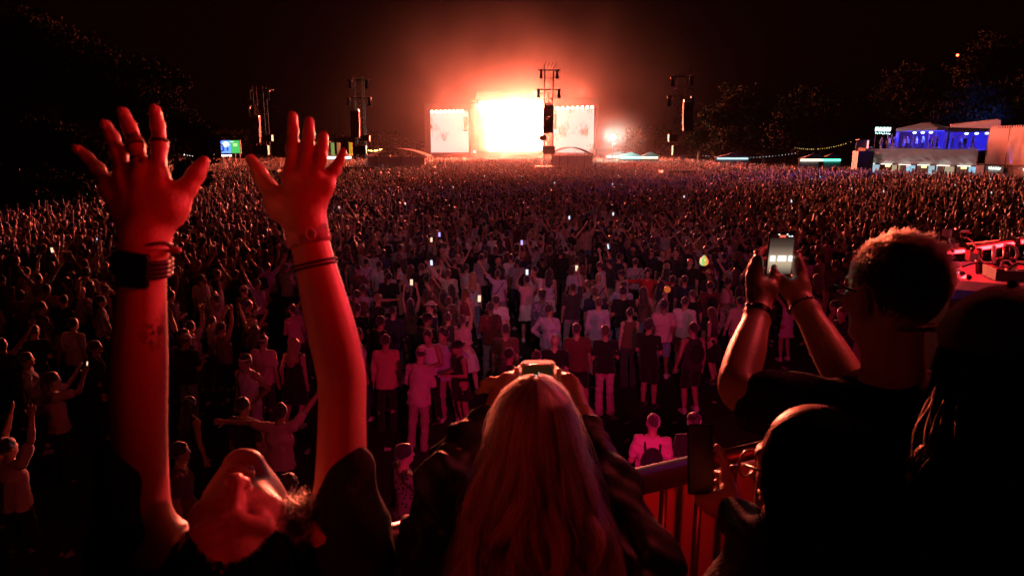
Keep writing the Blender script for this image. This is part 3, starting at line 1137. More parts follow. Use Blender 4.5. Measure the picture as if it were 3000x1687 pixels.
# ------------------------------------------------------------------ trees
def leaf_mesh(blobs, n, size, seed):
    r = np.random.default_rng(seed)
    w = np.array([b[3] ** 2.2 for b in blobs])
    idx = r.choice(len(blobs), n, p=w / w.sum())
    B = np.array([b[:4] for b in blobs])[idx]
    v = r.normal(size=(n, 3))
    v /= np.linalg.norm(v, axis=1)[:, None]
    rad = B[:, 3] * (r.random(n) ** 0.45) * (1 + 0.22 * np.sin(v[:, 0] * 7 + B[:, 0]) + 0.18 * np.sin(v[:, 2] * 9 + B[:, 1]))
    C = B[:, :3] + v * rad[:, None] * np.array([1, 1, 0.8])
    a = r.normal(size=(n, 3))
    a /= np.linalg.norm(a, axis=1)[:, None]
    b = np.cross(a, r.normal(size=(n, 3)))
    b /= np.linalg.norm(b, axis=1)[:, None]
    s = size * r.uniform(0.6, 1.4, n)[:, None]
    V = np.stack([C - a * s, C + b * s * 0.45, C + a * s, C - b * s * 0.45], axis=1).reshape(-1, 3)
    F = np.arange(4 * n).reshape(-1, 4)
    return new_mesh('crown', V, F)


def leaf_material(name, c):
    m, nt, b = principled(name)
    N, L = nt.nodes, nt.links
    gm = N.new('ShaderNodeNewGeometry')
    r = N.new('ShaderNodeValToRGB')
    r.color_ramp.elements[0].color = (c[0] * 0.6, c[1] * 0.6, c[2] * 0.6, 1)
    r.color_ramp.elements[1].color = (c[0] * 1.5, c[1] * 1.4, c[2] * 1.2, 1)
    L.new(gm.outputs['Random Per Island'], r.inputs['Fac'])
    L.new(r.outputs['Color'], b.inputs['Base Color'])
    b.inputs['Roughness'].default_value = 0.95
    b.inputs['Specular IOR Level'].default_value = 0.05
    return m


M_LEAF = leaf_material('leaf_green', (0.011, 0.0125, 0.0055))
M_BARK = mat('bark', (0.07, 0.05, 0.035), 0.9, vary=0.3, scale=6, bump=0.6)


def tree(x, y, h, crown, n, label, seed, leaf=0.22, z0=2.0):
    r = random.Random(seed)
    o = thing('tree', label, 'tree', (x, y, 0), 0, 'trees around the field')
    blobs = []
    for i in range(15):
        a = r.uniform(0, 6.28)
        t = r.random()
        zz = z0 + (h - z0) * (0.10 + 0.85 * t)
        prof = math.sin(math.pi * min(0.97, 0.22 + 0.72 * t)) ** 0.7
        rr = crown * prof * r.uniform(0.25, 0.85)
        blobs.append((rr * math.cos(a), rr * math.sin(a), zz, crown * r.uniform(0.22, 0.42)))
    blobs.append((0, 0, h * 0.62, crown * 0.5))
    link('crown', leaf_mesh(blobs, n, leaf, seed), M_LEAF, o)
    mb = MB()
    mb.tube([(0, 0, 0), (0.1, 0, h * 0.3), (0.0, 0.15, h * 0.55), (0.1, 0, h * 0.85)], [0.42, 0.32, 0.22, 0.06], 8)
    for b in blobs[:9]:
        mb.tube([(0.05, 0.05, min(b[2] * 0.7, h * 0.6)), (b[0] * 0.5, b[1] * 0.5, b[2] * 0.88), (b[0], b[1], b[2])], [0.14, 0.09, 0.03], 5)
    mb.build('trunk', M_BARK, o)


def tree_px(px, dist, top_py, crown, n, label, seed, leaf=0.22, z0=2.0):
    p = at_y(px, top_py, dist)
    tree(p.x, dist, p.z, crown, n, label, seed, leaf, z0)


tree_px(30, 62, 20, 8.5, 30000, 'tallest dark leafy tree at the left border', 21, 0.20, 2.0)
tree_px(330, 70, 130, 7.0, 26000, 'dark leafy tree behind the raised left hand', 22, 0.20, 2.0)
tree_px(490, 84, 215, 5.6, 24000, 'rounded dark tree just left of the blue green screen', 23, 0.20, 2.0)
tree_px(170, 44, 395, 4.2, 14000, 'low bushy tree in front of the lights at left', 24, 0.15, 1.2)
tree_px(-20, 38, 455, 3.2, 11000, 'low bush at the left border above the crowd', 25, 0.13, 0.8)
tree_px(545, 58, 470, 1.8, 8000, 'small bush above the crowd by the left thumb', 26, 0.13, 0.8)
tree_px(1025, 165, 398, 5.0, 9000, 'lit olive green tree behind the banner flags', 27, 0.28, 2.0)
tree_px(2180, 150, 290, 12.0, 22000, 'wide dark tree beyond the pale round stall', 28, 0.35, 3.0)
tree_px(2420, 135, 270, 12.0, 22000, 'wide dark tree behind the festoon lights', 29, 0.35, 3.0)
tree_px(2700, 118, 215, 11.0, 22000, 'dark tree behind the blue lit terrace', 30, 0.32, 3.0)
tree_px(2835, 104, 270, 7.0, 16000, 'tree catching blue light behind the flat roof', 31, 0.30, 5.0)
tree_px(2970, 100, 130, 11.0, 22000, 'tall dark tree at the right border', 32, 0.30, 4.0)
tree_px(2050, 170, 380, 5.0, 8000, 'small tree with a blue lit edge beyond the right tower', 33, 0.32, 2.0)
ORDW = 'first second third fourth fifth sixth seventh eighth ninth tenth eleventh twelfth thirteenth fourteenth fifteenth sixteenth seventeenth eighteenth nineteenth twentieth'.split()
FT = random.Random(77)
far_leaf = [leaf_mesh([(FT.uniform(-4, 4), FT.uniform(-3, 3), FT.uniform(2.0, 7.0), FT.uniform(1.6, 3.0)) for _ in range(9)], 3500, 0.42, 200 + k) for k in range(3)]
far_trunk = MB().tube([(0, 0, 0), (0.2, 0, 3.0), (0.0, 0.2, 6.5)], [0.4, 0.28, 0.08], 7)
ft_me = bpy.data.meshes.new('trunk')
ft_me.from_pydata(far_trunk.V, [], far_trunk.F)
ft_me.update()
pxs = [x for x in range(-60, 3080, 74) if x < 1215 or 1800 < x < 2520 or x > 2960]
for i, px in enumerate(pxs):
    dd = FT.uniform(192, 214) if 700 < px < 2200 else FT.uniform(165, 190)
    q = at_y(px + FT.uniform(-15, 15), 440, dd)
    side = ('left' if px < 1500 else 'right')
    o = thing('tree', '%s dark distant tree from the %s border along the horizon' % (ORDW[i if side == 'left' else len(pxs) - 1 - i], side), 'tree', (q.x, dd, 0), FT.uniform(0, 6.28), 'distant trees along the horizon')
    sc_ = FT.uniform(0.85, 1.3)
    o.scale = (sc_ * 1.15, sc_ * 1.15, sc_)
    link('crown', far_leaf[i % 3], M_LEAF, o)
    link('trunk', ft_me, M_BARK, o)
q = TA + (TB - TA) * 0.9 - TN * 6.5
spot_lamp('tree_blue_light', (q.x, q.y, 7.6), at_y(2835, 320, 104), (0.02, 0.10, 1.0), 9000, 60, 0.8, 0.2)

# ------------------------------------------------------------------ people
def V3(*a):
    return np.array(a, dtype=np.float64)


def unit(v):
    v = np.array(v, dtype=np.float64)
    return v / (np.linalg.norm(v) + 1e-12)


# arm = (upper-arm direction, forearm direction, palm normal) for the right side; x points outwards
ARM = {
    'down': ((0.16, -0.05, -1), (0.05, 0.22, -1), (-1, 0.1, 0)),
    'loose': ((0.30, -0.1, -1), (0.10, 0.45, -1), (-1, 0.2, 0)),
    'front': ((0.22, 0.05, -1), (-0.45, 1.0, 0.10), (-0.6, 0, -0.6)),
    'read': ((0.18, 0.25, -1), (-0.50, 0.85, 0.45), (-0.6, -0.6, 0)),
    'up': ((0.42, 0.10, 1), (0.08, 0.10, 1), (0, 1, 0)),
    'wide': ((0.85, 0.05, 0.75), (0.45, 0.10, 1), (0, 1, 0)),
    'vee': ((0.75, 0.10, 0.9), (0.65, 0.15, 1), (0, 1, 0)),
    'film': ((0.38, 0.85, 0.12), (-0.42, 0.55, 0.95), (-0.7, 0.6, 0)),
    'high': ((0.22, 0.50, 0.95), (-0.18, 0.30, 1), (-0.5, 0.8, 0)),
    'out': ((1, 0.05, -0.05), (1, 0.25, 0.05), (0, 0.2, -1)),
    'hug': ((1, 0.10, 0.10), (0.9, -0.15, 0.0), (0, 1, -0.3)),
    'drink': ((0.40, 0.60, -0.45), (-0.55, 0.35, 0.95), (-1, 0, 0)),
    'hip': ((0.75, -0.25, -1), (-0.75, 0.45, -0.75), (-1, 0, 0)),
    'wave': ((0.9, 0.15, 0.25), (0.1, 0.15, 1), (0, 1, 0)),
    'fold': ((0.22, 0.15, -1), (-1.0, 0.55, 0.15), (-0.2, -1, 0)),
    'point': ((0.55, 0.35, 0.8), (0.45, 0.40, 0.8), (0, 0.7, -0.7)),
}
# pose = (left arm, right arm, legs, head yaw in degrees, head pitch)
POSE = {
    'stand': ('down', 'down', 'a', 0, 0),
    'relax': ('loose', 'down', 'b', 18, 0),
    'front': ('front', 'front', 'a', 0, -8),
    'phone_low': ('read', 'read', 'a', 0, -22),
    'hands_up': ('up', 'up', 'a', 0, 6),
    'vee_up': ('vee', 'vee', 'b', 0, 6),
    'one_up': ('down', 'up', 'b', 5, 4),
    'left_up': ('vee', 'front', 'b', -8, 4),
    'film': ('film', 'film', 'a', 0, 0),
    'film_high': ('high', 'high', 'b', 0, 8),
    'film_one': ('down', 'high', 'b', 8, 4),
    'arms_out': ('out', 'out', 'a', 5, 0),
    'hug': ('hug', 'point', 'b', 12, 4),
    'drink': ('down', 'drink', 'a', 0, 0),
    'hip': ('hip', 'down', 'b', -20, 0),
    'fold': ('fold', 'fold', 'a', -10, 0),
    'walk': ('loose', 'front', 'w', 0, -6),
    'sit': ('front', 'front', 's', 0, -5),
}
LEGS = {
    'a': (((0.105, 0.0), (0.115, -0.01)), ((-0.105, 0.0), (-0.115, -0.01))),
    'b': (((0.10, 0.05), (0.12, 0.0)), ((-0.13, -0.01), (-0.15, -0.06))),
    'w': (((0.09, 0.17), (0.09, 0.22)), ((-0.09, -0.06), (-0.09, -0.32))),
    's': (((0.14, 0.40), (0.15, 0.42)), ((-0.14, 0.40), (-0.15, 0.42))),
}


class Skel:
    def __init__(self, pose, fem=False):
        la, ra, self.legs, self.yaw, self.pitch = POSE[pose]
        self.fem = fem
        self.sit = self.legs == 's'
        self.dz = -0.45 if self.sit else 0.0
        sw = 0.158 if fem else 0.178
        self.arm = {}
        for side, key in ((-1, la), (1, ra)):
            u, f, n = [unit(v) for v in ARM[key]]
            m = V3(side, 1, 1)
            up = max(0.0, u[2])
            sh = V3(side * (sw - 0.02 * up), -0.005, 1.405 + 0.055 * up + self.dz)
            el = sh + u * m * 0.285
            wr = el + f * m * 0.255
            nn = n * m
            d = f * m
            sd = unit(np.cross(d, nn))
            nn = unit(np.cross(sd, d))
            self.arm[side] = (sh, el, wr, d, sd, nn)
        self.leg = {}
        for side, spec in ((1, LEGS[self.legs][0]), (-1, LEGS[self.legs][1])):
            (kx, ky), (ax_, ay) = spec
            hp = V3(side * 0.088, 0, 0.92 + self.dz)
            if self.sit:
                kn = V3(kx, ky, 0.50)
                an = V3(ax_, ay, 0.09)
            else:
                kn = V3(kx, ky + 0.015, 0.50)
                an = V3(ax_, ay - 0.02, 0.09 + (0.06 if ay < -0.2 else 0))
            self.leg[side] = (hp, kn, an)
        y, p = math.radians(self.yaw), math.radians(self.pitch)
        self.HR = np.array(Matrix.Rotation(y, 3, 'Z') @ Matrix.Rotation(p, 3, 'X'))

    def head(self, v):
        o = V3(0, 0.01, 1.52 + self.dz)
        return self.HR @ (V3(*v) + V3(0, 0, self.dz) - o) + o


def bounds(sk, pad=0.12):
    pts = [sk.head((0, 0.02, 1.78)), sk.head((0, 0.02, 1.5))]
    for s in (-1, 1):
        sh, el, wr, d, _, _ = sk.arm[s]
        pts += [sh, el, wr, wr + d * 0.2]
        pts += list(sk.leg[s])
    pts += [V3(-0.2, -0.15, 1.0), V3(0.2, 0.26, 0.0)]
    P = np.array(pts)
    return P.min(0) - pad, P.max(0) + pad


def sculpt_hand(S, wr, d, sd, nn, side, sc=1.0, curl=0.15, k=0.010, spread=1.0):
    """Palm, four fingers and a thumb growing from the wrist along d; sd points to the thumb side times -side."""
    th = sd * (-side if np.dot(sd, V3(side, 0, 0)) > 0 else side) if False else sd
    c = wr + d * 0.052 * sc
    S.cap(wr, wr + d * 0.075 * sc, 0.030 * sc, 0.040 * sc, k=0.02, flat=(nn, 0.5))
    for i, (off, ln, r) in enumerate(((0.030, 0.068, 0.0095), (0.010, 0.078, 0.0100), (-0.011, 0.072, 0.0096), (-0.031, 0.055, 0.0085))):
        b = wr + (d * 0.085 + sd * off) * sc
        fd = unit(d + sd * off * 5.0 * spread - nn * curl * 0.4)
        m = b + fd * ln * 0.5 * sc
        e = m + unit(fd - nn * curl * 1.5) * ln * 0.55 * sc
        S.cap(b, m, r * sc * 1.12, r * sc, k=k)
        S.cap(m, e, r * sc, r * 0.82 * sc, k=k * 0.6)
    b = wr + (d * 0.03 + sd * 0.030) * sc
    m = b + unit(d * 0.75 + sd * 0.8) * 0.045 * sc
    S.cap(b, m, 0.015 * sc, 0.012 * sc, k=k)
    S.cap(m, m + unit(d + sd * 0.45) * 0.035 * sc, 0.012 * sc, 0.0095 * sc, k=k)


def sculpt_body(sk, vox, hands=True):
    lo, hi = bounds(sk)
    S = Sculpt(lo, hi, vox)
    z = sk.dz
    fw = 0.92 if sk.fem else 1.0
    S.loft([0.84 + z, 0.95 + z, 1.06 + z, 1.16 + z, 1.28 + z, 1.38 + z, 1.44 + z], [0] * 7, [0, -0.005, 0, 0, 0, -0.005, -0.005],
           [0.14, 0.155, 0.13 * fw, 0.125 * fw, 0.145 * fw, 0.145 * fw, 0.09], [0.09, 0.105, 0.09, 0.09, 0.10, 0.085, 0.055], k=0.03)
    for s in (-1, 1):
        sh, el, wr, d, sd, nn = sk.arm[s]
        S.cap((s * 0.05, -0.01, 1.43 + z), sh, 0.05, 0.052 * fw, k=0.04)
        S.cap(sh, sh + (el - sh) * 0.5, 0.050 * fw, 0.046 * fw, k=0.03)
        S.cap(sh + (el - sh) * 0.5, el, 0.046 * fw, 0.037 * fw, k=0.02)
        S.cap(el, el + (wr - el) * 0.35, 0.037 * fw, 0.039 * fw, k=0.02)
        S.cap(el + (wr - el) * 0.35, wr, 0.039 * fw, 0.025 * fw, k=0.02)
        th = sd if np.dot(sd, V3(-s, 0, 0)) > 0 or abs(sd[0]) < 0.2 else -sd
        if hands:
            sculpt_hand(S, wr, d, th, nn, s)
        else:
            S.cap(wr, wr + d * 0.13, 0.034, 0.030, k=0.02, flat=(nn, 0.55))
        hp, kn, an = sk.leg[s]
        S.cap(hp, kn, 0.085, 0.055, k=0.04)
        S.cap(kn, kn + (an - kn) * 0.35, 0.055, 0.056, k=0.03)
        S.cap(kn + (an - kn) * 0.35, an, 0.056, 0.036, k=0.03)
        S.cap(an, an + V3(0, 0.12, -0.05), 0.038, 0.030, k=0.02)
    H = sk.head
    S.cap((0, -0.01, 1.42 + z), H((0, 0.012, 1.57)), 0.060 * fw, 0.052 * fw, k=0.035)
    S.ell(H((0, 0.010, 1.642)), (0.076, 0.096, 0.103), k=0.02, R=sk.HR)
    S.ell(H((0, 0.045, 1.575)), (0.056, 0.060, 0.066), k=0.035, R=sk.HR)
    S.cap(H((0, 0.102, 1.640)), H((0, 0.118, 1.603)), 0.010, 0.014, k=0.014)
    S.ell(H((0, 0.098, 1.548)), (0.022, 0.016, 0.014), k=0.02, R=sk.HR)
    for s in (-1, 1):
        S.ell(H((s * 0.080, 0.0, 1.620)), (0.010, 0.020, 0.032), k=0.008, R=sk.HR)
        S.ell(H((s * 0.032, 0.102, 1.632)), (0.018, 0.014, 0.010), k=0.012, op='cut', R=sk.HR)
    return S


def sculpt_top(sk, kind, vox, seed=0):
    lo, hi = bounds(sk, 0.16)
    lo[2] = max(lo[2], 0.5 + sk.dz)
    S = Sculpt(lo, hi, vox)
    z = sk.dz
    fw = 0.93 if sk.fem else 1.0
    hem = {'tee': 0.86, 'long': 0.84, 'tank': 0.88, 'crop': 1.10, 'dress': 0.62, 'shirt': 0.80}[kind]
    up = 0.5 * (max(0, sk.arm[1][0][2] - z - 1.41) + max(0, sk.arm[-1][0][2] - z - 1.41))
    hem += up * 0.8
    wide = 1.12 if kind in ('tee', 'shirt', 'long') else 1.03
    lows = (0.182, 0.142) if kind != 'dress' else (0.21, 0.18)
    zs = [hem, hem + 0.10, 1.08, 1.17, 1.28, 1.37, 1.425, 1.462]
    zs = [a + z for a in sorted(zs)]
    S.loft(zs, [0] * 8, [-0.004] * 8,
           [lows[0] * wide, 0.172 * wide, 0.155 * fw * wide, 0.153 * fw * wide, 0.165 * fw * wide, 0.166 * fw, 0.135 * fw, 0.085],
           [lows[1] * wide, 0.128 * wide, 0.112 * wide, 0.112 * wide, 0.118 * wide, 0.104, 0.085, 0.066], k=0.02, p=2.2)
    for s in (-1, 1):
        sh, el, wr, d, _, _ = sk.arm[s]
        if kind in ('tank', 'dress', 'crop') and sk.fem or kind == 'tank':
            S.cap((s * 0.06, -0.01, 1.425 + z), (s * 0.115, -0.008, 1.425 + z), 0.055, 0.045, k=0.03)
            continue
        S.cap((s * 0.06, -0.01, 1.425 + z), sh, 0.058, 0.064, k=0.04)
        if kind in ('tee', 'dress', 'crop'):
            e = sh + (el - sh) * 0.62
            S.cap(sh, e, 0.062, 0.064, k=0.03)
            S.plane_cut_local(e, unit(el - sh), 0.075) if hasattr(S, 'plane_cut_local') else None
        else:
            S.cap(sh, el, 0.062, 0.052, k=0.03)
            S.cap(el, el + (wr - el) * (0.92 if kind == 'long' else 0.75), 0.050, 0.040, k=0.02)
    S.wrinkle(0.009, 30.0, seed, (1, 1, 0.8))
    S.wrinkle(0.004, 75.0, seed + 50, (1, 1, 1))
    S.cap((0, 0.03, 1.485 + z), (0, 0.0, 1.56 + z), 0.058, 0.07, k=0.01, op='cut')
    S.plane_cut((0, 0, hem + z), (0, 0.06, -1))
    return S


def sculpt_bottom(sk, kind, vox, seed=0):
    pts = [sk.leg[s][i] for s in (-1, 1) for i in range(3)]
    P = np.array(pts)
    lo, hi = P.min(0) - 0.22, P.max(0) + 0.22
    hi[2] = 1.04 + sk.dz
    lo[2] = -0.02
    S = Sculpt(lo, hi, vox)
    z = sk.dz
    if kind == 'skirt':
        S.loft([0.52 + z, 0.80 + z, 0.92 + z, 1.02 + z], [0] * 4, [0] * 4, [0.24, 0.20, 0.165, 0.135], [0.20, 0.16, 0.115, 0.096], k=0.0)
        S.wrinkle(0.010, 40.0, seed, (1, 1, 0.08))
        return S
    S.loft([0.84 + z, 0.93 + z, 0.985 + z], [0] * 3, [0] * 3, [0.162, 0.160, 0.140], [0.112, 0.114, 0.098], k=0.03)
    f = 0.62 if kind == 'shorts' else 1.0
    for s in (-1, 1):
        hp, kn, an = sk.leg[s]
        S.cap(hp, hp + (kn - hp) * (0.92 if kind == 'shorts' else 1.0), 0.096, 0.084 if kind == 'shorts' else 0.070, k=0.03)
        if kind != 'shorts':
            r = 0.062 if kind == 'trousers' else 0.085
            S.cap(kn, an + V3(0, 0, -0.03), 0.068, r, k=0.03)
    S.wrinkle(0.009, 40.0, seed, (1, 1, 1.2))
    if kind == 'shorts' and not sk.sit:
        S.plane_cut((0, 0, 0.50), (0, 0, -1))
    return S


def sculpt_shoe(sk, side, vox):
    an = sk.leg[side][2]
    b = an[2] - 0.09
    S = Sculpt((an[0] - 0.12, an[1] - 0.14, b - 0.03), (an[0] + 0.12, an[1] + 0.26, b + 0.22), vox)
    S.cap((an[0], an[1] - 0.01, b + 0.045), (an[0] + side * 0.01, an[1] + 0.14, b + 0.035), 0.048, 0.043, k=0.02)
    S.cap((an[0], an[1], b + 0.05), (an[0], an[1], b + 0.10), 0.047, 0.045, k=0.02)
    S.plane_cut((0, 0, b), (0, 0, -1))
    return S


def sculpt_hair(sk, style, vox, seed=0):
    H = sk.head
    z = sk.dz
    lo, hi = V3(-0.20, -0.25, 1.15 + z), V3(0.20, 0.22, 1.86 + z)
    S = Sculpt(lo, hi, vox)
    if style == 'cap':
        S.ell(H((0, 0.006, 1.658)), (0.090, 0.110, 0.098), k=0.0, R=sk.HR)
        S.plane_cut(H((0, 0, 1.655)), sk.HR @ V3(0, -0.10, -1))
        S.cap(H((-0.035, 0.10, 1.672)), H((-0.03, 0.165, 1.655)), 0.040, 0.030, k=0.01, flat=(sk.HR @ V3(0, 0.2, 1), 0.25))
        S.cap(H((0.035, 0.10, 1.672)), H((0.03, 0.165, 1.655)), 0.040, 0.030, k=0.01, flat=(sk.HR @ V3(0, 0.2, 1), 0.25))
        return S
    if style == 'hat':
        S.ell(H((0, 0.006, 1.690)), (0.088, 0.106, 0.085), k=0.0, R=sk.HR)
        S.plane_cut(H((0, 0, 1.675)), sk.HR @ V3(0, 0, -1))
        S.ell(H((0, 0.006, 1.680)), (0.155, 0.17, 0.014), k=0.012, R=sk.HR)
        return S
    big = {'short': 1.08, 'buzz': 1.03, 'curly': 1.22, 'long': 1.12, 'bun': 1.08, 'bob': 1.16, 'tail': 1.07}[style]
    S.ell(H((0, 0.000, 1.655)), (0.076 * big + 0.004, 0.096 * big + 0.002, 0.098 * big + 0.002), k=0.0, R=sk.HR)
    if style == 'long':
        S.cap(H((0, -0.075, 1.62)), V3(0, -0.135, 1.30 + z), 0.085, 0.075, k=0.04, flat=((0, 1, 0.1), 0.55))
        for s in (-1, 1):
            S.cap(H((s * 0.075, 0.0, 1.63)), V3(s * 0.09, -0.09, 1.34 + z), 0.032, 0.03, k=0.04)
    if style == 'bob':
        S.ell(H((0, -0.02, 1.585)), (0.098, 0.095, 0.085), k=0.03, R=sk.HR)
    if style == 'bun':
        S.ell(H((0, -0.07, 1.745)), (0.042, 0.042, 0.038), k=0.012, R=sk.HR)
    if style == 'tail':
        S.cap(H((0, -0.105, 1.70)), V3(0, -0.15, 1.42 + z), 0.030, 0.022, k=0.02)
    if style in ('curly',):
        S.wrinkle(0.014, 85.0, seed)
    elif style == 'long':
        S.wrinkle(0.009, 70.0, seed, (1, 1, 0.12))
    else:
        S.wrinkle(0.006, 75.0, seed, (1, 1, 0.6))
    low = {'short': 1.60, 'buzz': 1.605, 'curly': 1.58}.get(style)
    # clear the face and, for short cuts, the nape
    S.cap(H((0, 0.125, 1.60)), H((0, 0.105, 1.52)), 0.072, 0.085, k=0.02, op='cut')
    S.cap(H((0, 0.10, 1.648)), H((0, 0.145, 1.650)), 0.045, 0.05, k=0.02, op='cut')
    if low or style in ('bun', 'tail'):
        S.plane_cut(H((0, -0.06, (low or 1.60) - 0.02)), sk.HR @ V3(0, 0.45, -1), 0.01)
    return S


SKIN = [mat('skin_pale', (0.62, 0.40, 0.30), 0.5, vary=0.08, scale=20), mat('skin_tan', (0.50, 0.29, 0.20), 0.5, vary=0.08, scale=20),
        mat('skin_brown', (0.27, 0.14, 0.09), 0.48, vary=0.08, scale=20)]
HAIRM = {k: mat('hair_' + k, c, 0.40, vary=0.35, scale=60, bump=0.6, bscale=140, sheen=1.0) for k, c in (
    ('black', (0.012, 0.010, 0.009)), ('brown', (0.045, 0.024, 0.014)), ('chestnut', (0.10, 0.045, 0.022)),
    ('blond', (0.42, 0.26, 0.12)), ('red', (0.22, 0.06, 0.02)), ('grey', (0.30, 0.28, 0.26)))}
CLOTH = {k: mat('cloth_' + k, c, 0.85, sheen=0.25, vary=0.10, scale=14, bump=0.25, bscale=60) for k, c in (
    ('white', (0.78, 0.77, 0.76)), ('cream', (0.70, 0.62, 0.48)), ('grey', (0.34, 0.34, 0.36)), ('lilac', (0.55, 0.50, 0.66)),
    ('black', (0.014, 0.014, 0.016)), ('charcoal', (0.045, 0.045, 0.05)), ('navy', (0.025, 0.03, 0.07)), ('maroon', (0.16, 0.03, 0.04)),
    ('brown', (0.16, 0.09, 0.06)), ('pink', (0.72, 0.42, 0.48)), ('salmon', (0.70, 0.38, 0.26)), ('denim', (0.22, 0.30, 0.46)),
    ('beige', (0.46, 0.36, 0.26)), ('red', (0.55, 0.04, 0.04)), ('olive', (0.14, 0.14, 0.07)))}
LIB = {}


def lib(key, fn):
    if key not in LIB:
        LIB[key] = fn()
    return LIB[key]


def person_parts(pose, fem, top, bottom, hair, vox=0.0152):
    sk = Skel(pose, fem)
    f = 'f' if fem else 'm'
    out = {'body': lib(('body', pose, f), lambda: sculpt_body(sk, vox).mesh('body')),
           'top': lib(('top', pose, f, top), lambda: sculpt_top(sk, top, vox * 1.15, len(LIB)).mesh('top')),
           'bottom': lib(('bot', sk.legs, f, bottom), lambda: sculpt_bottom(sk, bottom, vox * 1.25, len(LIB)).mesh('bottom')),
           'shoe_a': lib(('shoe', sk.legs, 1), lambda: sculpt_shoe(sk, 1, vox).mesh('shoe')),
           'shoe_b': lib(('shoe', sk.legs, -1), lambda: sculpt_shoe(sk, -1, vox).mesh('shoe'))}
    if hair != 'bald':
        out['hair'] = lib(('hair', hair, sk.yaw, sk.pitch, sk.dz), lambda: sculpt_hair(sk, hair, vox * 0.9, len(LIB)).mesh('hair'))
    return out


PART_NAME = {'tee': 'tee_shirt', 'long': 'sweater', 'tank': 'tank_top', 'crop': 'crop_top', 'dress': 'dress', 'shirt': 'shirt',
             'trousers': 'trousers', 'wide': 'wide_trousers', 'shorts': 'shorts', 'skirt': 'skirt', 'cap': 'cap', 'hat': 'hat'}

# ------------------------------------------------------------------ the far crowd: one mass, every member a sculpted figure
def rand_material(name, stops, rough, noise=0.0):
    """Colour picked per member of the crowd."""
    m, nt, b = principled(name)
    N, L = nt.nodes, nt.links
    oi = N.new('ShaderNodeObjectInfo')
    r = N.new('ShaderNodeValToRGB')
    r.color_ramp.interpolation = 'CONSTANT'
    els = r.color_ramp.elements
    while len(els) < len(stops):
        els.new(0.5)
    for i, c in enumerate(stops):
        els[i].position = i / len(stops)
        els[i].color = (*c, 1)
    mul = N.new('ShaderNodeMath')
    mul.operation = 'MULTIPLY'
    mul.inputs[1].default_value = {'crowd_top': 1.0, 'crowd_bottom': 7.31, 'crowd_hair': 13.7, 'crowd_skin': 23.9}.get(name, 1.0)
    fr = N.new('ShaderNodeMath')
    fr.operation = 'FRACT'
    L.new(oi.outputs['Random'], mul.inputs[0])
    L.new(mul.outputs[0], fr.inputs[0])
    L.new(fr.outputs[0], r.inputs['Fac'])
    L.new(r.outputs['Color'], b.inputs['Base Color'])
    b.inputs['Roughness'].default_value = rough
    b.inputs['Sheen Weight'].default_value = {'crowd_hair': 1.0, 'crowd_top': 0.3}.get(name, 0.0)
    return m


CM = [rand_material('crowd_skin', [(0.62, 0.40, 0.30), (0.50, 0.29, 0.20), (0.55, 0.34, 0.25), (0.27, 0.14, 0.09)], 0.45),
      rand_material('crowd_top', [(0.78, 0.77, 0.76), (0.02, 0.02, 0.022), (0.34, 0.34, 0.36), (0.03, 0.03, 0.05), (0.60, 0.52, 0.60), (0.12, 0.03, 0.04), (0.02, 0.02, 0.02), (0.50, 0.38, 0.30), (0.05, 0.07, 0.14), (0.70, 0.66, 0.68), (0.10, 0.09, 0.08), (0.03, 0.03, 0.035), (0.05, 0.04, 0.04)], 0.8),
      rand_material('crowd_bottom', [(0.05, 0.05, 0.06), (0.20, 0.27, 0.42), (0.02, 0.02, 0.02), (0.40, 0.33, 0.25), (0.08, 0.10, 0.16)], 0.85),
      rand_material('crowd_hair', [(0.012, 0.010, 0.009), (0.045, 0.024, 0.014), (0.02, 0.015, 0.012), (0.10, 0.045, 0.022), (0.40, 0.25, 0.12)], 0.38),
      mat('crowd_phone', (0.02, 0.02, 0.02), 0.3), glow('crowd_phone_screen', (0.80, 0.90, 1.0), 1.1)]


def joined(parts, slots):
    Vs, Fs, Ms, off = [], [], [], 0
    for me, s in zip(parts, slots):
        n = len(me.vertices)
        v = np.empty(n * 3, dtype=np.float32)
        me.vertices.foreach_get('co', v)
        f = np.empty(len(me.polygons) * 4, dtype=np.int32)
        me.polygons.foreach_get('vertices', f)
        Vs.append(v.reshape(-1, 3))
        Fs.append(f.reshape(-1, 4) + off)
        Ms.append(np.full(len(me.polygons), s, dtype=np.int32))
        off += n
    me = new_mesh('crowd_figure', np.concatenate(Vs), np.concatenate(Fs))
    me.polygons.foreach_set('material_index', np.concatenate(Ms))
    for m in CM:
        me.materials.append(m)
    return smooth(me)


def phone_box(c, w, h, t, tilt=0.25):
    """Slab phone; the lit screen faces the holder (-y)."""
    R = Matrix.Rotation(-tilt, 3, 'X')
    a = MB().box(c, (w, t, h), M=R)
    s = MB().box(Vector(c) + R @ Vector((0, -t * 0.6, 0)), (w * 0.9, t * 0.15, h * 0.92), M=R)
    return a, s


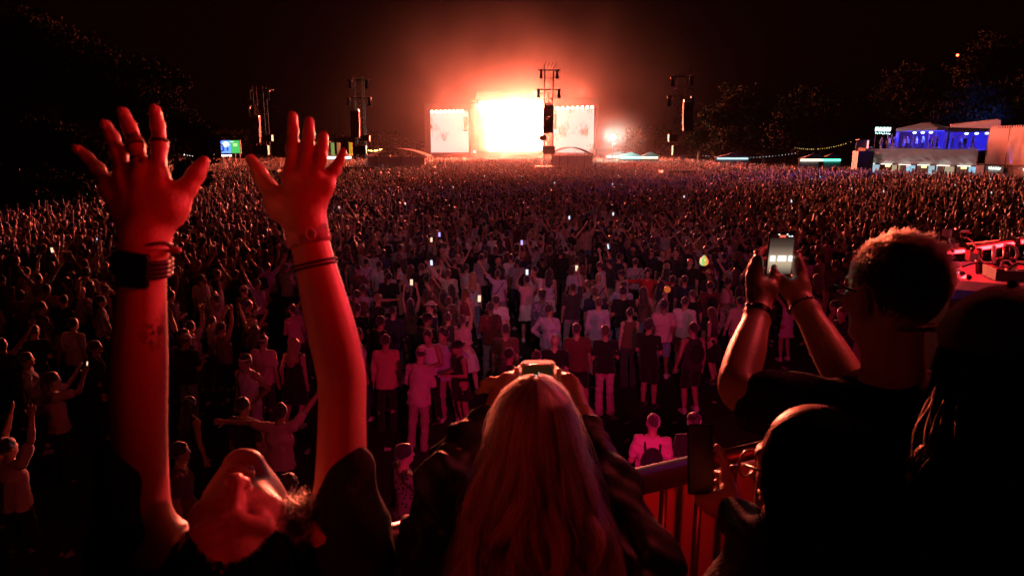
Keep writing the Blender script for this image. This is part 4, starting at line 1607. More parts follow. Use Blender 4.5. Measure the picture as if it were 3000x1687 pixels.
FAR = []
FAR_SPEC = [('stand', 0, 'tee', 'trousers', 'short'), ('relax', 0, 'tee', 'trousers', 'buzz'), ('front', 1, 'crop', 'trousers', 'long'),
            ('hands_up', 0, 'tee', 'trousers', 'short'), ('vee_up', 1, 'tank', 'trousers', 'tail'), ('one_up', 0, 'tee', 'shorts', 'curly'),
            ('film_high', 1, 'tee', 'trousers', 'long'), ('film_one', 0, 'tee', 'trousers', 'short'), ('left_up', 0, 'tee', 'trousers', 'cap'),
            ('hip', 1, 'tank', 'skirt', 'bob'), ('fold', 0, 'long', 'trousers', 'short'), ('film', 0, 'tee', 'shorts', 'short'),
            ('relax', 1, 'tank', 'trousers', 'long'), ('stand', 1, 'tee', 'trousers', 'bun')]
far_col = bpy.data.collections.new('crowd_figures')
for i, (pose, fem, top, bot, hair) in enumerate(FAR_SPEC):
    sk = Skel(pose, bool(fem))
    v = 0.024
    ms = [sculpt_body(sk, v, hands=False).mesh('b'), sculpt_top(sk, top, v, i).mesh('t'), sculpt_bottom(sk, bot, v * 1.3, i).mesh('u'), sculpt_hair(sk, hair, v * 0.8, i).mesh('h')]
    sl = [0, 1, 2, 3]
    if pose.startswith('film'):
        h = sk.arm[1][2] + sk.arm[1][3] * 0.12
        hx = 0.0 if pose != 'film_one' else h[0]
        a, s = phone_box((hx, h[1] + 0.02, h[2] + 0.02), 0.078, 0.155, 0.014)
        ms += [new_mesh('p', np.array(a.V), np.array(a.F)), new_mesh('s', np.array(s.V), np.array(s.F))]
        sl += [4, 5]
    me = joined(ms, sl)
    ob = bpy.data.objects.new('crowd_figure_%02d' % i, me)
    far_col.objects.link(ob)
    FAR.append(ob)


def crowd_points(spots, name, label):
    """spots: list of (x, y, rot, scale, which)"""
    P = np.array([(s[0], s[1], 0.0) for s in spots], dtype=np.float32)
    me = bpy.data.meshes.new(name)
    me.vertices.add(len(P))
    me.vertices.foreach_set('co', P.ravel())
    for nm, tp, vals in (('turn', 'FLOAT', [s[2] for s in spots]), ('size', 'FLOAT', [s[3] for s in spots]), ('which', 'INT', [s[4] for s in spots])):
        at_ = me.attributes.new(nm, tp, 'POINT')
        at_.data.foreach_set('value', np.array(vals, dtype=np.float32 if tp == 'FLOAT' else np.int32))
    o = link(name, me)
    ng = bpy.data.node_groups.new('crowd_scatter', 'GeometryNodeTree')
    ng.interface.new_socket('Geometry', in_out='INPUT', socket_type='NodeSocketGeometry')
    ng.interface.new_socket('Geometry', in_out='OUTPUT', socket_type='NodeSocketGeometry')
    N, L = ng.nodes, ng.links
    gi, go = N.new('NodeGroupInput'), N.new('NodeGroupOutput')
    ip = N.new('GeometryNodeInstanceOnPoints')
    ci = N.new('GeometryNodeCollectionInfo')
    ci.inputs['Collection'].default_value = far_col
    ci.inputs['Separate Children'].default_value = True
    ci.inputs['Reset Children'].default_value = True

    def attr(nm, tp):
        n = N.new('GeometryNodeInputNamedAttribute')
        n.data_type = tp
        n.inputs['Name'].default_value = nm
        return n.outputs['Attribute']
    cx = N.new('ShaderNodeCombineXYZ')
    L.new(attr('turn', 'FLOAT'), cx.inputs['Z'])
    er = N.new('FunctionNodeEulerToRotation')
    L.new(cx.outputs[0], er.inputs[0])
    L.new(gi.outputs[0], ip.inputs['Points'])
    L.new(ci.outputs[0], ip.inputs['Instance'])
    ip.inputs['Pick Instance'].default_value = True
    L.new(attr('which', 'INT'), ip.inputs['Instance Index'])
    L.new(er.outputs[0], ip.inputs['Rotation'])
    L.new(attr('size', 'FLOAT'), ip.inputs['Scale'])
    L.new(ip.outputs[0], go.inputs[0])
    md = o.modifiers.new('crowd', 'NODES')
    md.node_group = ng
    tag(o, label, 'crowd', kind='stuff')
    return o


CR = random.Random(99)


def stage_turn(x, y, spread):
    # figures face +y; turn so that they look at the stage
    return math.atan2(-(0 - x), (SY - y)) + CR.gauss(0, spread)


def in_view(x, y, m=1.08):
    q = Vector((x, y, 1.2 - CAMZ))
    dep = q.dot(F_AX)
    return dep > 0 and abs(x / dep * FPX) < 1500 * m


def blocked(x, y):
    if x > 44 and y > 70 and (x - 46) > (y - 112) * -0.58:
        return True
    for tx, ty, r in BLOCK:
        if (x - tx) ** 2 + (y - ty) ** 2 < r * r:
            return True
    return False


BLOCK = []
for o_ in list(COL.objects):
    if o_.name.startswith('delay_tower') and o_.parent is None:
        BLOCK.append((o_.location.x, o_.location.y, 3.2))
    if o_.name.startswith('arched_tent') and o_.parent is None:
        BLOCK += [(o_.location.x + dx, o_.location.y, 5.0) for dx in (-3.5, 0, 3.5)]
    if o_.name.startswith('tree') and o_.parent is None:
        BLOCK.append((o_.location.x, o_.location.y, 0.8))

FAR_START = 22.0
spots = []
y = FAR_START
W_ALL = [8, 8, 6, 4, 3, 4, 0.16, 0.2, 4, 6, 6, 0.16, 7, 8]
W_LEFT = [8, 7, 6, 7, 5, 6, 0.10, 0.12, 6, 6, 4, 0.10, 6, 7]
while y < 184:
    step = 0.72 + 0.0030 * (y - 25)
    if y > 70:
        step = 0.90 + 0.0035 * (y - 70)
    x = -0.86 * y
    while x < 0.86 * y:
        sx, sy = x + CR.uniform(-0.42, 0.42) * step, y + CR.uniform(-0.48, 0.48) * step
        x += step * CR.uniform(0.75, 1.25) * (1.0 + 0.25 * (y > 60))
        if not in_view(sx, sy) or blocked(sx, sy):
            continue
        cl = math.sin(sx * 0.42 + 1.3 * math.sin(sy * 0.31)) + math.sin(sy * 0.55 + sx * 0.23)
        if CR.random() < 0.05 + 0.30 * max(0.0, cl - 0.5):
            continue
        w = W_LEFT if sx < -6 else W_ALL
        k = CR.choices(range(14), w)[0]
        spots.append((sx, sy, stage_turn(sx, sy, 0.45 if k not in (6, 7, 11) else 0.2), CR.gauss(0.985, 0.055), k))
    y += step * 0.92
CROWD_N = len(spots)
crowd_points(spots, 'crowd', 'vast dense festival crowd facing the stage across the whole field')
print('FAR CROWD', CROWD_N)

# ------------------------------------------------------------------ the near crowd: individuals
def pattern_cloth(name, c0, c1, kind, scale):
    if name in MATS:
        return MATS[name]
    m, nt, b = principled(name)
    N, L = nt.nodes, nt.links
    tc = N.new('ShaderNodeTexCoord')
    r = N.new('ShaderNodeMix')
    r.data_type = 'RGBA'
    r.inputs['A'].default_value = (*c0, 1)
    r.inputs['B'].default_value = (*c1, 1)
    if kind == 'plaid':
        f = N.new('ShaderNodeTexChecker')
        f.inputs['Scale'].default_value = scale
        L.new(tc.outputs['Object'], f.inputs['Vector'])
        L.new(f.outputs['Fac'], r.inputs['Factor'])
    elif kind == 'stripe':
        f = N.new('ShaderNodeTexWave')
        f.inputs['Scale'].default_value = scale
        L.new(tc.outputs['Object'], f.inputs['Vector'])
        L.new(f.outputs['Fac'], r.inputs['Factor'])
    else:
        f = N.new('ShaderNodeTexVoronoi')
        f.inputs['Scale'].default_value = scale
        L.new(tc.outputs['Object'], f.inputs['Vector'])
        cr = N.new('ShaderNodeValToRGB')
        cr.color_ramp.elements[0].position = 0.30
        cr.color_ramp.elements[1].position = 0.42
        L.new(f.outputs['Distance'], cr.inputs['Fac'])
        L.new(cr.outputs['Color'], r.inputs['Factor'])
    L.new(r.outputs['Result'], b.inputs['Base Color'])
    b.inputs['Roughness'].default_value = 0.85
    MATS[name] = m
    return m


CLOTH['plaid'] = pattern_cloth('cloth_plaid', (0.42, 0.36, 0.44), (0.12, 0.10, 0.14), 'plaid', 18)
CLOTH['striped'] = pattern_cloth('cloth_striped', (0.62, 0.58, 0.60), (0.28, 0.24, 0.28), 'stripe', 9)
CLOTH['printed'] = pattern_cloth('cloth_printed', (0.02, 0.018, 0.02), (0.22, 0.16, 0.15), 'dots', 24)
CLOTH['lilacprint'] = pattern_cloth('cloth_lilacprint', (0.50, 0.40, 0.56), (0.22, 0.16, 0.28), 'dots', 16)


def strap_mesh():
    pts = []
    for i in range(25):
        a = 2 * math.pi * i / 24
        u = math.cos(a)
        pts.append((0.175 * math.sin(a) * 1.0, 0.128 * math.cos(a), 1.20 + 0.235 * math.sin(a)))
    mb = MB()
    mb.tube(pts, 0.014, 6)
    me = bpy.data.meshes.new('bag_strap')
    me.from_pydata(mb.V, [], mb.F)
    me.update()
    return smooth(me)


def backpack_mesh():
    S = Sculpt((-0.25, -0.45, 0.8), (0.25, 0.15, 1.55), 0.015)
    S.ell((0, -0.20, 1.20), (0.135, 0.085, 0.20), k=0.0)
    S.cap((0, -0.24, 1.06), (0, -0.24, 1.16), 0.06, 0.06, k=0.03)
    for s in (-1, 1):
        S.cap((s * 0.09, -0.14, 1.33), (s * 0.10, 0.0, 1.475), 0.018, 0.018, k=0.01)
        S.cap((s * 0.10, 0.0, 1.475), (s * 0.11, 0.125, 1.33), 0.018, 0.018, k=0.01)
    return S.mesh('backpack')


def apron_mesh(sk):
    S = Sculpt((-0.3, -0.3, 0.5), (0.3, 0.3, 1.1), 0.016)
    S.loft([0.60, 0.80, 0.95, 1.02], [0] * 4, [-0.02] * 4, [0.24, 0.215, 0.185, 0.165], [0.19, 0.17, 0.142, 0.126], k=0.0)
    S.wrinkle(0.014, 34.0, 5, (1, 1, 0.2))
    return S.mesh('tied_shirt')


def phone_thing(hand, rotz, scale, base, label, group):
    o = thing('phone', label, 'phone', (0, 0, 0), rotz, group)
    w = Matrix.Rotation(rotz, 3, 'Z') @ (Vector(hand) * scale) + Vector(base)
    o.location = w
    a, s = phone_box((0, 0, 0), 0.074 * scale, 0.152 * scale, 0.010)
    a.build('case', mat('phone_case', (0.015, 0.015, 0.017), 0.3), o)
    s.build('screen', RNG.choice([glow('phone_screen_cool', (0.70, 0.82, 1.0), 1.3), glow('phone_screen_warm', (1.0, 0.70, 0.45), 1.2), glow('phone_screen_violet', (0.55, 0.45, 1.0), 1.2)]), o)
    return o


NEAR = []
PLACED = []
NEAR_GROUP = 'festival goers in the crowd below the platform'


def person(x, y, pose, fem, top, tc, bottom, bc, hair, hc, skin, turn, scale, label, extras=(), phone_label=None):
    """One festival goer; turn 0 = facing straight away from the camera."""
    sk = Skel(pose, fem)
    o = thing('person', label, 'person', (x, y, 0), math.radians(turn), NEAR_GROUP)
    o.rotation_euler = (math.radians(RNG.gauss(-1.0, 2.2)), math.radians(RNG.gauss(0, 2.4)), math.radians(turn))
    o.scale = (scale * RNG.uniform(0.96, 1.06), scale * RNG.uniform(0.97, 1.05), scale)
    pp = person_parts(pose, fem, top, bottom, hair)
    link('body', pp['body'], SKIN[skin], o)
    link(PART_NAME[top], pp['top'], CLOTH[tc], o)
    if top != 'dress':
        link(PART_NAME[bottom], pp['bottom'], CLOTH[bc], o)
    sc_ = CLOTH[RNG.choice(['white', 'black', 'charcoal', 'white'])]
    link('shoe', pp['shoe_a'], sc_, o)
    link('shoe', pp['shoe_b'], sc_, o)
    if 'hair' in pp:
        if hair in ('cap', 'hat'):
            link(PART_NAME[hair], pp['hair'], CLOTH[hc], o)
            link('hair', lib(('hair', 'buzz', sk.yaw, sk.pitch, sk.dz), lambda: sculpt_hair(sk, 'buzz', 0.012, 1).mesh('hair')), HAIRM['brown'], o)
        else:
            link('hair', pp['hair'], HAIRM[hc], o)
    for e in extras:
        if e == 'strap':
            link('bag_strap', lib('strap', strap_mesh), CLOTH['black'], o)
        elif e == 'pack':
            link('backpack', lib('pack', backpack_mesh), CLOTH['black'], o)
        elif e == 'apron':
            link('tied_shirt', lib('apron', lambda: apron_mesh(sk)), CLOTH['white'], o)
    if phone_label:
        h = sk.arm[1][2] + sk.arm[1][3] * 0.11
        hx = h[0] if pose in ('film_one', 'one_up') else 0.0
        phone_thing((hx, h[1] + 0.02, h[2] + 0.02), math.radians(turn), scale, (x, y, 0), phone_label, 'phones lit in the crowd')
    NEAR.append(o)
    PLACED.append((x, y))
    return o


def hero(px, py, pose, fem, top, tc, bottom, bc, hair, hc, skin, turn, scale, label, extras=(), phone_label=None):
    sk = Skel(pose, bool(fem))
    p = at_z(px, py, (1.752 + sk.dz) * scale)
    return person(p.x, p.y, pose, bool(fem), top, tc, bottom, bc, hair, hc, skin, turn, scale, label, extras, phone_label)


B, W = 'black', 'white'
HEROES = [
    # centre, nearest rows
    (1216, 1023, 'phone_low', 0, 'shirt', 'cream', 'trousers', 'beige', 'cap', 'cream', 0, -14, 1.0, 'man in loose pale shirt and light cap looking down at his lit phone', (), 'phone lit white in the hands of the man in light cap'),
    (1126, 985, 'stand', 0, 'shirt', 'salmon', 'trousers', B, 'short', 'brown', 1, 2, 1.0, 'man in salmon shirt and black trousers beside the man in light cap'),
    (1062, 962, 'relax', 0, 'shirt', W, 'trousers', 'navy', 'short', 'brown', 1, -70, 1.0, 'man in white shirt in profile just right of the raised arm'),
    (1109, 924, 'stand', 0, 'long', B, 'trousers', B, 'short', 'black', 1, -25, 1.02, 'man all in black standing behind the salmon shirt'),
    (1264, 966, 'front', 0, 'tank', W, 'trousers', B, 'short', 'black', 1, 165, 1.0, 'man in white tank top facing the camera, head lowered'),
    (1314, 964, 'hip', 0, 'shirt', 'lilac', 'trousers', 'beige', 'curly', 'black', 1, 175, 1.0, 'man in open pale shirt facing the camera beside the white tank top'),
    (1359, 998, 'front', 1, 'dress', B, 'shorts', B, 'hat', B, 1, 120, 0.94, 'woman in black dress and black hat turned to the men facing her'),
    (1381, 924, 'film_one', 1, 'crop', 'pink', 'skirt', W, 'bun', 'chestnut', 0, -6, 0.95, 'woman in pink crop top and white skirt holding a phone high', (), 'phone held high by the woman in white skirt'),
    (1476, 947, 'stand', 0, 'tee', 'brown', 'trousers', B, 'short', 'brown', 1, 4, 1.0, 'man in dark brown tee above the blonde woman'),
    (1619, 983, 'stand', 0, 'tee', B, 'trousers', 'charcoal', 'bald', 'x', 0, 2, 1.0, 'bald man in black tee right of the clear phone'),
    (1504, 1018, 'relax', 0, 'tee', 'charcoal', 'trousers', B, 'short', 'black', 1, -60, 0.98, 'dark dressed man in profile left of the clear phone'),
    (1548, 1030, 'stand', 1, 'tee', B, 'trousers', B, 'bob', 'brown', 0, 0, 0.93, 'short person with brown bob directly behind the clear phone'),
    (1464, 864, 'stand', 0, 'tee', W, 'shorts', 'beige', 'short', 'brown', 1, 5, 1.0, 'man in white tee and beige shorts behind the brown tee'),
    (1547, 808, 'film', 0, 'tee', 'pink', 'shorts', B, 'short', 'black', 1, 2, 1.0, 'man in pink tee with white shirt tied at his waist, filming', ('apron',), 'cool lit phone held up by the man with tied shirt'),
    (1588, 850, 'stand', 0, 'shirt', 'lilacprint', 'trousers', B, 'curly', 'black', 2, -3, 1.0, 'man in mottled lilac shirt near the tied white shirt'),
    (1605, 786, 'stand', 1, 'tank', 'lilac', 'skirt', W, 'long', 'black', 1, -10, 0.97, 'long haired woman in long white skirt behind the lilac shirt'),
    (1461, 790, 'left_up', 0, 'tee', 'lilac', 'trousers', 'grey', 'short', 'brown', 1, 3, 0.98, 'man in lilac tee with black strap raising his left arm', ('strap',)),
    (1378, 772, 'stand', 0, 'tank', W, 'shorts', 'grey', 'short', 'black', 0, -35, 0.98, 'man in white tank top turned sideways in mid crowd'),
    (1078, 757, 'stand', 0, 'tee', 'lilac', 'trousers', 'grey', 'short', 'black', 1, 4, 1.0, 'man in pale tee with diagonal strap right of the raised arm', ('strap',)),
    (1047, 835, 'arms_out', 0, 'tee', 'lilac', 'trousers', 'charcoal', 'short', 'brown', 1, 8, 1.0, 'man in wide pale tee with arms spread next to raised arm'),
    (1107, 864, 'relax', 0, 'long', B, 'trousers', B, 'short', 'blond', 0, -50, 0.98, 'blond man in black sweater looking right'),
    (1291, 847, 'stand', 1, 'tank', B, 'trousers', B, 'long', 'brown', 1, 0, 0.95, 'woman with long dark hair in black top in mid crowd'),
    (1366, 845, 'stand', 1, 'crop', 'maroon', 'trousers', 'charcoal', 'long', 'red', 0, -4, 0.95, 'woman with long red hair in maroon top'),
    (1338, 891, 'relax', 1, 'tank', 'maroon', 'trousers', B, 'long', 'chestnut', 1, 10, 0.94, 'woman with long chestnut hair in front of the red haired woman'),
    (1205, 871, 'film_high', 1, 'tank', 'brown', 'trousers', 'charcoal', 'long', 'brown', 1, 5, 0.95, 'woman in brown top filming overhead with both hands', (), 'phone held overhead by the woman in brown top'),
    (1247, 919, 'fold', 0, 'long', B, 'trousers', B, 'hat', B, 1, -40, 1.0, 'man in black with wide black hat behind the white tank top'),
    (1319, 919, 'stand', 1, 'tank', 'charcoal', 'trousers', B, 'bun', 'brown', 0, 0, 0.94, 'woman with hair bun and bare shoulders in charcoal top'),
    (1135, 800, 'stand', 0, 'tee', B, 'trousers', 'grey', 'short', 'black', 1, 0, 1.0, 'man in black tee and grey trousers under raised slim arms'),
    (1215, 772, 'stand', 0, 'tee', B, 'trousers', 'charcoal', 'short', 'chestnut', 0, 6, 1.02, 'broad man in black tee left of a woman pointing'),
    (1262, 797, 'one_up', 1, 'tee', 'brown', 'trousers', 'beige', 'tail', 'brown', 1, -20, 0.95, 'woman with ponytail in brown tee pointing up right'),
    (1410, 745, 'stand', 0, 'shirt', 'grey', 'trousers', B, 'short', 'black', 1, -2, 1.0, 'man in grey shirt behind the sideways white tank top'),
    (1500, 745, 'one_up', 0, 'tee', W, 'trousers', B, 'short', 'brown', 1, 0, 1.0, 'man in white tee holding an orange glowing phone up', (), 'orange glowing phone in mid crowd'),
    # right of centre
    (1778, 950, 'front', 0, 'tee', B, 'wide', 'pink', 'short', 'chestnut', 1, 2, 1.0, 'man in black tee and pale pink trousers seen from behind'),
    (1707, 948, 'stand', 0, 'tee', 'maroon', 'shorts', B, 'short', 'brown', 1, -3, 1.0, 'man in maroon tee and black shorts left of pink trousers'),
    (1748, 869, 'stand', 0, 'shirt', 'lilac', 'trousers', 'grey', 'short', 'chestnut', 0, 4, 1.0, 'man in lilac long sleeved shirt behind the pink trousers'),
    (1750, 838, 'stand', 0, 'tee', 'navy', 'trousers', B, 'short', 'chestnut', 1, 0, 1.02, 'man in navy tee behind the lilac shirt'),
    (1838, 840, 'front', 0, 'tee', B, 'wide', 'denim', 'short', 'black', 1, -12, 1.05, 'big man in black tee and pale jeans'),
    (1945, 880, 'stand', 0, 'tee', 'pink', 'shorts', 'denim', 'curly', 'black', 2, 0, 1.0, 'man in light pink tee and denim shorts'),
    (1912, 938, 'front', 0, 'tee', B, 'shorts', B, 'curly', 'black', 1, -38, 1.0, 'curly haired man in black tee and shorts, forearms out'),
    (2035, 947, 'relax', 0, 'tank', 'charcoal', 'shorts', B, 'short', 'black', 1, 12, 1.0, 'man in charcoal top wearing a black backpack', ('pack',)),
    (2009, 871, 'stand', 0, 'tee', W, 'shorts', 'maroon', 'buzz', 'brown', 1, -30, 1.0, 'man in white tee behind the black backpack'),
    (1893, 788, 'arms_out', 0, 'long', 'red', 'trousers', 'red', 'curly', 'black', 1, 172, 1.0, 'bearded man in red tracksuit facing the camera with arms out'),
    (1864, 759, 'stand', 0, 'tee', 'striped', 'trousers', 'charcoal', 'short', 'brown', 0, 4, 1.0, 'man in pale striped tee with black strap', ('strap',)),
    (1771, 767, 'front', 0, 'tee', W, 'wide', W, 'short', 'brown', 1, 60, 1.0, 'man all in white looking down sideways'),
    (1700, 753, 'stand', 0, 'tee', 'brown', 'trousers', B, 'short', 'brown', 1, 0, 1.0, 'man in plain brown tee left of the man all in white'),
    (1676, 829, 'film_one', 0, 'tee', 'charcoal', 'trousers', 'grey', 'short', 'brown', 1, 6, 1.0, 'man in dark tee and grey trousers lifting a phone', (), 'phone lifted by the man in dark tee and grey trousers'),
    (1950, 736, 'stand', 0, 'tee', B, 'trousers', B, 'bald', 'x', 1, -8, 1.05, 'bald broad man in black left of the balloon'),
    (1981, 734, 'relax', 0, 'tee', 'charcoal', 'trousers', B, 'bald', 'x', 0, 24, 1.02, 'bald man in charcoal looking at his bald neighbour'),
    (2110, 693, 'stand', 0, 'tee', 'lilac', 'trousers', 'charcoal', 'short', 'black', 1, -2, 1.0, 'man in pale lilac tee right of the balloon'),
    (2162, 672, 'stand', 0, 'tee', 'pink', 'trousers', 'charcoal', 'short', 'brown', 1, 3, 1.0, 'man in dusty pink tee right of the balloon'),
    (2119, 664, 'stand', 0, 'tee', W, 'trousers', 'navy', 'buzz', 'brown', 0, 0, 1.02, 'man in white tee behind the pale lilac tee'),
    (1997, 652, 'stand', 0, 'tee', 'lilac', 'shorts', 'navy', 'short', 'black', 1, 5, 1.0, 'man in lilac tee wearing a dark backpack', ('pack',)),
    (1952, 659, 'stand', 0, 'tee', 'cream', 'trousers', B, 'short', 'brown', 1, -5, 1.0, 'man in cream tee with diagonal black strap', ('strap',)),
    (1876, 686, 'stand', 0, 'shirt', 'plaid', 'trousers', 'navy', 'short', 'brown', 1, 2, 1.02, 'man in checked plaid shirt'),
    (1834, 655, 'stand', 0, 'tee', 'pink', 'trousers', 'charcoal', 'short', 'black', 1, -4, 1.0, 'man in rosy tee behind the plaid shirt'),
    (1807, 679, 'stand', 0, 'tee', B, 'trousers', 'beige', 'short', 'brown', 0, 4, 1.0, 'man in black tee and beige trousers by the plaid shirt'),
    (1669, 662, 'film_high', 0, 'tee', W, 'trousers', 'navy', 'short', 'brown', 1, 0, 1.0, 'man in white tee filming overhead in mid crowd', (), 'phone overhead above the white tee in mid crowd'),
    (2136, 816, 'walk', 1, 'crop', 'pink', 'wide', 'pink', 'bun', 'black', 1, -75, 0.97, 'woman in pink outfit walking right past the filming man'),
    (2083, 826, 'stand', 0, 'tee', 'maroon', 'shorts', 'charcoal', 'short', 'black', 1, 8, 0.98, 'man in maroon tee and backpack below the balloon', ('pack',)),
    (2083, 788, 'relax', 0, 'tee', 'charcoal', 'trousers', B, 'cap', 'salmon', 1, 20, 0.98, 'man with salmon cap right below the balloon'),
    (2010, 808, 'stand', 0, 'tee', 'navy', 'trousers', B, 'short', 'black', 1, 0, 1.0, 'man in navy tee below left of the balloon'),
    (1976, 810, 'relax', 1, 'tee', B, 'trousers', B, 'curly', 'black', 1, -15, 0.95, 'curly haired woman in black tee by the red tracksuit'),
    (1900, 1213, 'front', 0, 'tee', 'pink', 'trousers', B, 'buzz', 'brown', 1, -4, 1.0, 'man in bright pink lit tee with small backpack just beyond the railing', ('pack',)),
    (2034, 1216, 'front', 0, 'tee', B, 'trousers', B, 'cap', B, 1, 0, 1.0, 'dark figure with black cap hidden behind the upright phone'),
    (1175, 1298, 'drink', 0, 'tee', 'printed', 'trousers', B, 'short', 'black', 0, -62, 1.0, 'man in dark printed shirt drinking from a cup by the railing'),
    # left of the right arm
    (726, 1031, 'hip', 0, 'tank', W, 'shorts', 'lilac', 'short', 'black', 1, 160, 1.0, 'bearded man with headband and white tank top facing the camera'),
    (762, 980, 'stand', 0, 'tee', 'pink', 'trousers', 'charcoal', 'buzz', 'brown', 1, -6, 1.0, 'man in pinkish tee behind the headband man'),
    (848, 991, 'loose' if False else 'relax', 1, 'tank', B, 'skirt', B, 'long', 'blond', 0, -10, 0.96, 'woman with long blond hair in black by the raised arm'),
    (716, 1169, 'stand', 0, 'tee', B, 'trousers', 'grey', 'short', 'black', 1, -20, 1.0, 'dark haired man in black tee hugged by his neighbour'),
    (790, 1183, 'hug', 0, 'tee', 'pink', 'trousers', 'navy', 'short', 'black', 1, -4, 1.0, 'man in pink tee hugging his neighbour and raising one arm'),
    (533, 976, 'front', 0, 'tee', B, 'trousers', 'denim', 'cap', 'cream', 1, -15, 1.0, 'man with pale cap and black tee between the raised arms', ('pack',)),
    (556, 935, 'one_up', 0, 'tee', 'lilac', 'trousers', 'charcoal', 'short', 'black', 1, -20, 1.0, 'man in lilac tee raising his right hand behind the pale cap'),
    (660, 940, 'one_up', 1, 'tank', 'brown', 'trousers', B, 'tail', 'black', 1, -20, 0.96, 'woman in brown top pointing up between the raised arms'),
    (726, 955, 'relax', 1, 'tee', B, 'trousers', B, 'long', 'chestnut', 1, -10, 0.96, 'woman with chestnut hair behind the pointing woman'),
    (726, 878, 'front', 0, 'tee', 'printed', 'trousers', B, 'buzz', 'brown', 1, -40, 1.0, 'man in printed dark tee with bright chest marking'),
    (754, 817, 'left_up', 0, 'tee', 'lilac', 'trousers', 'charcoal', 'short', 'brown', 1, -25, 1.0, 'man in lilac tee stretching one arm near the wrist bands'),
    (790, 768, 'vee_up', 0, 'tee', 'lilac', 'trousers', 'charcoal', 'short', 'black', 1, 0, 1.0, 'man in lilac tee with both arms raised left of the wrist bands'),
    (885, 875, 'film', 1, 'tee', 'lilacprint', 'trousers', 'charcoal', 'bun', 'brown', 1, 0, 0.97, 'woman in mottled lilac top half hidden by the raised arm'),
    (545, 1168, 'relax', 1, 'tank', B, 'trousers', B, 'long', 'black', 1, -30, 0.96, 'long haired woman in black beside the left raised arm'),
    (508, 1300, 'relax', 0, 'tee', 'maroon', 'trousers', B, 'short', 'black', 1, -75, 1.0, 'man in profile peeking out from behind the left raised arm'),
    (824, 1400, 'stand', 1, 'tee', B, 'trousers', B, 'curly', 'brown', 0, -10, 0.98, 'curly brown head below the hugging men'),
    # far left
    (119, 883, 'stand', 0, 'tee', 'brown', 'trousers', B, 'short', 'brown', 1, -40, 1.05, 'broad man in dark brown tee at far left'),
    (200, 935, 'stand', 0, 'tee', 'lilac', 'trousers', B, 'short', 'black', 1, -12, 1.0, 'man in dim purple tee left of the left arm'),
    (276, 997, 'stand', 0, 'long', B, 'trousers', B, 'short', 'brown', 1, -60, 1.0, 'man in black lit on his face next to the left arm'),
    (221, 838, 'relax', 0, 'long', 'lilac', 'trousers', B, 'bald', 'x', 1, -12, 1.0, 'bald man in pale hooded top left of the left arm'),
    (285, 870, 'stand', 0, 'tee', 'lilac', 'trousers', B, 'short', 'black', 1, -55, 1.0, 'man in dim lilac tee touching the left arm'),
    (154, 1095, 'film', 0, 'tee', 'pink', 'trousers', B, 'short', 'black', 1, -45, 1.0, 'man in dim pink tee with strap filming with raised hands', ('strap',), 'dim phone in raised hands at far left'),
    (20, 1285, 'film_high', 0, 'tee', 'pink', 'trousers', B, 'short', 'black', 1, -20, 1.0, 'man at the left border holding both hands overhead'),
    (81, 1028, 'relax', 0, 'tee', 'lilac', 'trousers', B, 'short', 'brown', 1, -60, 1.0, 'man in dim purple tee with strap at far left', ('strap',)),
]
for h in HEROES:
    hero(*h)

# everyone else near enough to be told apart
NR2 = random.Random(4242)
LAND = [(1893, 788, 'the red tracksuit'), (1838, 840, 'the big man in jeans'), (1547, 808, 'the tied white shirt'), (2063, 745, 'the balloon'), (1264, 966, 'the white tank top'),
        (1047, 835, 'the spread arms'), (1950, 736, 'the bald broad man'), (2119, 664, 'the white tee right of the balloon'), (1669, 662, 'the white tee filming overhead'),
        (726, 1031, 'the headband man'), (533, 976, 'the pale cap'), (790, 768, 'the arms raised by wrist bands'), (119, 883, 'the broad brown tee at left'),
        (154, 1095, 'the dim pink tee at left'), (1876, 686, 'the plaid shirt'), (1378, 772, 'the sideways white tank top'), (2600, 760, 'the man filming in glasses'), (2285, 740, 'the phone of the filming man'), (2850, 700, 'the red booth'), (400, 640, 'the raised left wrist'), (1078, 757, 'the strapped pale tee'), (1500, 745, 'the orange glowing phone')]
COLOR_W = {'black': 'black', 'charcoal': 'charcoal', 'white': 'white', 'lilac': 'lilac', 'grey': 'grey', 'navy': 'navy', 'maroon': 'maroon', 'brown': 'brown', 'pink': 'pink', 'cream': 'cream', 'olive': 'olive', 'denim': 'blue'}
fill = []
y = 11.5
while y < 22.6 and len(HEROES) + len(fill) < 300:
    x = -0.80 * y
    while x < 0.80 * y and len(HEROES) + len(fill) < 300:
        gap = 0.80 if y < 16 else 0.74
        sx, sy = x + NR2.uniform(-0.45, 0.45), y + NR2.uniform(-0.5, 0.5)
        x += gap * NR2.uniform(0.85, 1.5)
        px, py, dep = pix((sx, sy, 1.74))
        if not (-40 < px < 3040):
            continue
        floor_y = 1080 if px < 1000 else (905 if 1380 < px < 2200 else 930)
        if 2180 < px < 2460:
            floor_y = 900
        if py > floor_y:
            continue
        if any((sx - a) ** 2 + (sy - b) ** 2 < 0.5 ** 2 for a, b in PLACED) or any((sx - a[0]) ** 2 + (sy - a[1]) ** 2 < 0.46 ** 2 for a in fill):
            continue
        clump = math.sin(sx * 1.1 + 0.6 * math.sin(sy * 0.9)) + math.sin(sy * 1.3 + sx * 0.4)
        if NR2.random() < (0.30 if px > 1400 else 0.14) + 0.22 * max(0.0, clump):
            continue
        fill.append((sx, sy, px, py))
    y += 0.74
ORD = ['', 'second ', 'third ', 'fourth ', 'fifth ', 'sixth ', 'seventh ', 'eighth ', 'ninth ', 'tenth ', 'eleventh ', 'twelfth ', 'thirteenth ', 'fourteenth ', 'fifteenth ']
keyed = {}
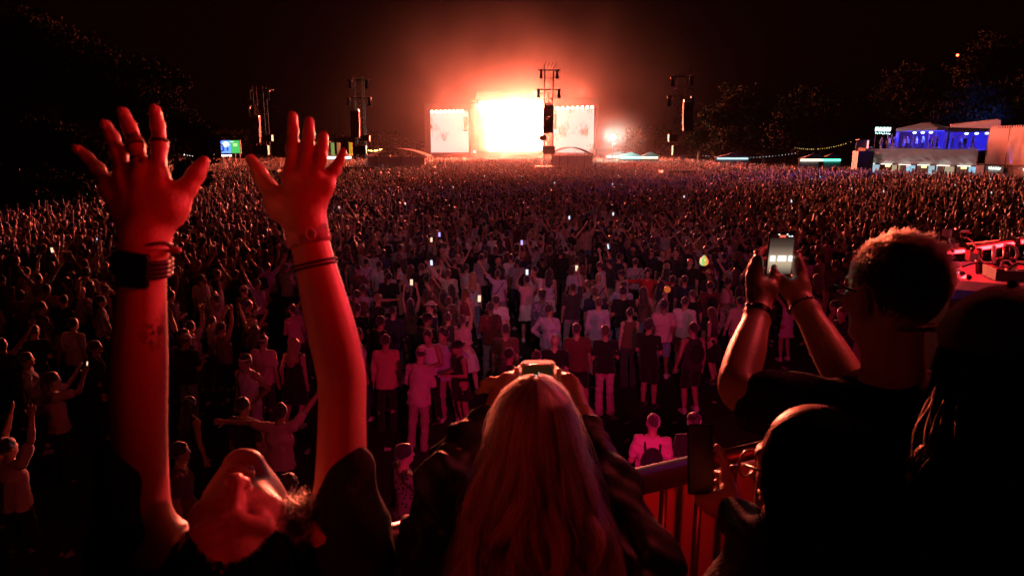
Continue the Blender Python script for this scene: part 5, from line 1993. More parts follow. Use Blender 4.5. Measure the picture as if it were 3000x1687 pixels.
for sx, sy, px, py in fill:
    k = min(range(len(LAND)), key=lambda i: ((LAND[i][0] - px) ** 2 + ((LAND[i][1] - py) * 1.6) ** 2))
    dx, dy = px - LAND[k][0], py - LAND[k][1]
    if abs(dx) > abs(dy) * 1.6:
        dr = 'right of' if dx > 0 else 'left of'
    else:
        dr = 'behind' if dy < 0 else 'in front of'
    keyed.setdefault((k, dr), []).append((math.hypot(dx, dy), sx, sy, px, py))
for (k, dr), lst in keyed.items():
    for i, (_, sx, sy, px, py) in enumerate(sorted(lst)):
        fem = NR2.random() < 0.42
        left = px < 1000
        pose = NR2.choices(['stand', 'relax', 'front', 'hands_up', 'vee_up', 'one_up', 'left_up', 'film_high', 'film_one', 'hip', 'fold'],
                           [9, 8, 6, 3 if left else 1, 3 if left else 1, 4 if left else 2, 3 if left else 1.5, 0.5, 0.6, 4, 3])[0]
        top = NR2.choice(['tank', 'crop', 'tee', 'tank', 'dress']) if fem else NR2.choices(['tee', 'tank', 'long', 'shirt'], [8, 1, 2, 2])[0]
        tc = NR2.choices(['black', 'charcoal', 'white', 'lilac', 'grey', 'navy', 'maroon', 'brown', 'pink', 'cream', 'olive'], [7, 4, 5, 3, 3, 3, 2, 3, 2, 2, 1])[0]
        bot = NR2.choice(['trousers', 'shorts', 'skirt', 'wide']) if fem else NR2.choices(['trousers', 'shorts', 'wide'], [6, 3, 1])[0]
        bc = NR2.choice(['black', 'charcoal', 'denim', 'navy', 'beige', 'grey', 'black'])
        hair = NR2.choice(['long', 'bun', 'tail', 'bob', 'long', 'long']) if fem else NR2.choices(['short', 'buzz', 'curly', 'cap', 'bald', 'hat'], [9, 3, 3, 1.5, 0.8, 0.4])[0]
        hc = NR2.choices(['black', 'brown', 'chestnut', 'blond', 'red'], [5, 5, 3, 1.6 if fem else 0.8, 0.5])[0]
        if hair in ('cap', 'hat'):
            hc = NR2.choice(['black', 'cream', 'navy', 'white'])
        hw = {'bald': 'bald', 'cap': hc + ' cap', 'hat': hc + ' hat', 'buzz': 'cropped %s hair' % hc, 'short': 'short %s hair' % hc, 'curly': 'curly %s hair' % hc,
              'long': 'long %s hair' % hc, 'bun': '%s hair bun' % hc, 'tail': '%s ponytail' % hc, 'bob': '%s bob' % hc}[hair]
        pw = {'hands_up': ', both arms up', 'vee_up': ', arms spread high', 'one_up': ', one arm up', 'left_up': ', left arm up', 'film_high': ', filming', 'film_one': ', filming'}.get(pose, '')
        lab = '%s %s, %s%s, %s%s %s' % (tc, PART_NAME[top].replace('_', ' '), hw, pw, ORD[min(i, 14)], dr, LAND[k][2])
        if len(lab.split()) > 16:
            lab = '%s %s%s, %s%s %s' % (tc, PART_NAME[top].replace('_', ' '), pw, ORD[min(i, 14)], dr, LAND[k][2])
        ph = None
        if pose.startswith('film'):
            ph = 'lit phone of the %s %s, %s%s %s' % (tc, PART_NAME[top].replace('_', ' '), ORD[min(i, 14)], dr, LAND[k][2])
        tr = math.degrees(math.atan2(sx, SY - sy)) + NR2.gauss(0, 24)
        if NR2.random() < 0.06:
            tr += 150
        person(sx, sy, pose, fem, top, tc, bot, bc, hair, hc, NR2.choice([0, 1, 1, 0, 2]), tr, NR2.gauss(0.95 if fem else 1.0, 0.03), lab, ('strap',) if NR2.random() < 0.06 else (), ph)
print('NEAR', len(NEAR), 'last y', max(q[1] for q in PLACED))

# ------------------------------------------------------------------ viewing platform, railing
PF = 3.0                                   # platform floor
RU = Vector((0.913, 0.407, 0)).normalized()
RP = Vector((-0.29, 1.446, 0))             # a point under the rail
RN = Vector((-RU.y, RU.x, 0))              # outwards


def rail(s, off=0.0, z=0.0):
    p = RP + RU * s + RN * off
    return Vector((p.x, p.y, z))


a_, b_ = rail(-4.0, 0.25), rail(3.4, 0.25)
mb = MB()
mb.add([(a_.x, a_.y, PF), (b_.x, b_.y, PF), (5.5, -3.0, PF), (-5.5, -3.0, PF), (a_.x, a_.y, PF - 0.18), (b_.x, b_.y, PF - 0.18), (5.5, -3.0, PF - 0.18), (-5.5, -3.0, PF - 0.18)],
       [(0, 3, 2, 1), (4, 5, 6, 7), (0, 1, 5, 4), (1, 2, 6, 5), (2, 3, 7, 6), (3, 0, 4, 7)])
pl = thing('viewing_platform', 'raised dark platform the foreground people stand on', 'platform')
mb.build('deck', mat('platform_plywood', (0.05, 0.045, 0.04), 0.8, vary=0.3, scale=3), pl)
for x, y in ((-3.4, -2.4), (0, -2.4), (3.6, -2.4), (-3.0, 0.0), (2.8, 1.6), (0.2, 1.2)):
    lattice(MB(), (x, y, 0), PF - 0.18, 0.3, 0.5, 0.03, 0.015).build('scaffold_leg', M_ALU, pl)

M_RAIL = mat('rail_painted_steel', (0.08, 0.07, 0.07), 0.36, 0.7, vary=0.25, scale=18, bump=0.05)
M_PANEL = mat('fascia_canvas', (0.55, 0.50, 0.48), 0.85, vary=0.14, scale=5, bump=0.3, bscale=26)
rl = thing('railing', 'steel railing of the platform with thick dark handrail and thin upright bars', 'railing', (0, 0, 0))
ZR = 4.095
mb = MB()
mb.tube([rail(-2.2, 0, ZR), rail(0.92, 0, ZR)], 0.037, 20)
mb.build('handrail', M_RAIL, rl, sm=True)
mb = MB()
mb.tube([rail(0.92, 0, ZR + 0.012), rail(2.4, 0, ZR + 0.012)], 0.024, 16)
mb.build('thin_handrail', M_RAIL, rl, sm=True)
MB().tube([rail(0.885, 0, ZR), rail(0.935, 0, ZR)], 0.043, 20).build('clamp_collar', M_RAIL, rl, sm=True)
ring = []
for i in range(17):
    w = 2 * math.pi * i / 16
    ring.append(rail(0.90, -0.02, ZR - 0.052) + RU * (0.014 * math.cos(w)) + Vector((0, 0, 0.014 * math.sin(w))))
MB().tube(ring, 0.003, 6).build('clamp_ring', M_ALU, rl, sm=True)
for k in range(-16, 18):
    s = 0.785 + k * 0.125
    if s < -2.1 or s > 2.3:
        continue
    MB().tube([rail(s, 0, PF), rail(s, 0, ZR - 0.02)], 0.0115, 10).build('upright_bar', M_RAIL, rl, sm=True)
MB().tube([rail(-2.2, 0, PF + 0.12), rail(2.4, 0, PF + 0.12)], 0.016, 10).build('bottom_rail', M_RAIL, rl, sm=True)
fp = thing('fascia_panel', 'red lit canvas panel fixed outside the railing bars', 'panel', (0, 0, 0))
for k in range(4):
    s0, s1 = -2.2 + k * 1.15, -2.2 + (k + 1) * 1.15 - 0.006
    a, b = rail(s0, 0.13), rail(s1, 0.13)
    mb = MB()
    c = (a + b) / 2
    mb.box((c.x, c.y, 3.42), ((b - a).length, 0.02, 1.14), math.atan2(RU.y, RU.x))
    mb.build('canvas_panel', M_PANEL, fp)


# ------------------------------------------------------------------ foreground people
def hair_strands(name, P, radius, material, parent):
    """P: (n, k, 3) strand points."""
    n, k, _ = P.shape
    hc = bpy.data.hair_curves.new(name)
    hc.add_curves([k] * n)
    hc.attributes['position'].data.foreach_set('vector', P.astype(np.float32).ravel())
    ra = hc.attributes.get('radius') or hc.attributes.new('radius', 'FLOAT', 'POINT')
    taper = np.linspace(1.0, 0.45, k)
    ra.data.foreach_set('value', (np.tile(taper, n) * radius).astype(np.float32))
    return link(name, hc, material, parent)


def hair_mat(name, color, rough=0.32):
    if name in MATS:
        return MATS[name]
    m = bpy.data.materials.new(name)
    m.use_nodes = True
    nt = m.node_tree
    nt.nodes.remove(nt.nodes['Principled BSDF'])
    h = nt.nodes.new('ShaderNodeBsdfHairPrincipled')
    h.parametrization = 'COLOR'
    h.inputs['Color'].default_value = (*color, 1)
    hi = nt.nodes.new('ShaderNodeHairInfo')
    rp = nt.nodes.new('ShaderNodeValToRGB')
    rp.color_ramp.elements[0].color = (*[c * 0.35 for c in color], 1)
    rp.color_ramp.elements[1].color = (*[min(1, c * 1.35) for c in color], 1)
    nt.links.new(hi.outputs['Random'], rp.inputs['Fac'])
    nt.links.new(rp.outputs['Color'], h.inputs['Color'])
    h.inputs['Roughness'].default_value = rough
    h.inputs['Radial Roughness'].default_value = 0.45
    if 'Random Roughness' in h.inputs:
        h.inputs['Random Roughness'].default_value = 0.3
    nt.links.new(h.outputs[0], nt.nodes['Material Output'].inputs['Surface'])
    MATS[name] = m
    return m


H_BLONDE = hair_mat('strand_blonde', (0.78, 0.57, 0.36))
H_DARK = mat('strand_dark', (0.006, 0.004, 0.003), 0.9, spec=0.04)
H_DARKBROWN = hair_mat('strand_dark_brown', (0.10, 0.055, 0.032))
H_LIGHTBROWN = hair_mat('strand_light_brown', (0.36, 0.21, 0.11))
M_SKIN1 = mat('skin_foreground', (0.58, 0.36, 0.27), 0.42, vary=0.10, scale=28, bump=0.12, bscale=220, sss=0.12)
def tattoo_skin(spots):
    """Foreground skin with dark ink marks at the given places (object space)."""
    m = M_SKIN1.copy()
    m.name = 'skin_with_tattoos'
    nt = m.node_tree
    N, L = nt.nodes, nt.links
    b = N['Principled BSDF']
    src = b.inputs['Base Color'].links[0].from_socket
    tc = N.new('ShaderNodeTexCoord')
    nz = N.new('ShaderNodeTexNoise')
    nz.inputs['Scale'].default_value = 130
    nz.inputs['Detail'].default_value = 5
    L.new(tc.outputs['Object'], nz.inputs['Vector'])
    total = None
    for p, r in spots:
        d = N.new('ShaderNodeVectorMath')
        d.operation = 'DISTANCE'
        d.inputs[1].default_value = tuple(p)
        L.new(tc.outputs['Object'], d.inputs[0])
        mr = N.new('ShaderNodeMapRange')
        mr.inputs['From Min'].default_value = r
        mr.inputs['From Max'].default_value = r * 0.55
        L.new(d.outputs['Value'], mr.inputs['Value'])
        if total is None:
            total = mr.outputs[0]
        else:
            mx = N.new('ShaderNodeMath')
            mx.operation = 'MAXIMUM'
            L.new(total, mx.inputs[0])
            L.new(mr.outputs[0], mx.inputs[1])
            total = mx.outputs[0]
    st_ = N.new('ShaderNodeMapRange')
    st_.inputs['From Min'].default_value = 0.42
    st_.inputs['From Max'].default_value = 0.54
    L.new(nz.outputs['Fac'], st_.inputs['Value'])
    mu = N.new('ShaderNodeMath')
    mu.operation = 'MULTIPLY'
    L.new(total, mu.inputs[0])
    L.new(st_.outputs[0], mu.inputs[1])
    mix = N.new('ShaderNodeMix')
    mix.data_type = 'RGBA'
    mix.inputs['B'].default_value = (0.04, 0.03, 0.03, 1)
    L.new(src, mix.inputs['A'])
    L.new(mu.outputs[0], mix.inputs['Factor'])
    L.new(mix.outputs['Result'], b.inputs['Base Color'])
    return m


M_TEE = mat('foreground_black_cotton', (0.005, 0.005, 0.0055), 0.9, vary=0.3, scale=20, bump=0.3, bscale=120)
M_JACKET = mat('black_jacket', (0.005, 0.005, 0.0055), 0.6, vary=0.3, scale=12, bump=0.5, bscale=24)


def head_prims(S, c, R, fem=True, scale=1.0):
    """A head with brow, eye sockets, closed lids, nose, lips, chin, cheeks and ears; +y is the face, +z the crown."""
    R = np.array(R)
    T = lambda x, y, z: np.array(c) + R @ V3(x, y, z) * scale
    k = 0.02
    if scale != 1.0:
        ell0 = S.ell
        S.ell = lambda c_, r_, **kw: ell0(c_, [q * scale for q in r_], **kw)
    S.ell(T(0, -0.014, 0.036), (0.075, 0.092, 0.086), k=k, R=R)
    S.ell(T(0, 0.026, -0.022), (0.060, 0.066, 0.084), k=0.03, R=R)
    for s in (-1, 1):
        S.cap(T(s * 0.050, 0.0, -0.058), T(s * 0.012, 0.066, -0.096), 0.022, 0.018, k=0.022)
        S.ell(T(s * 0.044, 0.054, -0.016), (0.024, 0.020, 0.020), k=0.02, R=R)
        S.cap(T(s * 0.012, 0.086, 0.024), T(s * 0.046, 0.070, 0.027), 0.011, 0.010, k=0.014)
    S.ell(T(0, 0.075, -0.099), (0.020, 0.016, 0.015), k=0.016, R=R)
    for s in (-1, 1):
        S.ell(T(s * 0.031, 0.094, 0.006), (0.019, 0.015, 0.012), k=0.010, op='cut', R=R)
        S.ell(T(s * 0.031, 0.072, 0.005), (0.0135, 0.0125, 0.011), k=0.006, R=R)
    S.cap(T(0, 0.086, 0.016), T(0, 0.106, -0.026), 0.0075, 0.0100, k=0.010)
    S.ell(T(0, 0.109, -0.031), (0.0115, 0.0110, 0.0100), k=0.008, R=R)
    for s in (-1, 1):
        S.ell(T(s * 0.0125, 0.097, -0.035), (0.0075, 0.010, 0.0075), k=0.006, R=R)
        S.ell(T(s * 0.0065, 0.103, -0.0435), (0.0038, 0.0055, 0.0040), k=0.003, op='cut', R=R)
    S.ell(T(0, 0.090, -0.0585), (0.0235, 0.0100, 0.0062), k=0.006, R=R)
    S.ell(T(0, 0.088, -0.0695), (0.0205, 0.0105, 0.0075), k=0.006, R=R)
    S.cap(T(-0.021, 0.092, -0.0640), T(0.021, 0.092, -0.0640), 0.0022, 0.0022, k=0.004, op='cut')
    for s in (-1, 1):
        S.ell(T(s * 0.080, -0.012, -0.004), (0.011, 0.022, 0.034), k=0.006, R=R)
        S.ell(T(s * 0.092, -0.004, -0.002), (0.008, 0.012, 0.021), k=0.004, op='cut', R=R)
    if scale != 1.0:
        S.ell = ell0
    return T


def hand_px(S, wrist, knuckles, tips, bend, thumb, rpalm=0.0155, rf=0.0098):
    """Hand from world joints: four knuckles and tips, a thumb of three joints; bend pulls the middle joints."""
    w = np.array(wrist)
    for kn in knuckles:
        S.cap(w, kn, rpalm * 1.25, rpalm * 0.92, k=0.009)
    for i in range(3):
        S.cap(np.array(knuckles[i]) * 0.9 + w * 0.1, np.array(knuckles[i + 1]) * 0.9 + w * 0.1, rpalm * 0.80, rpalm * 0.80, k=0.007)
        a = w + (np.array(knuckles[i]) - w) * 0.55
        b = w + (np.array(knuckles[i + 1]) - w) * 0.55
        S.cap(a, b, rpalm * 0.95, rpalm * 0.95, k=0.009)
    for i, (kn, tp) in enumerate(zip(knuckles, tips)):
        kn, tp = np.array(kn), np.array(tp)
        f = (1.0, 1.04, 1.0, 0.86)[i]
        m = kn + (tp - kn) * 0.46 + np.array(bend)
        e = kn + (tp - kn) * 0.76 + np.array(bend) * 0.7
        S.cap(kn, m, rf * 1.10 * f, rf * 0.98 * f, k=0.009)
        S.cap(m, e, rf * 1.0 * f, rf * 0.90 * f, k=0.005)
        S.cap(e, tp, rf * 0.90 * f, rf * 0.78 * f, k=0.005)
        S.ell(m, (rf * 1.06 * f,) * 3, k=0.006)
    t0, t1, t2 = [np.array(t) for t in thumb]
    S.cap(w, t0, 0.020, 0.019, k=0.02)
    S.cap(np.array(knuckles[0]) * 0.4 + w * 0.6, t0, 0.016, 0.018, k=0.02)
    S.cap(t0, t1, 0.0175, 0.0125, k=0.016)
    S.cap(t1, t1 + (t2 - t1) * 0.55, 0.0122, 0.0115, k=0.007)
    S.cap(t1 + (t2 - t1) * 0.5, t2, 0.0112, 0.0082, k=0.006)


def limb(S, pts, radii, n=14, k0=0.02, flat=None):
    """A smooth tapering limb through joints, without bulges where its pieces meet."""
    pts = [np.array(p, dtype=float) for p in pts]
    cum = np.concatenate([[0], np.cumsum([np.linalg.norm(b - a) for a, b in zip(pts, pts[1:])])])
    tt = np.linspace(0, cum[-1], n * (len(pts) - 1) + 1)
    P = np.stack([np.interp(tt, cum, [p[i] for p in pts]) for i in range(3)], axis=1)
    for _ in range(6):
        P[1:-1] = 0.5 * P[1:-1] + 0.25 * (P[:-2] + P[2:])
    R = np.interp(tt, np.linspace(0, cum[-1], len(radii)), radii)
    for _ in range(4):
        R[1:-1] = 0.5 * R[1:-1] + 0.25 * (R[:-2] + R[2:])
    for i in range(len(P) - 1):
        S.cap(P[i], P[i + 1], R[i], R[i + 1], k=k0 if i in (0, len(P) - 2) else 0.0015)


def rot(yaw, pitch, roll=0.0):
    """Head rotation: pitch > 0 tips the face up, yaw > 0 turns it to the left."""
    return np.array(Matrix.Rotation(math.radians(yaw), 3, 'Z') @ Matrix.Rotation(math.radians(pitch), 3, 'X') @ Matrix.Rotation(math.radians(roll), 3, 'Y'))


def N3(v):
    return np.array(v, dtype=np.float64)


def lower_body(root, x, y, scale=0.97):
    """Trousers, legs and shoes of a foreground figure, below the frame."""
    sk = Skel('stand', False)
    for nm, fn, m in (('trousers', lambda: sculpt_bottom(sk, 'trousers', 0.02, 3).mesh('trousers'), CLOTH['charcoal']),):
        o = link(nm, lib(('fore', nm), fn), m, root, loc=(x, y, 0))
        o.scale = (scale,) * 3
    for s in (-1, 1):
        o = link('shoe', lib(('shoe', 'a', s), lambda: sculpt_shoe(sk, s, 0.0135).mesh('shoe')), CLOTH['black'], root, loc=(x, y, 0))
        o.scale = (scale,) * 3


def torso(S, c, zsh, w, fem=True, k=0.03, grow=0.0):
    """Trunk from the hips to the shoulders around (c.x, c.y)."""
    x, y = c
    h = zsh - PF
    zs = [PF + 0.62 * h, PF + 0.70 * h, PF + 0.79 * h, PF + 0.90 * h, PF + 0.97 * h, PF + 1.03 * h]
    g = grow
    S.loft(zs, [x] * 6, [y] * 6, [0.155 + g, 0.15 + g, 0.135 + g, w * 0.88 + g, w * 0.86 + g, 0.075 + g * 0.5], [0.105 + g, 0.10 + g, 0.095 + g, 0.105 + g, 0.095 + g, 0.06 + g * 0.5], k=k)


# ---- woman with both arms raised, head thrown back
def woman_arms_up():
    root = thing('person', 'woman with both arms raised and head thrown back, lit red, in the foreground', 'person', (-0.40, 0.95, PF), 0, 'people on the platform')
    off = N3((-0.40, 0.95, PF))
    A = lambda px, py, d: N3(at(px, py, d)) - off
    S = Sculpt(N3((-0.68, 0.55, 3.88)) - off, N3((-0.16, 1.22, 5.36)) - off, 0.0034)
    z0 = -PF
    # left hand and arm
    D = 0.90
    kn = [A(464, 520, D), A(414, 508, D - 0.004), A(364, 518, D), A(320, 546, D + 0.006)]
    tp = [A(455, 322, D + 0.012), A(361, 330, D + 0.010), A(311, 367, D + 0.014), A(230, 437, D + 0.020)]
    th = [A(495, 612, D + 0.008), A(548, 552, D + 0.018), A(597, 474, D + 0.030)]
    wr = A(420, 712, D)
    hand_px(S, wr, kn, tp, (0, 0.006, 0.0), th, 0.0150, 0.0094)
    el = A(404, 1180, 0.95)
    sh = A(420, 1640, 1.00)
    limb(S, [wr, el, sh], [0.0280, 0.0290, 0.0330, 0.0365, 0.0365, 0.0355, 0.0365, 0.0390, 0.0430])
    # right hand and arm
    D = 1.06
    kn2 = [A(850, 514, D), A(890, 510, D), A(925, 522, D), A(955, 544, D + 0.005)]
    tp2 = [A(857, 340, D + 0.008), A(906, 356, D + 0.008), A(948, 398, D + 0.010), A(1005, 447, D + 0.016)]
    th2 = [A(826, 606, D + 0.006), A(782, 545, D + 0.012), A(735, 466, D + 0.020)]
    wr2 = A(894, 655, D)
    hand_px(S, wr2, kn2, tp2, (0, 0.006, 0.0), th2, 0.0148, 0.0094)
    el2 = A(1004, 1110, 1.08)
    sh2 = A(998, 1575, 1.03)
    m2 = A(930, 800, 1.065)
    limb(S, [wr2, m2, A(968, 950, 1.07), el2, sh2], [0.0285, 0.0300, 0.0345, 0.0380, 0.0370, 0.0360, 0.0375, 0.0400, 0.0440])
    # trunk, neck and head
    zsh = 0.5 * (sh[2] + sh2[2]) - 0.03
    cx, cy = 0.5 * (sh[0] + sh2[0]), 0.5 * (sh[1] + sh2[1])
    S.cap((cx, cy, zsh - 0.01), sh, 0.052, 0.05, k=0.05)
    S.cap((cx, cy, zsh - 0.01), sh2, 0.052, 0.05, k=0.05)
    hc = A(702, 1592, 0.965)
    R = rot(20, 113, -7)
    head_prims(S, hc, R, scale=0.92)
    T = lambda x, y, z: hc + R @ V3(x, y, z)
    S.cap((cx, cy, zsh + 0.01), T(0, -0.012, -0.085), 0.054, 0.050, k=0.03)
    S.loft([zsh - 0.46, zsh - 0.30, zsh - 0.12, zsh, zsh + 0.03], [cx] * 5, [cy] * 5, [0.135, 0.12, 0.135, 0.13, 0.07], [0.09, 0.085, 0.09, 0.08, 0.05], k=0.03)
    ink = [(A(470, 990, 0.90), 0.030), (A(372, 398, 0.895), 0.016), (A(455, 388, 0.895), 0.013), (A(388, 462, 0.885), 0.018), (A(1000, 830, 1.03), 0.012)]
    link('body', S.mesh('body'), tattoo_skin(ink), root)
    # black tee with loose sleeves
    nm_ = mat('fingernail', (0.62, 0.42, 0.36), 0.18, coat=0.4)
    for kq, tq in list(zip(kn, tp)) + list(zip(kn2, tp2)) + [(th[1], th[2]), (th2[1], th2[2])]:
        ax = unit(tq - kq)
        e1 = unit(np.cross(ax, V3(0, 1, 0)))
        nrm_ = unit(np.cross(e1, ax))
        nrm_ = nrm_ if nrm_[1] < 0 else -nrm_
        g_ = MB()
        g_.ball((0, 0, 0), (0.0052, 0.0016, 0.0068), 10, 6)
        Mx = Matrix((Vector(e1), Vector(-nrm_), Vector(ax))).transposed()
        c_ = Vector(tq - ax * 0.001 + nrm_ * 0.0066)
        g_.V = [tuple(Mx @ Vector(v) + c_) for v in g_.V]
        g_.build('fingernail', nm_, root, sm=True)
    Tt = Sculpt(N3((-0.70, 0.62, 3.70)) - off, N3((-0.12, 1.22, 4.62)) - off, 0.007)
    Tt.loft([zsh - 0.62, zsh - 0.45, zsh - 0.30, zsh - 0.12, zsh - 0.02, zsh + 0.025], [cx] * 6, [cy] * 6, [0.19, 0.175, 0.165, 0.17, 0.165, 0.11], [0.14, 0.125, 0.12, 0.12, 0.11, 0.08], k=0.02)
    for e, s_, f in ((el, sh, 0.36), (el2, sh2, 0.56)):
        Tt.cap((cx, cy, zsh - 0.005), s_ + V3(0, 0, -0.03), 0.078, 0.062, k=0.04)
        ofs = V3(-0.017, -0.010, 0) if e is el else V3(0.015, -0.010, 0)
        Tt.cap(s_ + (e - s_) * (1 - f - 0.02) + ofs, s_ + (e - s_) * 0.12 + ofs, 0.0405, 0.045, k=0.015)
        Tt.cap(s_ + (e - s_) * 0.12 + ofs, s_ + V3(0, 0, -0.03), 0.047, 0.070, k=0.03)
        Tt.cap(s_ + V3(0, 0, -0.03), (cx, cy, zsh - 0.16), 0.068, 0.10, k=0.04)
    Tt.wrinkle(0.005, 60.0, 4, (1, 1, 0.6))
    Tt.cap((cx, cy + 0.03, zsh + 0.04), (cx, cy + 0.06, zsh + 0.14), 0.06, 0.08, k=0.01, op='cut')
    link('tee_shirt', Tt.mesh('tee_shirt'), M_TEE, root)
    lower_body(root, cx, cy, 0.95)
    # hair: falls from the tipped-back crown towards the floor
    r = np.random.default_rng(3)
    n, kk = 7000, 22
    th_ = r.uniform(-math.pi, math.pi, n)
    up = r.uniform(0.05, 1.0, n)
    rootp = np.zeros((n, 3))
    x = 0.078 * np.sqrt(1 - (up * 0.9) ** 2) * np.sin(th_)
    y = -0.014 + 0.095 * np.sqrt(1 - (up * 0.9) ** 2) * np.cos(th_)
    zl = 0.036 + 0.088 * up * 0.9 - 0.02
    keep = (y < 0.062) | (zl > 0.07)
    loc = np.stack([x, y, zl], axis=1)[keep]
    W = (R @ loc.T).T + hc
    nrm = (R @ (loc / np.array([0.078, 0.095, 0.088]) ** 2).T).T
    nrm /= np.linalg.norm(nrm, axis=1)[:, None]
    n = len(W)
    L = r.uniform(0.22, 0.42, n)
    P = np.zeros((n, kk, 3))
    P[:, 0] = W
    back = R @ V3(0, -0.55, 0.75)
    dirs = nrm * 0.5 + back[None, :]
    dirs /= np.linalg.norm(dirs, axis=1)[:, None]
    ph = r.uniform(0, 6.28, n)
    side = np.sign(loc[:, 0] + 0.02)
    for j in range(1, kk):
        t = j / (kk - 1)
        dirs = dirs + np.array([0, 0, -0.22])[None, :] + np.stack([side * 0.05 * np.exp(-t * 4), np.zeros(n), np.zeros(n)], axis=1) + r.normal(0, 0.035, (n, 3))
        dirs /= np.linalg.norm(dirs, axis=1)[:, None]
        P[:, j] = P[:, j - 1] + dirs * (L / kk)[:, None]
        # keep outside the skull
        q = ((P[:, j] - hc) @ R - np.array([0, -0.014, 0.036])) / np.array([0.080, 0.098, 0.092])
        dd = np.linalg.norm(q, axis=1)
        ins = dd < 1.0
        if ins.any():
            fixd = (q[ins] / dd[ins][:, None]) * np.array([0.080, 0.098, 0.092]) + np.array([0, -0.014, 0.036])
            P[ins, j] = fixd @ R.T + hc
    hair_strands('hair', P, 0.0006, H_DARK, root)
    # blond wisps pushed up over her right shoulder
    n2 = 900
    P2 = np.zeros((n2, 14, 3))
    b0 = A(815, 1600, 0.98)
    for j in range(14):
        t = j / 13.0
        P2[:, j] = b0 + t * (A(895, 1478, 1.0) - b0) * (0.75 + 0.25 * r.random((n2, 1)))
    jit = r.normal(0, 0.016, (n2, 1, 3)) * np.linspace(1.4, 0.5, 14)[None, :, None]
    P2 += jit + 0.010 * np.sin(np.linspace(0, 7, 14)[None, :, None] + r.uniform(0, 6.28, (n2, 1, 3)))
    hair_strands('loose_wisps', P2, 0.0006, H_BLONDE, root)
    # watch, bracelets, rings, wrist bands
    d = unit(el - wr)
    wp = wr + d * 0.030
    sdv = unit(np.cross(d, V3(0, 1, 0)))
    M = Matrix((Vector(sdv), Vector(unit(np.cross(sdv, d))), Vector(d))).transposed()
    wt = thing('wrist_watch', 'black square smart watch on the raised left wrist', 'watch', off)
    mbw = MB()
    fr = wp + np.cross(sdv, d) * 0.0
    mbw.box(Vector(wp + V3(0.005, -0.034, 0)), (0.042, 0.012, 0.046), M=M)
    ob = mbw.build('watch_case', mat('watch_black', (0.006, 0.006, 0.007), 0.25), wt)
    bv = ob.modifiers.new('soft_edges', 'BEVEL')
    bv.width = 0.004
    bv.segments = 3
    pts = [wp + sdv * 0.034 * math.cos(w) + np.cross(sdv, d) * 0.030 * math.sin(w) for w in np.linspace(0, 2 * math.pi, 25)]
    mbw = MB()
    for dz in (-0.010, -0.004, 0.002, 0.008):
        mbw.tube([p + d * dz for p in pts], 0.0042, 6)
    mbw.build('watch_strap', mat('strap_dark_leather', (0.03, 0.012, 0.01), 0.6), wt, sm=True)
    br = thing('bracelet', 'thin pale bracelets on the raised left wrist above the watch', 'bracelet', off)
    for dz, m_ in ((-0.004, 'dark'), (0.003, 'pale')):
        q = wr + d * dz
        pts = [q + sdv * 0.0345 * math.cos(w) + np.cross(sdv, d) * 0.029 * math.sin(w) + d * 0.003 * math.sin(3 * w) for w in np.linspace(0, 2 * math.pi, 33)]
        MB().tube(pts, 0.0024, 6).build('band', mat('bracelet_' + m_, (0.05, 0.02, 0.02) if m_ == 'dark' else (0.6, 0.5, 0.4), 0.4, 0.2), br, sm=True)
    knob = wr + d * 0.003 + sdv * (0.040 if sdv[0] > 0 else -0.040)
    MB().ball(Vector(knob), (0.011, 0.006, 0.005), 10, 6).build('knot', mat('bracelet_pale', (0.6, 0.5, 0.4), 0.4), br, sm=True)
    d2 = unit(m2 - wr2)
    s2 = unit(np.cross(d2, V3(0, 1, 0)))
    f2 = np.cross(s2, d2)

    def wrist_band(q, rx, ry, h, material, name, parent, w0=0.0, w1=2 * math.pi):
        V, F = [], []
        ws = np.linspace(w0, w1, 41)
        for w in ws:
            c_ = s2 * math.cos(w) * rx + f2 * math.sin(w) * ry
            u_ = unit(c_)
            for e_, t_ in ((-0.5, 0), (0.5, 0), (0.5, 1), (-0.5, 1)):
                V.append(tuple(q + c_ + d2 * h * e_ + u_ * 0.0014 * t_))
        for i in range(40):
            a = 4 * i
            for j in range(4):
                F.append((a + j, a + (j + 1) % 4, a + 4 + (j + 1) % 4, a + 4 + j))
        g_ = MB()
        g_.add(V, F)
        return g_.build(name, material, parent, sm=True)
    bd = thing('festival_wristband', 'wide paper festival wristband with ring emblem on the raised right wrist', 'wristband', off)
    q = wr2 + d2 * 0.020
    wrist_band(q, 0.0315, 0.0285, 0.026, mat('wristband_fabric', (0.42, 0.30, 0.30), 0.8, vary=0.25, scale=60), 'band', bd)
    wrist_band(q, 0.0330, 0.0300, 0.022, mat('wristband_pale', (0.66, 0.52, 0.52), 0.7, vary=0.12, scale=90), 'printed_patch', bd, math.pi * 1.05, math.pi * 1.45)
    pts = [q - f2 * 0.0305 + s2 * (0.014 + 0.007 * math.cos(w)) + d2 * 0.008 * math.sin(w) for w in np.linspace(0, 2 * math.pi, 17)]
    if q[1] - f2[1] * 0.03 > q[1]:
        pts = [p + f2 * 0.061 for p in pts]
    MB().tube(pts, 0.0016, 5).build('ring_emblem', mat('wristband_print', (0.78, 0.65, 0.65), 0.7), bd, sm=True)
    cb = thing('cord_bracelet', 'thin dark cord bracelet below the paper wristband', 'bracelet', off)
    for dz in (0.062, 0.068):
        q = wr2 + d2 * dz
        pts = [q + s2 * 0.0335 * math.cos(w) + f2 * 0.0320 * math.sin(w) for w in np.linspace(0, 2 * math.pi, 33)]
        MB().tube(pts, 0.0020, 6).build('cord', mat('cord_dark', (0.02, 0.01, 0.01), 0.7), cb, sm=True)
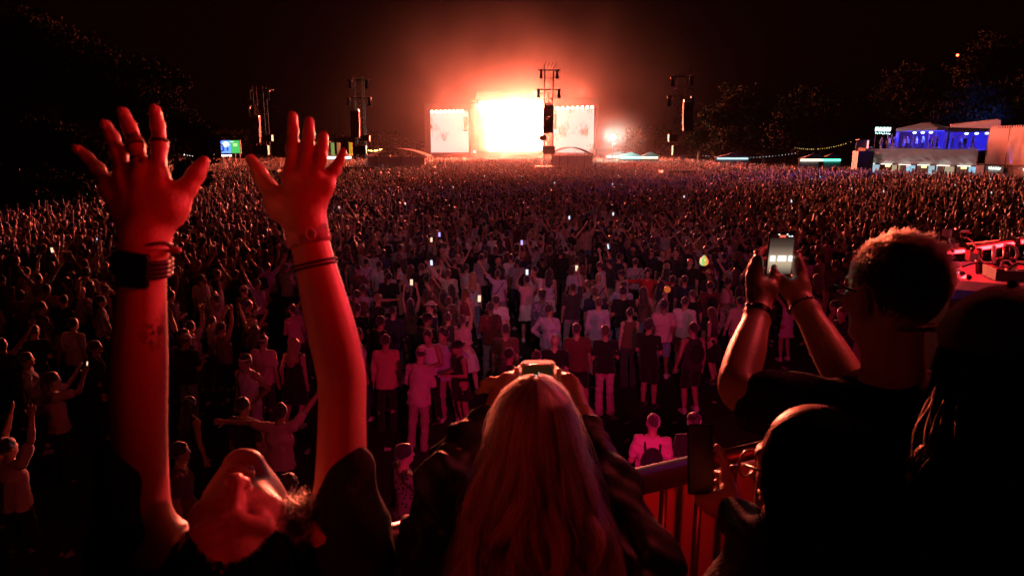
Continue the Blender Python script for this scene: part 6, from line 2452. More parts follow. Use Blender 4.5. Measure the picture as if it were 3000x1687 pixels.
    for nm, kq, tq, f in (('index', kn[0], tp[0], 0.52), ('middle', kn[1], tp[1], 0.45)):
        ax = unit(tq - kq)
        q = kq + (tq - kq) * f + V3(0, 0.006, 0)
        e1 = unit(np.cross(ax, V3(0, 1, 0)))
        e2 = np.cross(ax, e1)
        pts = [q + (e1 * math.cos(w) + e2 * math.sin(w)) * 0.0102 for w in np.linspace(0, 2 * math.pi, 21)]
        rg = thing('finger_ring', 'dark ring on the %s finger of the raised left hand' % nm, 'ring', off)
        MB().tube(pts, 0.0026, 6).build('band', mat('ring_dark', (0.03, 0.012, 0.01), 0.4, 0.6), rg, sm=True)


woman_arms_up()


def envelope_hair(c_top, prof, n, k, seed, front=0.9, wave=0.006, z_end=(0.40, 0.50), lean=0.0, yaw=0.0, clumps=170, wavy=0.010, spread=0.22):
    """Locks that leave the crown and follow an outer envelope downwards, gathered in wavy clumps.
    prof: list of (drop below the crown, half width, half depth, centre y)."""
    r = np.random.default_rng(seed)
    pd, pw, pdp, pc = [np.array(v) for v in zip(*prof)]
    cph = np.sort(r.uniform(front, 2 * math.pi - front, clumps))
    cf = 0.74 + 0.28 * r.random(clumps)
    cze = r.uniform(z_end[0], z_end[1], clumps)
    cw1, cw2, cam = r.uniform(0, 6.28, clumps), r.uniform(0, 6.28, clumps), r.uniform(0.3, 1.4, clumps)
    cfr = r.uniform(16, 34, clumps)
    ci = r.integers(0, clumps, n)
    off = r.normal(0, 1, (n, 2))
    zst = r.random(n) ** 2 * 0.04
    ze = cze[ci] * r.uniform(0.86, 1.04, n)
    wv = r.uniform(0, 6.28, n)
    P = np.zeros((n, k, 3))
    for j in range(k):
        t = (j / (k - 1))
        dz = zst + (ze - zst) * t ** 1.3
        W_, D_, C_ = np.interp(dz, pd, pw), np.interp(dz, pd, pdp), np.interp(dz, pd, pc)
        g = spread * (0.35 + 0.65 * (1 - t) + 0.45 * (t > 0.86) * (t - 0.86) * 7)
        a = cph[ci] + off[:, 0] * 0.16 * g / spread * 0.55
        ff = cf[ci] + off[:, 1] * 0.055
        am = wavy * cam[ci] * np.clip((dz - 0.05) / 0.2, 0, 1.6)
        P[:, j, 0] = np.sin(a) * W_ * ff + am * np.sin(dz * cfr[ci] + cw1[ci]) + wave * 0.4 * np.sin(dz * 60 + wv) * t
        P[:, j, 1] = np.cos(a) * D_ * ff + C_ + lean * dz + am * 0.8 * np.sin(dz * cfr[ci] * 0.9 + cw2[ci])
        P[:, j, 2] = -dz
    c, s = math.cos(yaw), math.sin(yaw)
    x = P[:, :, 0] * c - P[:, :, 1] * s
    P[:, :, 1] = P[:, :, 0] * s + P[:, :, 1] * c
    P[:, :, 0] = x
    return P + np.array(c_top)[None, None, :]


def slab_phone(name, label, center, ux, uy, un, w, h, t, case, screen, group=None, lens=False):
    """Rounded phone: ux, uy span the face, un points out of the screen."""
    o = thing(name, label, 'phone', center, 0, group)
    M = Matrix((Vector(ux), Vector(un), Vector(uy))).transposed()
    ob = MB().box((0, 0, 0), (w, t, h), M=M).build('case', case, o)
    bv = ob.modifiers.new('round', 'BEVEL')
    bv.width = t * 0.48
    bv.segments = 3
    if screen is not None:
        MB().box(Vector(un) * (t * 0.5), (w * 0.92, 0.0012, h * 0.95), M=M).build('screen', screen, o)
    if lens:
        for dx in (-0.2, 0.2):
            MB().ball(Vector(un) * (-t * 0.55) + Vector(ux) * w * dx + Vector(uy) * h * 0.38, 0.008, 10, 6).build('camera_lens', mat('lens_glass', (0.01, 0.01, 0.01), 0.1), o)
    return o, M


# ---- blonde woman filming, seen from behind
def woman_blonde():
    ct = N3(at(1572, 1120, 1.17))                        # crown
    root = thing('person', 'woman with long blonde hair seen from behind, holding up a phone in black jacket', 'person', (ct[0], ct[1] + 0.03, PF), 0, 'people on the platform')
    off = N3((ct[0], ct[1] + 0.03, PF))
    A = lambda px, py, d: N3(at(px, py, d)) - off
    top = ct - off
    hc = top + V3(0, 0.045, -0.125)
    S = Sculpt(hc + V3(-0.34, -0.22, -0.62), hc + V3(0.34, 0.62, 0.18), 0.0045)
    head_prims(S, hc, rot(0, -8), scale=0.80)
    zsh = hc[2] - 0.215
    S.cap((hc[0], hc[1] - 0.03, zsh), hc + V3(0, -0.01, -0.06), 0.054, 0.05, k=0.03)
    S.loft([zsh - 0.40, zsh - 0.20, zsh - 0.08, zsh, zsh + 0.03], [hc[0]] * 5, [hc[1] - 0.03] * 5, [0.12, 0.13, 0.15, 0.15, 0.07], [0.08, 0.09, 0.09, 0.08, 0.05], k=0.03)
    hands = []
    for s, elp, wrp in ((-1, A(1296, 1410, 1.30), A(1444, 1222, 1.48)), (1, A(1768, 1430, 1.32), A(1706, 1225, 1.48))):
        sh = V3(hc[0] + s * 0.17, hc[1] - 0.02, zsh - 0.02)
        S.cap((hc[0], hc[1] - 0.03, zsh), sh, 0.05, 0.05, k=0.04)
        S.cap(sh, elp, 0.048, 0.038, k=0.03)
        S.cap(elp, wrp, 0.038, 0.027, k=0.03)
        hands.append((s, wrp))
    for s, w in hands:
        if s < 0:
            kn = [A(1500, 1108, 1.55), A(1482, 1104, 1.545), A(1462, 1116, 1.54), A(1446, 1138, 1.535)]
            tp = [A(1530, 1074, 1.64), A(1528, 1098, 1.645), A(1412, 1122, 1.53), A(1396, 1150, 1.53)]
            th = [A(1476, 1176, 1.535), A(1500, 1168, 1.545), A(1524, 1162, 1.555)]
        else:
            kn = [A(1650, 1110, 1.55), A(1668, 1106, 1.545), A(1684, 1118, 1.54), A(1698, 1140, 1.535)]
            tp = [A(1622, 1076, 1.64), A(1624, 1098, 1.645), A(1628, 1122, 1.64), A(1636, 1146, 1.63)]
            th = [A(1674, 1176, 1.535), A(1652, 1168, 1.545), A(1628, 1162, 1.555)]
        hand_px(S, w, kn, tp, (0, -0.002, 0.004), th, 0.0102, 0.0078)
    link('body', S.mesh('body'), M_SKIN1, root)
    J = Sculpt(hc + V3(-0.42, -0.30, -0.85), hc + V3(0.42, 0.48, 0.02), 0.008)
    J.loft([zsh - 0.62, zsh - 0.42, zsh - 0.22, zsh - 0.08, zsh - 0.01, zsh + 0.035], [hc[0]] * 6, [hc[1] - 0.035] * 6, [0.20, 0.19, 0.185, 0.19, 0.17, 0.085], [0.15, 0.14, 0.135, 0.13, 0.11, 0.075], k=0.02)
    for s, elp, wrp in ((-1, A(1296, 1410, 1.30), A(1444, 1222, 1.48)), (1, A(1768, 1430, 1.32), A(1706, 1225, 1.48))):
        sh = V3(hc[0] + s * 0.185, hc[1] - 0.025, zsh - 0.03)
        J.cap((hc[0], hc[1] - 0.03, zsh - 0.01), sh, 0.07, 0.075, k=0.05)
        J.cap(sh, elp, 0.070, 0.054, k=0.04)
        J.cap(elp, elp + (wrp - elp) * 0.80, 0.053, 0.042, k=0.03)
    J.wrinkle(0.009, 55.0, 8)
    J.wrinkle(0.006, 120.0, 9)
    link('jacket', J.mesh('jacket'), M_JACKET, root)
    lower_body(root, hc[0], hc[1] - 0.03, 0.95)
    prof = [(0.0, 0.006, 0.015, 0.03), (0.012, 0.027, 0.042, 0.033), (0.035, 0.048, 0.072, 0.036), (0.075, 0.064, 0.090, 0.034), (0.12, 0.074, 0.100, 0.026),
            (0.18, 0.088, 0.104, 0.008), (0.26, 0.108, 0.100, -0.018), (0.34, 0.128, 0.095, -0.045), (0.44, 0.142, 0.085, -0.075), (0.56, 0.142, 0.07, -0.105)]
    hair_strands('hair', envelope_hair(top, prof, 15000, 34, 6, 0.75, 0.005, (0.36, 0.54), clumps=95, wavy=0.022), 0.00075, H_BLONDE, root)
    hm = Sculpt(top + V3(-0.2, -0.25, -0.62), top + V3(0.2, 0.2, 0.02), 0.007)
    hm.ell(top + V3(0, 0.040, -0.098), (0.054, 0.080, 0.084), k=0.0)
    hm.cap(top + V3(0, 0.0, -0.14), top + V3(0, -0.085, -0.46), 0.058, 0.080, k=0.05, flat=((0, 1, 0.2), 0.45))
    hm.cap(top + V3(0, 0.15, -0.12), top + V3(0, 0.15, -0.22), 0.075, 0.08, k=0.01, op='cut')
    hm.wrinkle(0.006, 90.0, 7, (1, 0.6, 0.08))
    link('hair_underlayer', hm.mesh('hair_underlayer'), HAIRM['chestnut'], root)
    fly = envelope_hair(top, [(a, b * 1.13 + 0.004, c * 1.1 + 0.004, d) for a, b, c, d in prof], 900, 30, 61, 0.8, 0.014, (0.10, 0.46), clumps=420, wavy=0.020)
    hair_strands('stray_hair', fly, 0.00035, H_BLONDE, root)
    # the phone in a clear case, its bright upper edge above her head
    pc = N3(at(1575, 1162, 1.575))
    un = unit(V3(0, -1, 0.12))
    ux = V3(1, 0, 0)
    uy = unit(np.cross(un, ux))
    uy = uy if uy[2] > 0 else -uy
    ph, M = slab_phone('phone', 'phone in clear case held up above the blonde woman, bright top edge', pc, ux, uy, un, 0.074, 0.152, 0.011, mat('clear_case', (0.75, 0.62, 0.52), 0.12, coat=0.5), mat('phone_dark_screen', (0.01, 0.008, 0.006), 0.2, emit=(0.35, 0.18, 0.05), emit_s=0.04))
    ce = bpy.data.materials.new('clear_rubber')
    ce.use_nodes = True
    nt = ce.node_tree
    tr_ = nt.nodes.new('ShaderNodeBsdfTranslucent')
    tr_.inputs[0].default_value = (1, 1, 1, 1)
    mxs = nt.nodes.new('ShaderNodeMixShader')
    mxs.inputs[0].default_value = 0.95
    nt.links.new(nt.nodes['Principled BSDF'].outputs[0], mxs.inputs[1])
    nt.links.new(tr_.outputs[0], mxs.inputs[2])
    nt.links.new(mxs.outputs[0], nt.nodes['Material Output'].inputs['Surface'])
    MATS['clear_bumper'] = ce
    fr_ = []
    for w in np.linspace(0, 2 * math.pi, 41):
        cx_, cy_ = math.cos(w), math.sin(w)
        ex = 0.039 * math.copysign(abs(cx_) ** 0.25, cx_)
        ey = 0.079 * math.copysign(abs(cy_) ** 0.25, cy_)
        fr_.append(Vector(ux) * ex + Vector(uy) * ey)
    rim_ = MB()
    V_, F_ = [], []
    for q in fr_:
        V_ += [tuple(q * 0.985), tuple(q * 1.0 + Vector(unit(N3(q))) * 0.007)]
    for i in range(len(fr_) - 1):
        F_.append((2 * i, 2 * i + 1, 2 * i + 3, 2 * i + 2))
    rim_.add(V_, F_)
    rim_.build('clear_bumper_frame', ce, ph, sm=True)
    for sx in (-1, 1):
        MB().ball(Vector(ux) * sx * 0.033 + Vector(uy) * 0.072, 0.0075, 10, 6).build('case_bumper', mat('clear_bumper', (0.85, 0.72, 0.62), 0.08, coat=0.6), ph, sm=True)
    gl = glow('phone_interface', (0.9, 0.95, 0.85), 1.0)
    for x0, y0, w_, h_ in ((-0.026, 0.051, 0.004, 0.004), (-0.019, 0.051, 0.003, 0.004), (-0.004, 0.051, 0.003, 0.003), (0.001, 0.051, 0.003, 0.003), (0.006, 0.051, 0.003, 0.003), (0.020, 0.050, 0.003, 0.003), (0.027, 0.049, 0.003, 0.003), (0.003, 0.057, 0.002, 0.003)):
        MB().box(Vector(un) * 0.0068 + Vector(ux) * x0 + Vector(uy) * y0, (w_, 0.0008, h_), M=M).build('interface_mark', gl, ph)


woman_blonde()


# ---- man in glasses filming the stage
def man_filming():
    hcw = N3(at(2608, 872, 1.46))
    root = thing('person', 'man with short hair and glasses in black tee filming with both hands', 'person', (hcw[0], hcw[1], PF), 0, 'people on the platform')
    off = N3((hcw[0], hcw[1], PF))
    A = lambda px, py, d: N3(at(px, py, d)) - off
    hc = hcw - off
    S = Sculpt(hc + V3(-0.36, -0.18, -0.62), hc + V3(0.34, 0.78, 0.20), 0.0045)
    R = rot(14, 2)
    head_prims(S, hc, R, False)
    zsh = hc[2] - 0.235
    cx, cy = hc[0] + 0.02, hc[1] - 0.035
    S.cap((cx, cy, zsh - 0.02), hc + V3(0, -0.015, -0.05), 0.064, 0.060, k=0.04)
    S.loft([zsh - 0.36, zsh - 0.20, zsh - 0.08, zsh, zsh + 0.03], [cx] * 5, [cy] * 5, [0.13, 0.14, 0.16, 0.16, 0.08], [0.09, 0.10, 0.10, 0.09, 0.06], k=0.03)
    shl, ell_, wrl = V3(cx - 0.175, cy + 0.02, zsh - 0.03), A(2150, 1150, 1.50), A(2222, 918, 1.72)
    shr, elr, wrr = V3(cx + 0.175, cy + 0.02, zsh - 0.03), A(2500, 1150, 1.55), A(2352, 892, 1.74)
    for sh, el, wr in ((shl, ell_, wrl), (shr, elr, wrr)):
        S.cap((cx, cy, zsh - 0.01), sh, 0.06, 0.06, k=0.05)
        limb(S, [sh, el, wr], [0.056, 0.053, 0.048, 0.043, 0.0435, 0.045, 0.041, 0.034, 0.029])
    # left hand: palm behind the left edge, fingers round the back, thumb on the screen
    kn = [A(2218, 766, 1.80), A(2206, 788, 1.79), A(2202, 812, 1.78), A(2204, 836, 1.77)]
    tp = [A(2252, 726, 1.87), A(2250, 760, 1.88), A(2250, 790, 1.88), A(2250, 815, 1.87)]
    th = [A(2252, 850, 1.76), A(2268, 818, 1.775), A(2268, 782, 1.80)]
    hand_px(S, wrl, kn, tp, (-0.012, 0.0, 0.004), th, 0.0165, 0.0100)
    kn = [A(2338, 770, 1.80), A(2345, 792, 1.79), A(2348, 812, 1.785), A(2346, 832, 1.78)]
    tp = [A(2312, 742, 1.87), A(2312, 768, 1.88), A(2312, 790, 1.88), A(2312, 812, 1.87)]
    th = [A(2318, 850, 1.765), A(2300, 828, 1.775), A(2278, 806, 1.79)]
    hand_px(S, wrr, kn, tp, (0.010, 0.0, 0.004), th, 0.0165, 0.0100)
    link('body', S.mesh('body'), M_SKIN1, root)
    Tt = Sculpt(hc + V3(-0.44, -0.30, -0.95), hc + V3(0.44, 0.50, -0.08), 0.009)
    Tt.loft([zsh - 0.68, zsh - 0.45, zsh - 0.22, zsh - 0.08, zsh, zsh + 0.045], [cx] * 6, [cy] * 6, [0.20, 0.195, 0.195, 0.20, 0.17, 0.095], [0.15, 0.145, 0.14, 0.135, 0.115, 0.085], k=0.02)
    for sh, el, wr in ((shl, ell_, wrl), (shr, elr, wrr)):
        Tt.cap((cx, cy, zsh - 0.005), sh, 0.075, 0.078, k=0.05)
        Tt.cap(sh, sh + (el - sh) * 0.62, 0.074, 0.070, k=0.03)
    Tt.wrinkle(0.008, 40.0, 12)
    link('tee_shirt', Tt.mesh('tee_shirt'), M_TEE, root)
    lower_body(root, cx, cy, 1.03)
    # short hair combed back, longer on top
    r = np.random.default_rng(8)
    n, kk = 9000, 8
    v = r.normal(size=(n * 2, 3))
    v /= np.linalg.norm(v, axis=1)[:, None]
    loc = v * np.array([0.077, 0.094, 0.088]) + np.array([0, -0.014, 0.036])
    keep = (loc[:, 2] > -0.062 + np.clip(loc[:, 1], -0.03, 0.07) * 1.0) & ~((loc[:, 1] > 0.058) & (loc[:, 2] < 0.062)) & ~((np.abs(loc[:, 0]) > 0.052) & (loc[:, 2] < 0.036) & (loc[:, 1] > -0.040) & (loc[:, 1] < 0.03)) & ~((loc[:, 1] > 0.0) & (loc[:, 2] < 0.02))
    loc, v = loc[keep][:n], v[keep][:n]
    n = len(loc)
    topness = np.clip((loc[:, 2] - 0.02) / 0.09, 0, 1)
    tuft = np.sin(loc[:, 0] * 170) * np.sin(loc[:, 1] * 140 + 1.0)
    L = 0.010 + 0.026 * topness * np.clip(0.75 + 0.35 * tuft + r.normal(0, 0.12, n), 0.2, 1.4)
    d = v * np.array([0.8, 0.7, 1.0]) + np.array([0, -0.45, 0.35]) * topness[:, None] + np.array([0, -0.3, -0.5]) * (1 - topness)[:, None] + np.stack([tuft * 0.22, np.cos(loc[:, 0] * 150) * 0.18, np.zeros(n)], axis=1) + r.normal(0, 0.14, (n, 3))
    d /= np.linalg.norm(d, axis=1)[:, None]
    P = np.zeros((n, kk, 3))
    for j in range(kk):
        t = j / (kk - 1)
        P[:, j] = loc + d * (L * t)[:, None] + np.array([0, -0.012, -0.006])[None, :] * (t * t * topness)[:, None]
    P = P @ R.T + hc
    hair_strands('hair', P, 0.00075, H_DARKBROWN, root)
    cap_ = Sculpt(hc + V3(-0.12, -0.14, -0.10), hc + V3(0.12, 0.12, 0.16), 0.005)
    T = lambda x, y, z: hc + R @ V3(x, y, z)
    cap_.ell(T(0, -0.016, 0.038), (0.0775, 0.0945, 0.0895), k=0, R=R)
    cap_.plane_cut(T(0, 0.0, 0.004), R @ V3(0, 0.75, -1))
    cap_.cap(T(-0.05, 0.10, 0.02), T(0.05, 0.10, 0.02), 0.045, 0.045, k=0.01, op='cut')
    for s in (-1, 1):
        cap_.ell(T(s * 0.082, 0.0, 0.0), (0.02, 0.03, 0.04), k=0.01, op='cut', R=R)
    link('hair_roots', cap_.mesh('hair_roots'), HAIRM['brown'], root)
    # glasses
    gm = mat('glasses_black', (0.01, 0.01, 0.01), 0.3)
    gl = thing('glasses', 'black framed glasses on the filming man', 'glasses', off)
    for s in (-1, 1):
        MB().tube([T(s * 0.072, 0.085, 0.012), T(s * 0.0815, 0.03, 0.016), T(s * 0.0815, -0.012, 0.016), T(s * 0.080, -0.034, -0.012)], 0.0028, 8).build('temple', gm, gl, sm=True)
        pts = [T(s * 0.036 + 0.027 * math.cos(w), 0.097, 0.004 + 0.020 * math.sin(w)) for w in np.linspace(0, 2 * math.pi, 21)]
        MB().tube(pts, 0.0025, 6).build('rim', gm, gl, sm=True)
    MB().tube([T(-0.010, 0.098, 0.010), T(0.010, 0.098, 0.010)], 0.0024, 6).build('bridge', gm, gl, sm=True)
    # watch strap and bead bracelet
    for nm, lab, wr, el, f, rr, m_, cat in (('wrist_watch', 'dark watch with bright edge on the wrist of the filming man', wrl, ell_, 0.05, 0.033, 'strap', 'watch'),
                                              ('bead_bracelet', 'dark bead bracelet on the right wrist of the filming man', wrr, elr, 0.03, 0.033, 'bead', 'bracelet')):
        o = thing(nm, lab, cat, off)
        dd = unit(el - wr)
        e1 = unit(np.cross(dd, V3(0, 1, 0)))
        e2 = np.cross(dd, e1)
        q = wr + (el - wr) * f
        if m_ == 'strap':
            g_ = MB()
            for dz in (-0.010, -0.004, 0.002, 0.008):
                g_.tube([q + (e1 * math.cos(w) + e2 * math.sin(w)) * rr + dd * dz for w in np.linspace(0, 2 * math.pi, 29)], 0.0045, 6)
            g_.build('strap', mat('watch_black', (0.006, 0.006, 0.007), 0.25), o, sm=True)
            MB().ball(Vector(q + e1 * (-0.034 if e1[0] > 0 else 0.034) - dd * 0.006), (0.010, 0.012, 0.008), 10, 6).build('watch_case', mat('watch_steel', (0.7, 0.7, 0.72), 0.15, 1.0), o, sm=True)
        else:
            for w in np.linspace(0, 2 * math.pi, 23)[:-1]:
                MB().ball(Vector(q + (e1 * math.cos(w) + e2 * math.sin(w)) * rr), 0.0052, 8, 5).build('bead', mat('bead_dark', (0.02, 0.01, 0.01), 0.35), o, sm=True)
    # his phone: the screen shows the lit stage he is filming
    pc = N3(at(2285, 745, 1.83))
    un = unit(V3(0.03, -1, -0.06))
    ux = unit(np.cross(V3(0, 0, 1), un))
    ux = ux if ux[0] > 0 else -ux
    uy = unit(np.cross(un, ux))
    uy = uy if uy[2] > 0 else -uy
    ph, M = slab_phone('phone', 'upright phone filming the stage, its screen showing the bright stage', pc, ux, uy, un, 0.070, 0.122, 0.010, mat('phone_case', (0.015, 0.015, 0.017), 0.3), None, lens=True)
    m, nt, b = principled('phone_live_picture')
    N, L_ = nt.nodes, nt.links
    tc = N.new('ShaderNodeTexCoord')
    sep = N.new('ShaderNodeSeparateXYZ')
    L_.new(tc.outputs['Generated'], sep.inputs[0])
    cr = N.new('ShaderNodeValToRGB')
    e = cr.color_ramp.elements
    e[0].position, e[0].color = 0.0, (0.05, 0.04, 0.03, 1)
    e[1].position, e[1].color = 1.0, (0.03, 0.02, 0.016, 1)
    for p_, c_ in ((0.14, (0.30, 0.25, 0.18)), (0.27, (0.60, 0.46, 0.30)), (0.42, (0.80, 0.58, 0.38)), (0.58, (0.32, 0.22, 0.16)), (0.78, (0.10, 0.065, 0.05))):
        q = e.new(p_)
        q.color = (*c_, 1)
    L_.new(sep.outputs['Z'], cr.inputs['Fac'])
    L_.new(cr.outputs['Color'], b.inputs['Emission Color'])
    b.inputs['Emission Strength'].default_value = 0.85
    b.inputs['Base Color'].default_value = (0.02, 0.02, 0.02, 1)
    MB().box(Vector(un) * 0.0052 + Vector(uy) * -0.004, (0.064, 0.001, 0.098), M=M).build('screen', m, ph)
    wh = glow('phone_white', (0.95, 1.0, 0.98), 1.6)
    for x0, w_ in ((-0.021, 0.013), (0.004, 0.022), (0.027, 0.010)):
        MB().box(Vector(un) * 0.0062 + Vector(ux) * x0 + Vector(uy) * -0.010, (w_, 0.0008, 0.015), M=M).build('stage_image', wh, ph)
    MB().box(Vector(un) * 0.0062 + Vector(uy) * 0.050, (0.016, 0.0008, 0.005), M=M).build('record_badge', glow('phone_red', (1.0, 0.12, 0.06), 1.6), ph)
    for x0, y0 in ((-0.010, 0.055), (0.012, 0.055), (0.018, 0.050), (0.025, 0.050)):
        MB().box(Vector(un) * 0.0062 + Vector(ux) * x0 + Vector(uy) * y0, (0.004, 0.0008, 0.0025), M=M).build('interface_mark', wh, ph)


man_filming()


# ---- dark-haired person at the lower right, with an upright phone
def person_dark():
    hcw = N3(at(2378, 1385, 1.18))
    root = thing('person', 'dark haired person with glasses at lower right, almost black, holding an upright phone', 'person', (hcw[0], hcw[1], PF), 0, 'people on the platform')
    off = N3((hcw[0], hcw[1], PF))
    A = lambda px, py, d: N3(at(px, py, d)) - off
    hc = hcw - off
    R = rot(38, -6)
    T = lambda x, y, z: hc + R @ V3(x, y, z)
    S = Sculpt(hc + V3(-0.38, -0.16, -0.62), hc + V3(0.30, 0.66, 0.16), 0.0045)
    head_prims(S, hc, R)
    zsh = hc[2] - 0.22
    cx, cy = hc[0] + 0.03, hc[1] - 0.04
    S.cap((cx, cy, zsh), hc + V3(0, -0.01, -0.06), 0.055, 0.05, k=0.03)
    S.loft([zsh - 0.36, zsh - 0.20, zsh - 0.08, zsh, zsh + 0.03], [cx] * 5, [cy] * 5, [0.12, 0.13, 0.15, 0.15, 0.07], [0.08, 0.09, 0.09, 0.08, 0.05], k=0.03)
    shl, ell_, wrl = V3(cx - 0.16, cy + 0.01, zsh - 0.03), A(2260, 1640, 1.22), A(2140, 1490, 1.40)
    shr, elr, wrr = V3(cx + 0.16, cy + 0.01, zsh - 0.03), V3(cx + 0.22, cy + 0.06, zsh - 0.30), V3(cx + 0.10, cy + 0.24, zsh - 0.36)
    for sh, el, wr in ((shl, ell_, wrl), (shr, elr, wrr)):
        S.cap((cx, cy, zsh - 0.01), sh, 0.05, 0.05, k=0.05)
        S.cap(sh, el, 0.046, 0.038, k=0.03)
        S.cap(el, wr, 0.038, 0.027, k=0.03)
    kn = [A(2128, 1400, 1.46), A(2136, 1420, 1.45), A(2138, 1442, 1.44), A(2132, 1462, 1.43)]
    tp = [A(2100, 1308, 1.50), A(2098, 1386, 1.51), A(2092, 1412, 1.51), A(2088, 1440, 1.51)]
    th = [A(2092, 1478, 1.42), A(2066, 1470, 1.43), A(2044, 1462, 1.45)]
    hand_px(S, wrl, kn, tp, (0.006, 0.0, 0.004), th, 0.0150, 0.0092)
    sculpt_hand(S, wrr, unit(wrr - elr), unit(V3(-0.3, 0.2, 1)), unit(V3(1, 0, 0.2)), 1, 0.95)
    link('body', S.mesh('body'), M_SKIN1, root)
    Tt = Sculpt(hc + V3(-0.42, -0.28, -0.90), hc + V3(0.40, 0.34, -0.08), 0.010)
    Tt.loft([zsh - 0.62, zsh - 0.42, zsh - 0.22, zsh - 0.08, zsh, zsh + 0.04], [cx] * 6, [cy] * 6, [0.19, 0.175, 0.17, 0.18, 0.16, 0.085], [0.14, 0.13, 0.13, 0.125, 0.105, 0.075], k=0.02)
    for sh, el, wr in ((shl, ell_, wrl), (shr, elr, wrr)):
        Tt.cap((cx, cy, zsh - 0.005), sh, 0.066, 0.068, k=0.05)
        Tt.cap(sh, el, 0.062, 0.054, k=0.03)
        Tt.cap(el, el + (wr - el) * 0.85, 0.052, 0.040, k=0.03)
    Tt.wrinkle(0.010, 46.0, 14)
    link('sweater', Tt.mesh('sweater'), M_TEE, root)
    lower_body(root, cx, cy, 0.95)
    top = hc + V3(0, -0.03, 0.128)
    prof = [(0.0, 0.010, 0.02, 0.0), (0.012, 0.050, 0.055, 0.0), (0.035, 0.078, 0.088, 0.0), (0.08, 0.094, 0.108, -0.004), (0.13, 0.100, 0.112, -0.012),
            (0.20, 0.104, 0.104, -0.024), (0.30, 0.108, 0.085, -0.035), (0.42, 0.105, 0.07, -0.045)]
    hair_strands('hair', envelope_hair(top, prof, 11000, 20, 16, 1.05, 0.004, (0.34, 0.44), yaw=math.radians(38), wavy=0.005), 0.0006, H_DARK, root)
    gm = mat('glasses_amber', (0.35, 0.14, 0.06), 0.25)
    gl = thing('glasses', 'amber rimmed glasses of the dark haired person', 'glasses', off)
    for s in (-1, 1):
        MB().tube([T(s * 0.066, 0.088, 0.010), T(s * 0.080, 0.03, 0.014), T(s * 0.079, -0.03, 0.0)], 0.0028, 8).build('temple', gm, gl, sm=True)
        pts = [T(s * 0.036 + 0.029 * math.cos(w), 0.100, 0.002 + 0.024 * math.sin(w)) for w in np.linspace(0, 2 * math.pi, 21)]
        MB().tube(pts, 0.0028, 6).build('rim', gm, gl, sm=True)
    MB().tube([T(-0.008, 0.101, 0.008), T(0.008, 0.101, 0.008)], 0.0026, 6).build('bridge', gm, gl, sm=True)
    c0, c1, c2, c3 = [N3(at(*q)) for q in ((1997, 1244, 1.50), (2068, 1249, 1.50), (2110, 1446, 1.47), (2034, 1444, 1.47))]
    pc = (c0 + c1 + c2 + c3) / 4
    ux = unit((c1 - c0) + (c2 - c3))
    uy = unit((c0 - c3) + (c1 - c2))
    uy = unit(uy - ux * np.dot(ux, uy))
    un = np.cross(uy, ux)
    un = un if un[1] < 0 else -un
    slab_phone('phone', 'black phone held upright with dark screen in front of the railing', pc, ux, uy, un, 0.057, 0.150, 0.010, mat('phone_gloss_black', (0.004, 0.004, 0.004), 0.22), mat('screen_off', (0.003, 0.003, 0.003), 0.30), lens=True)


person_dark()


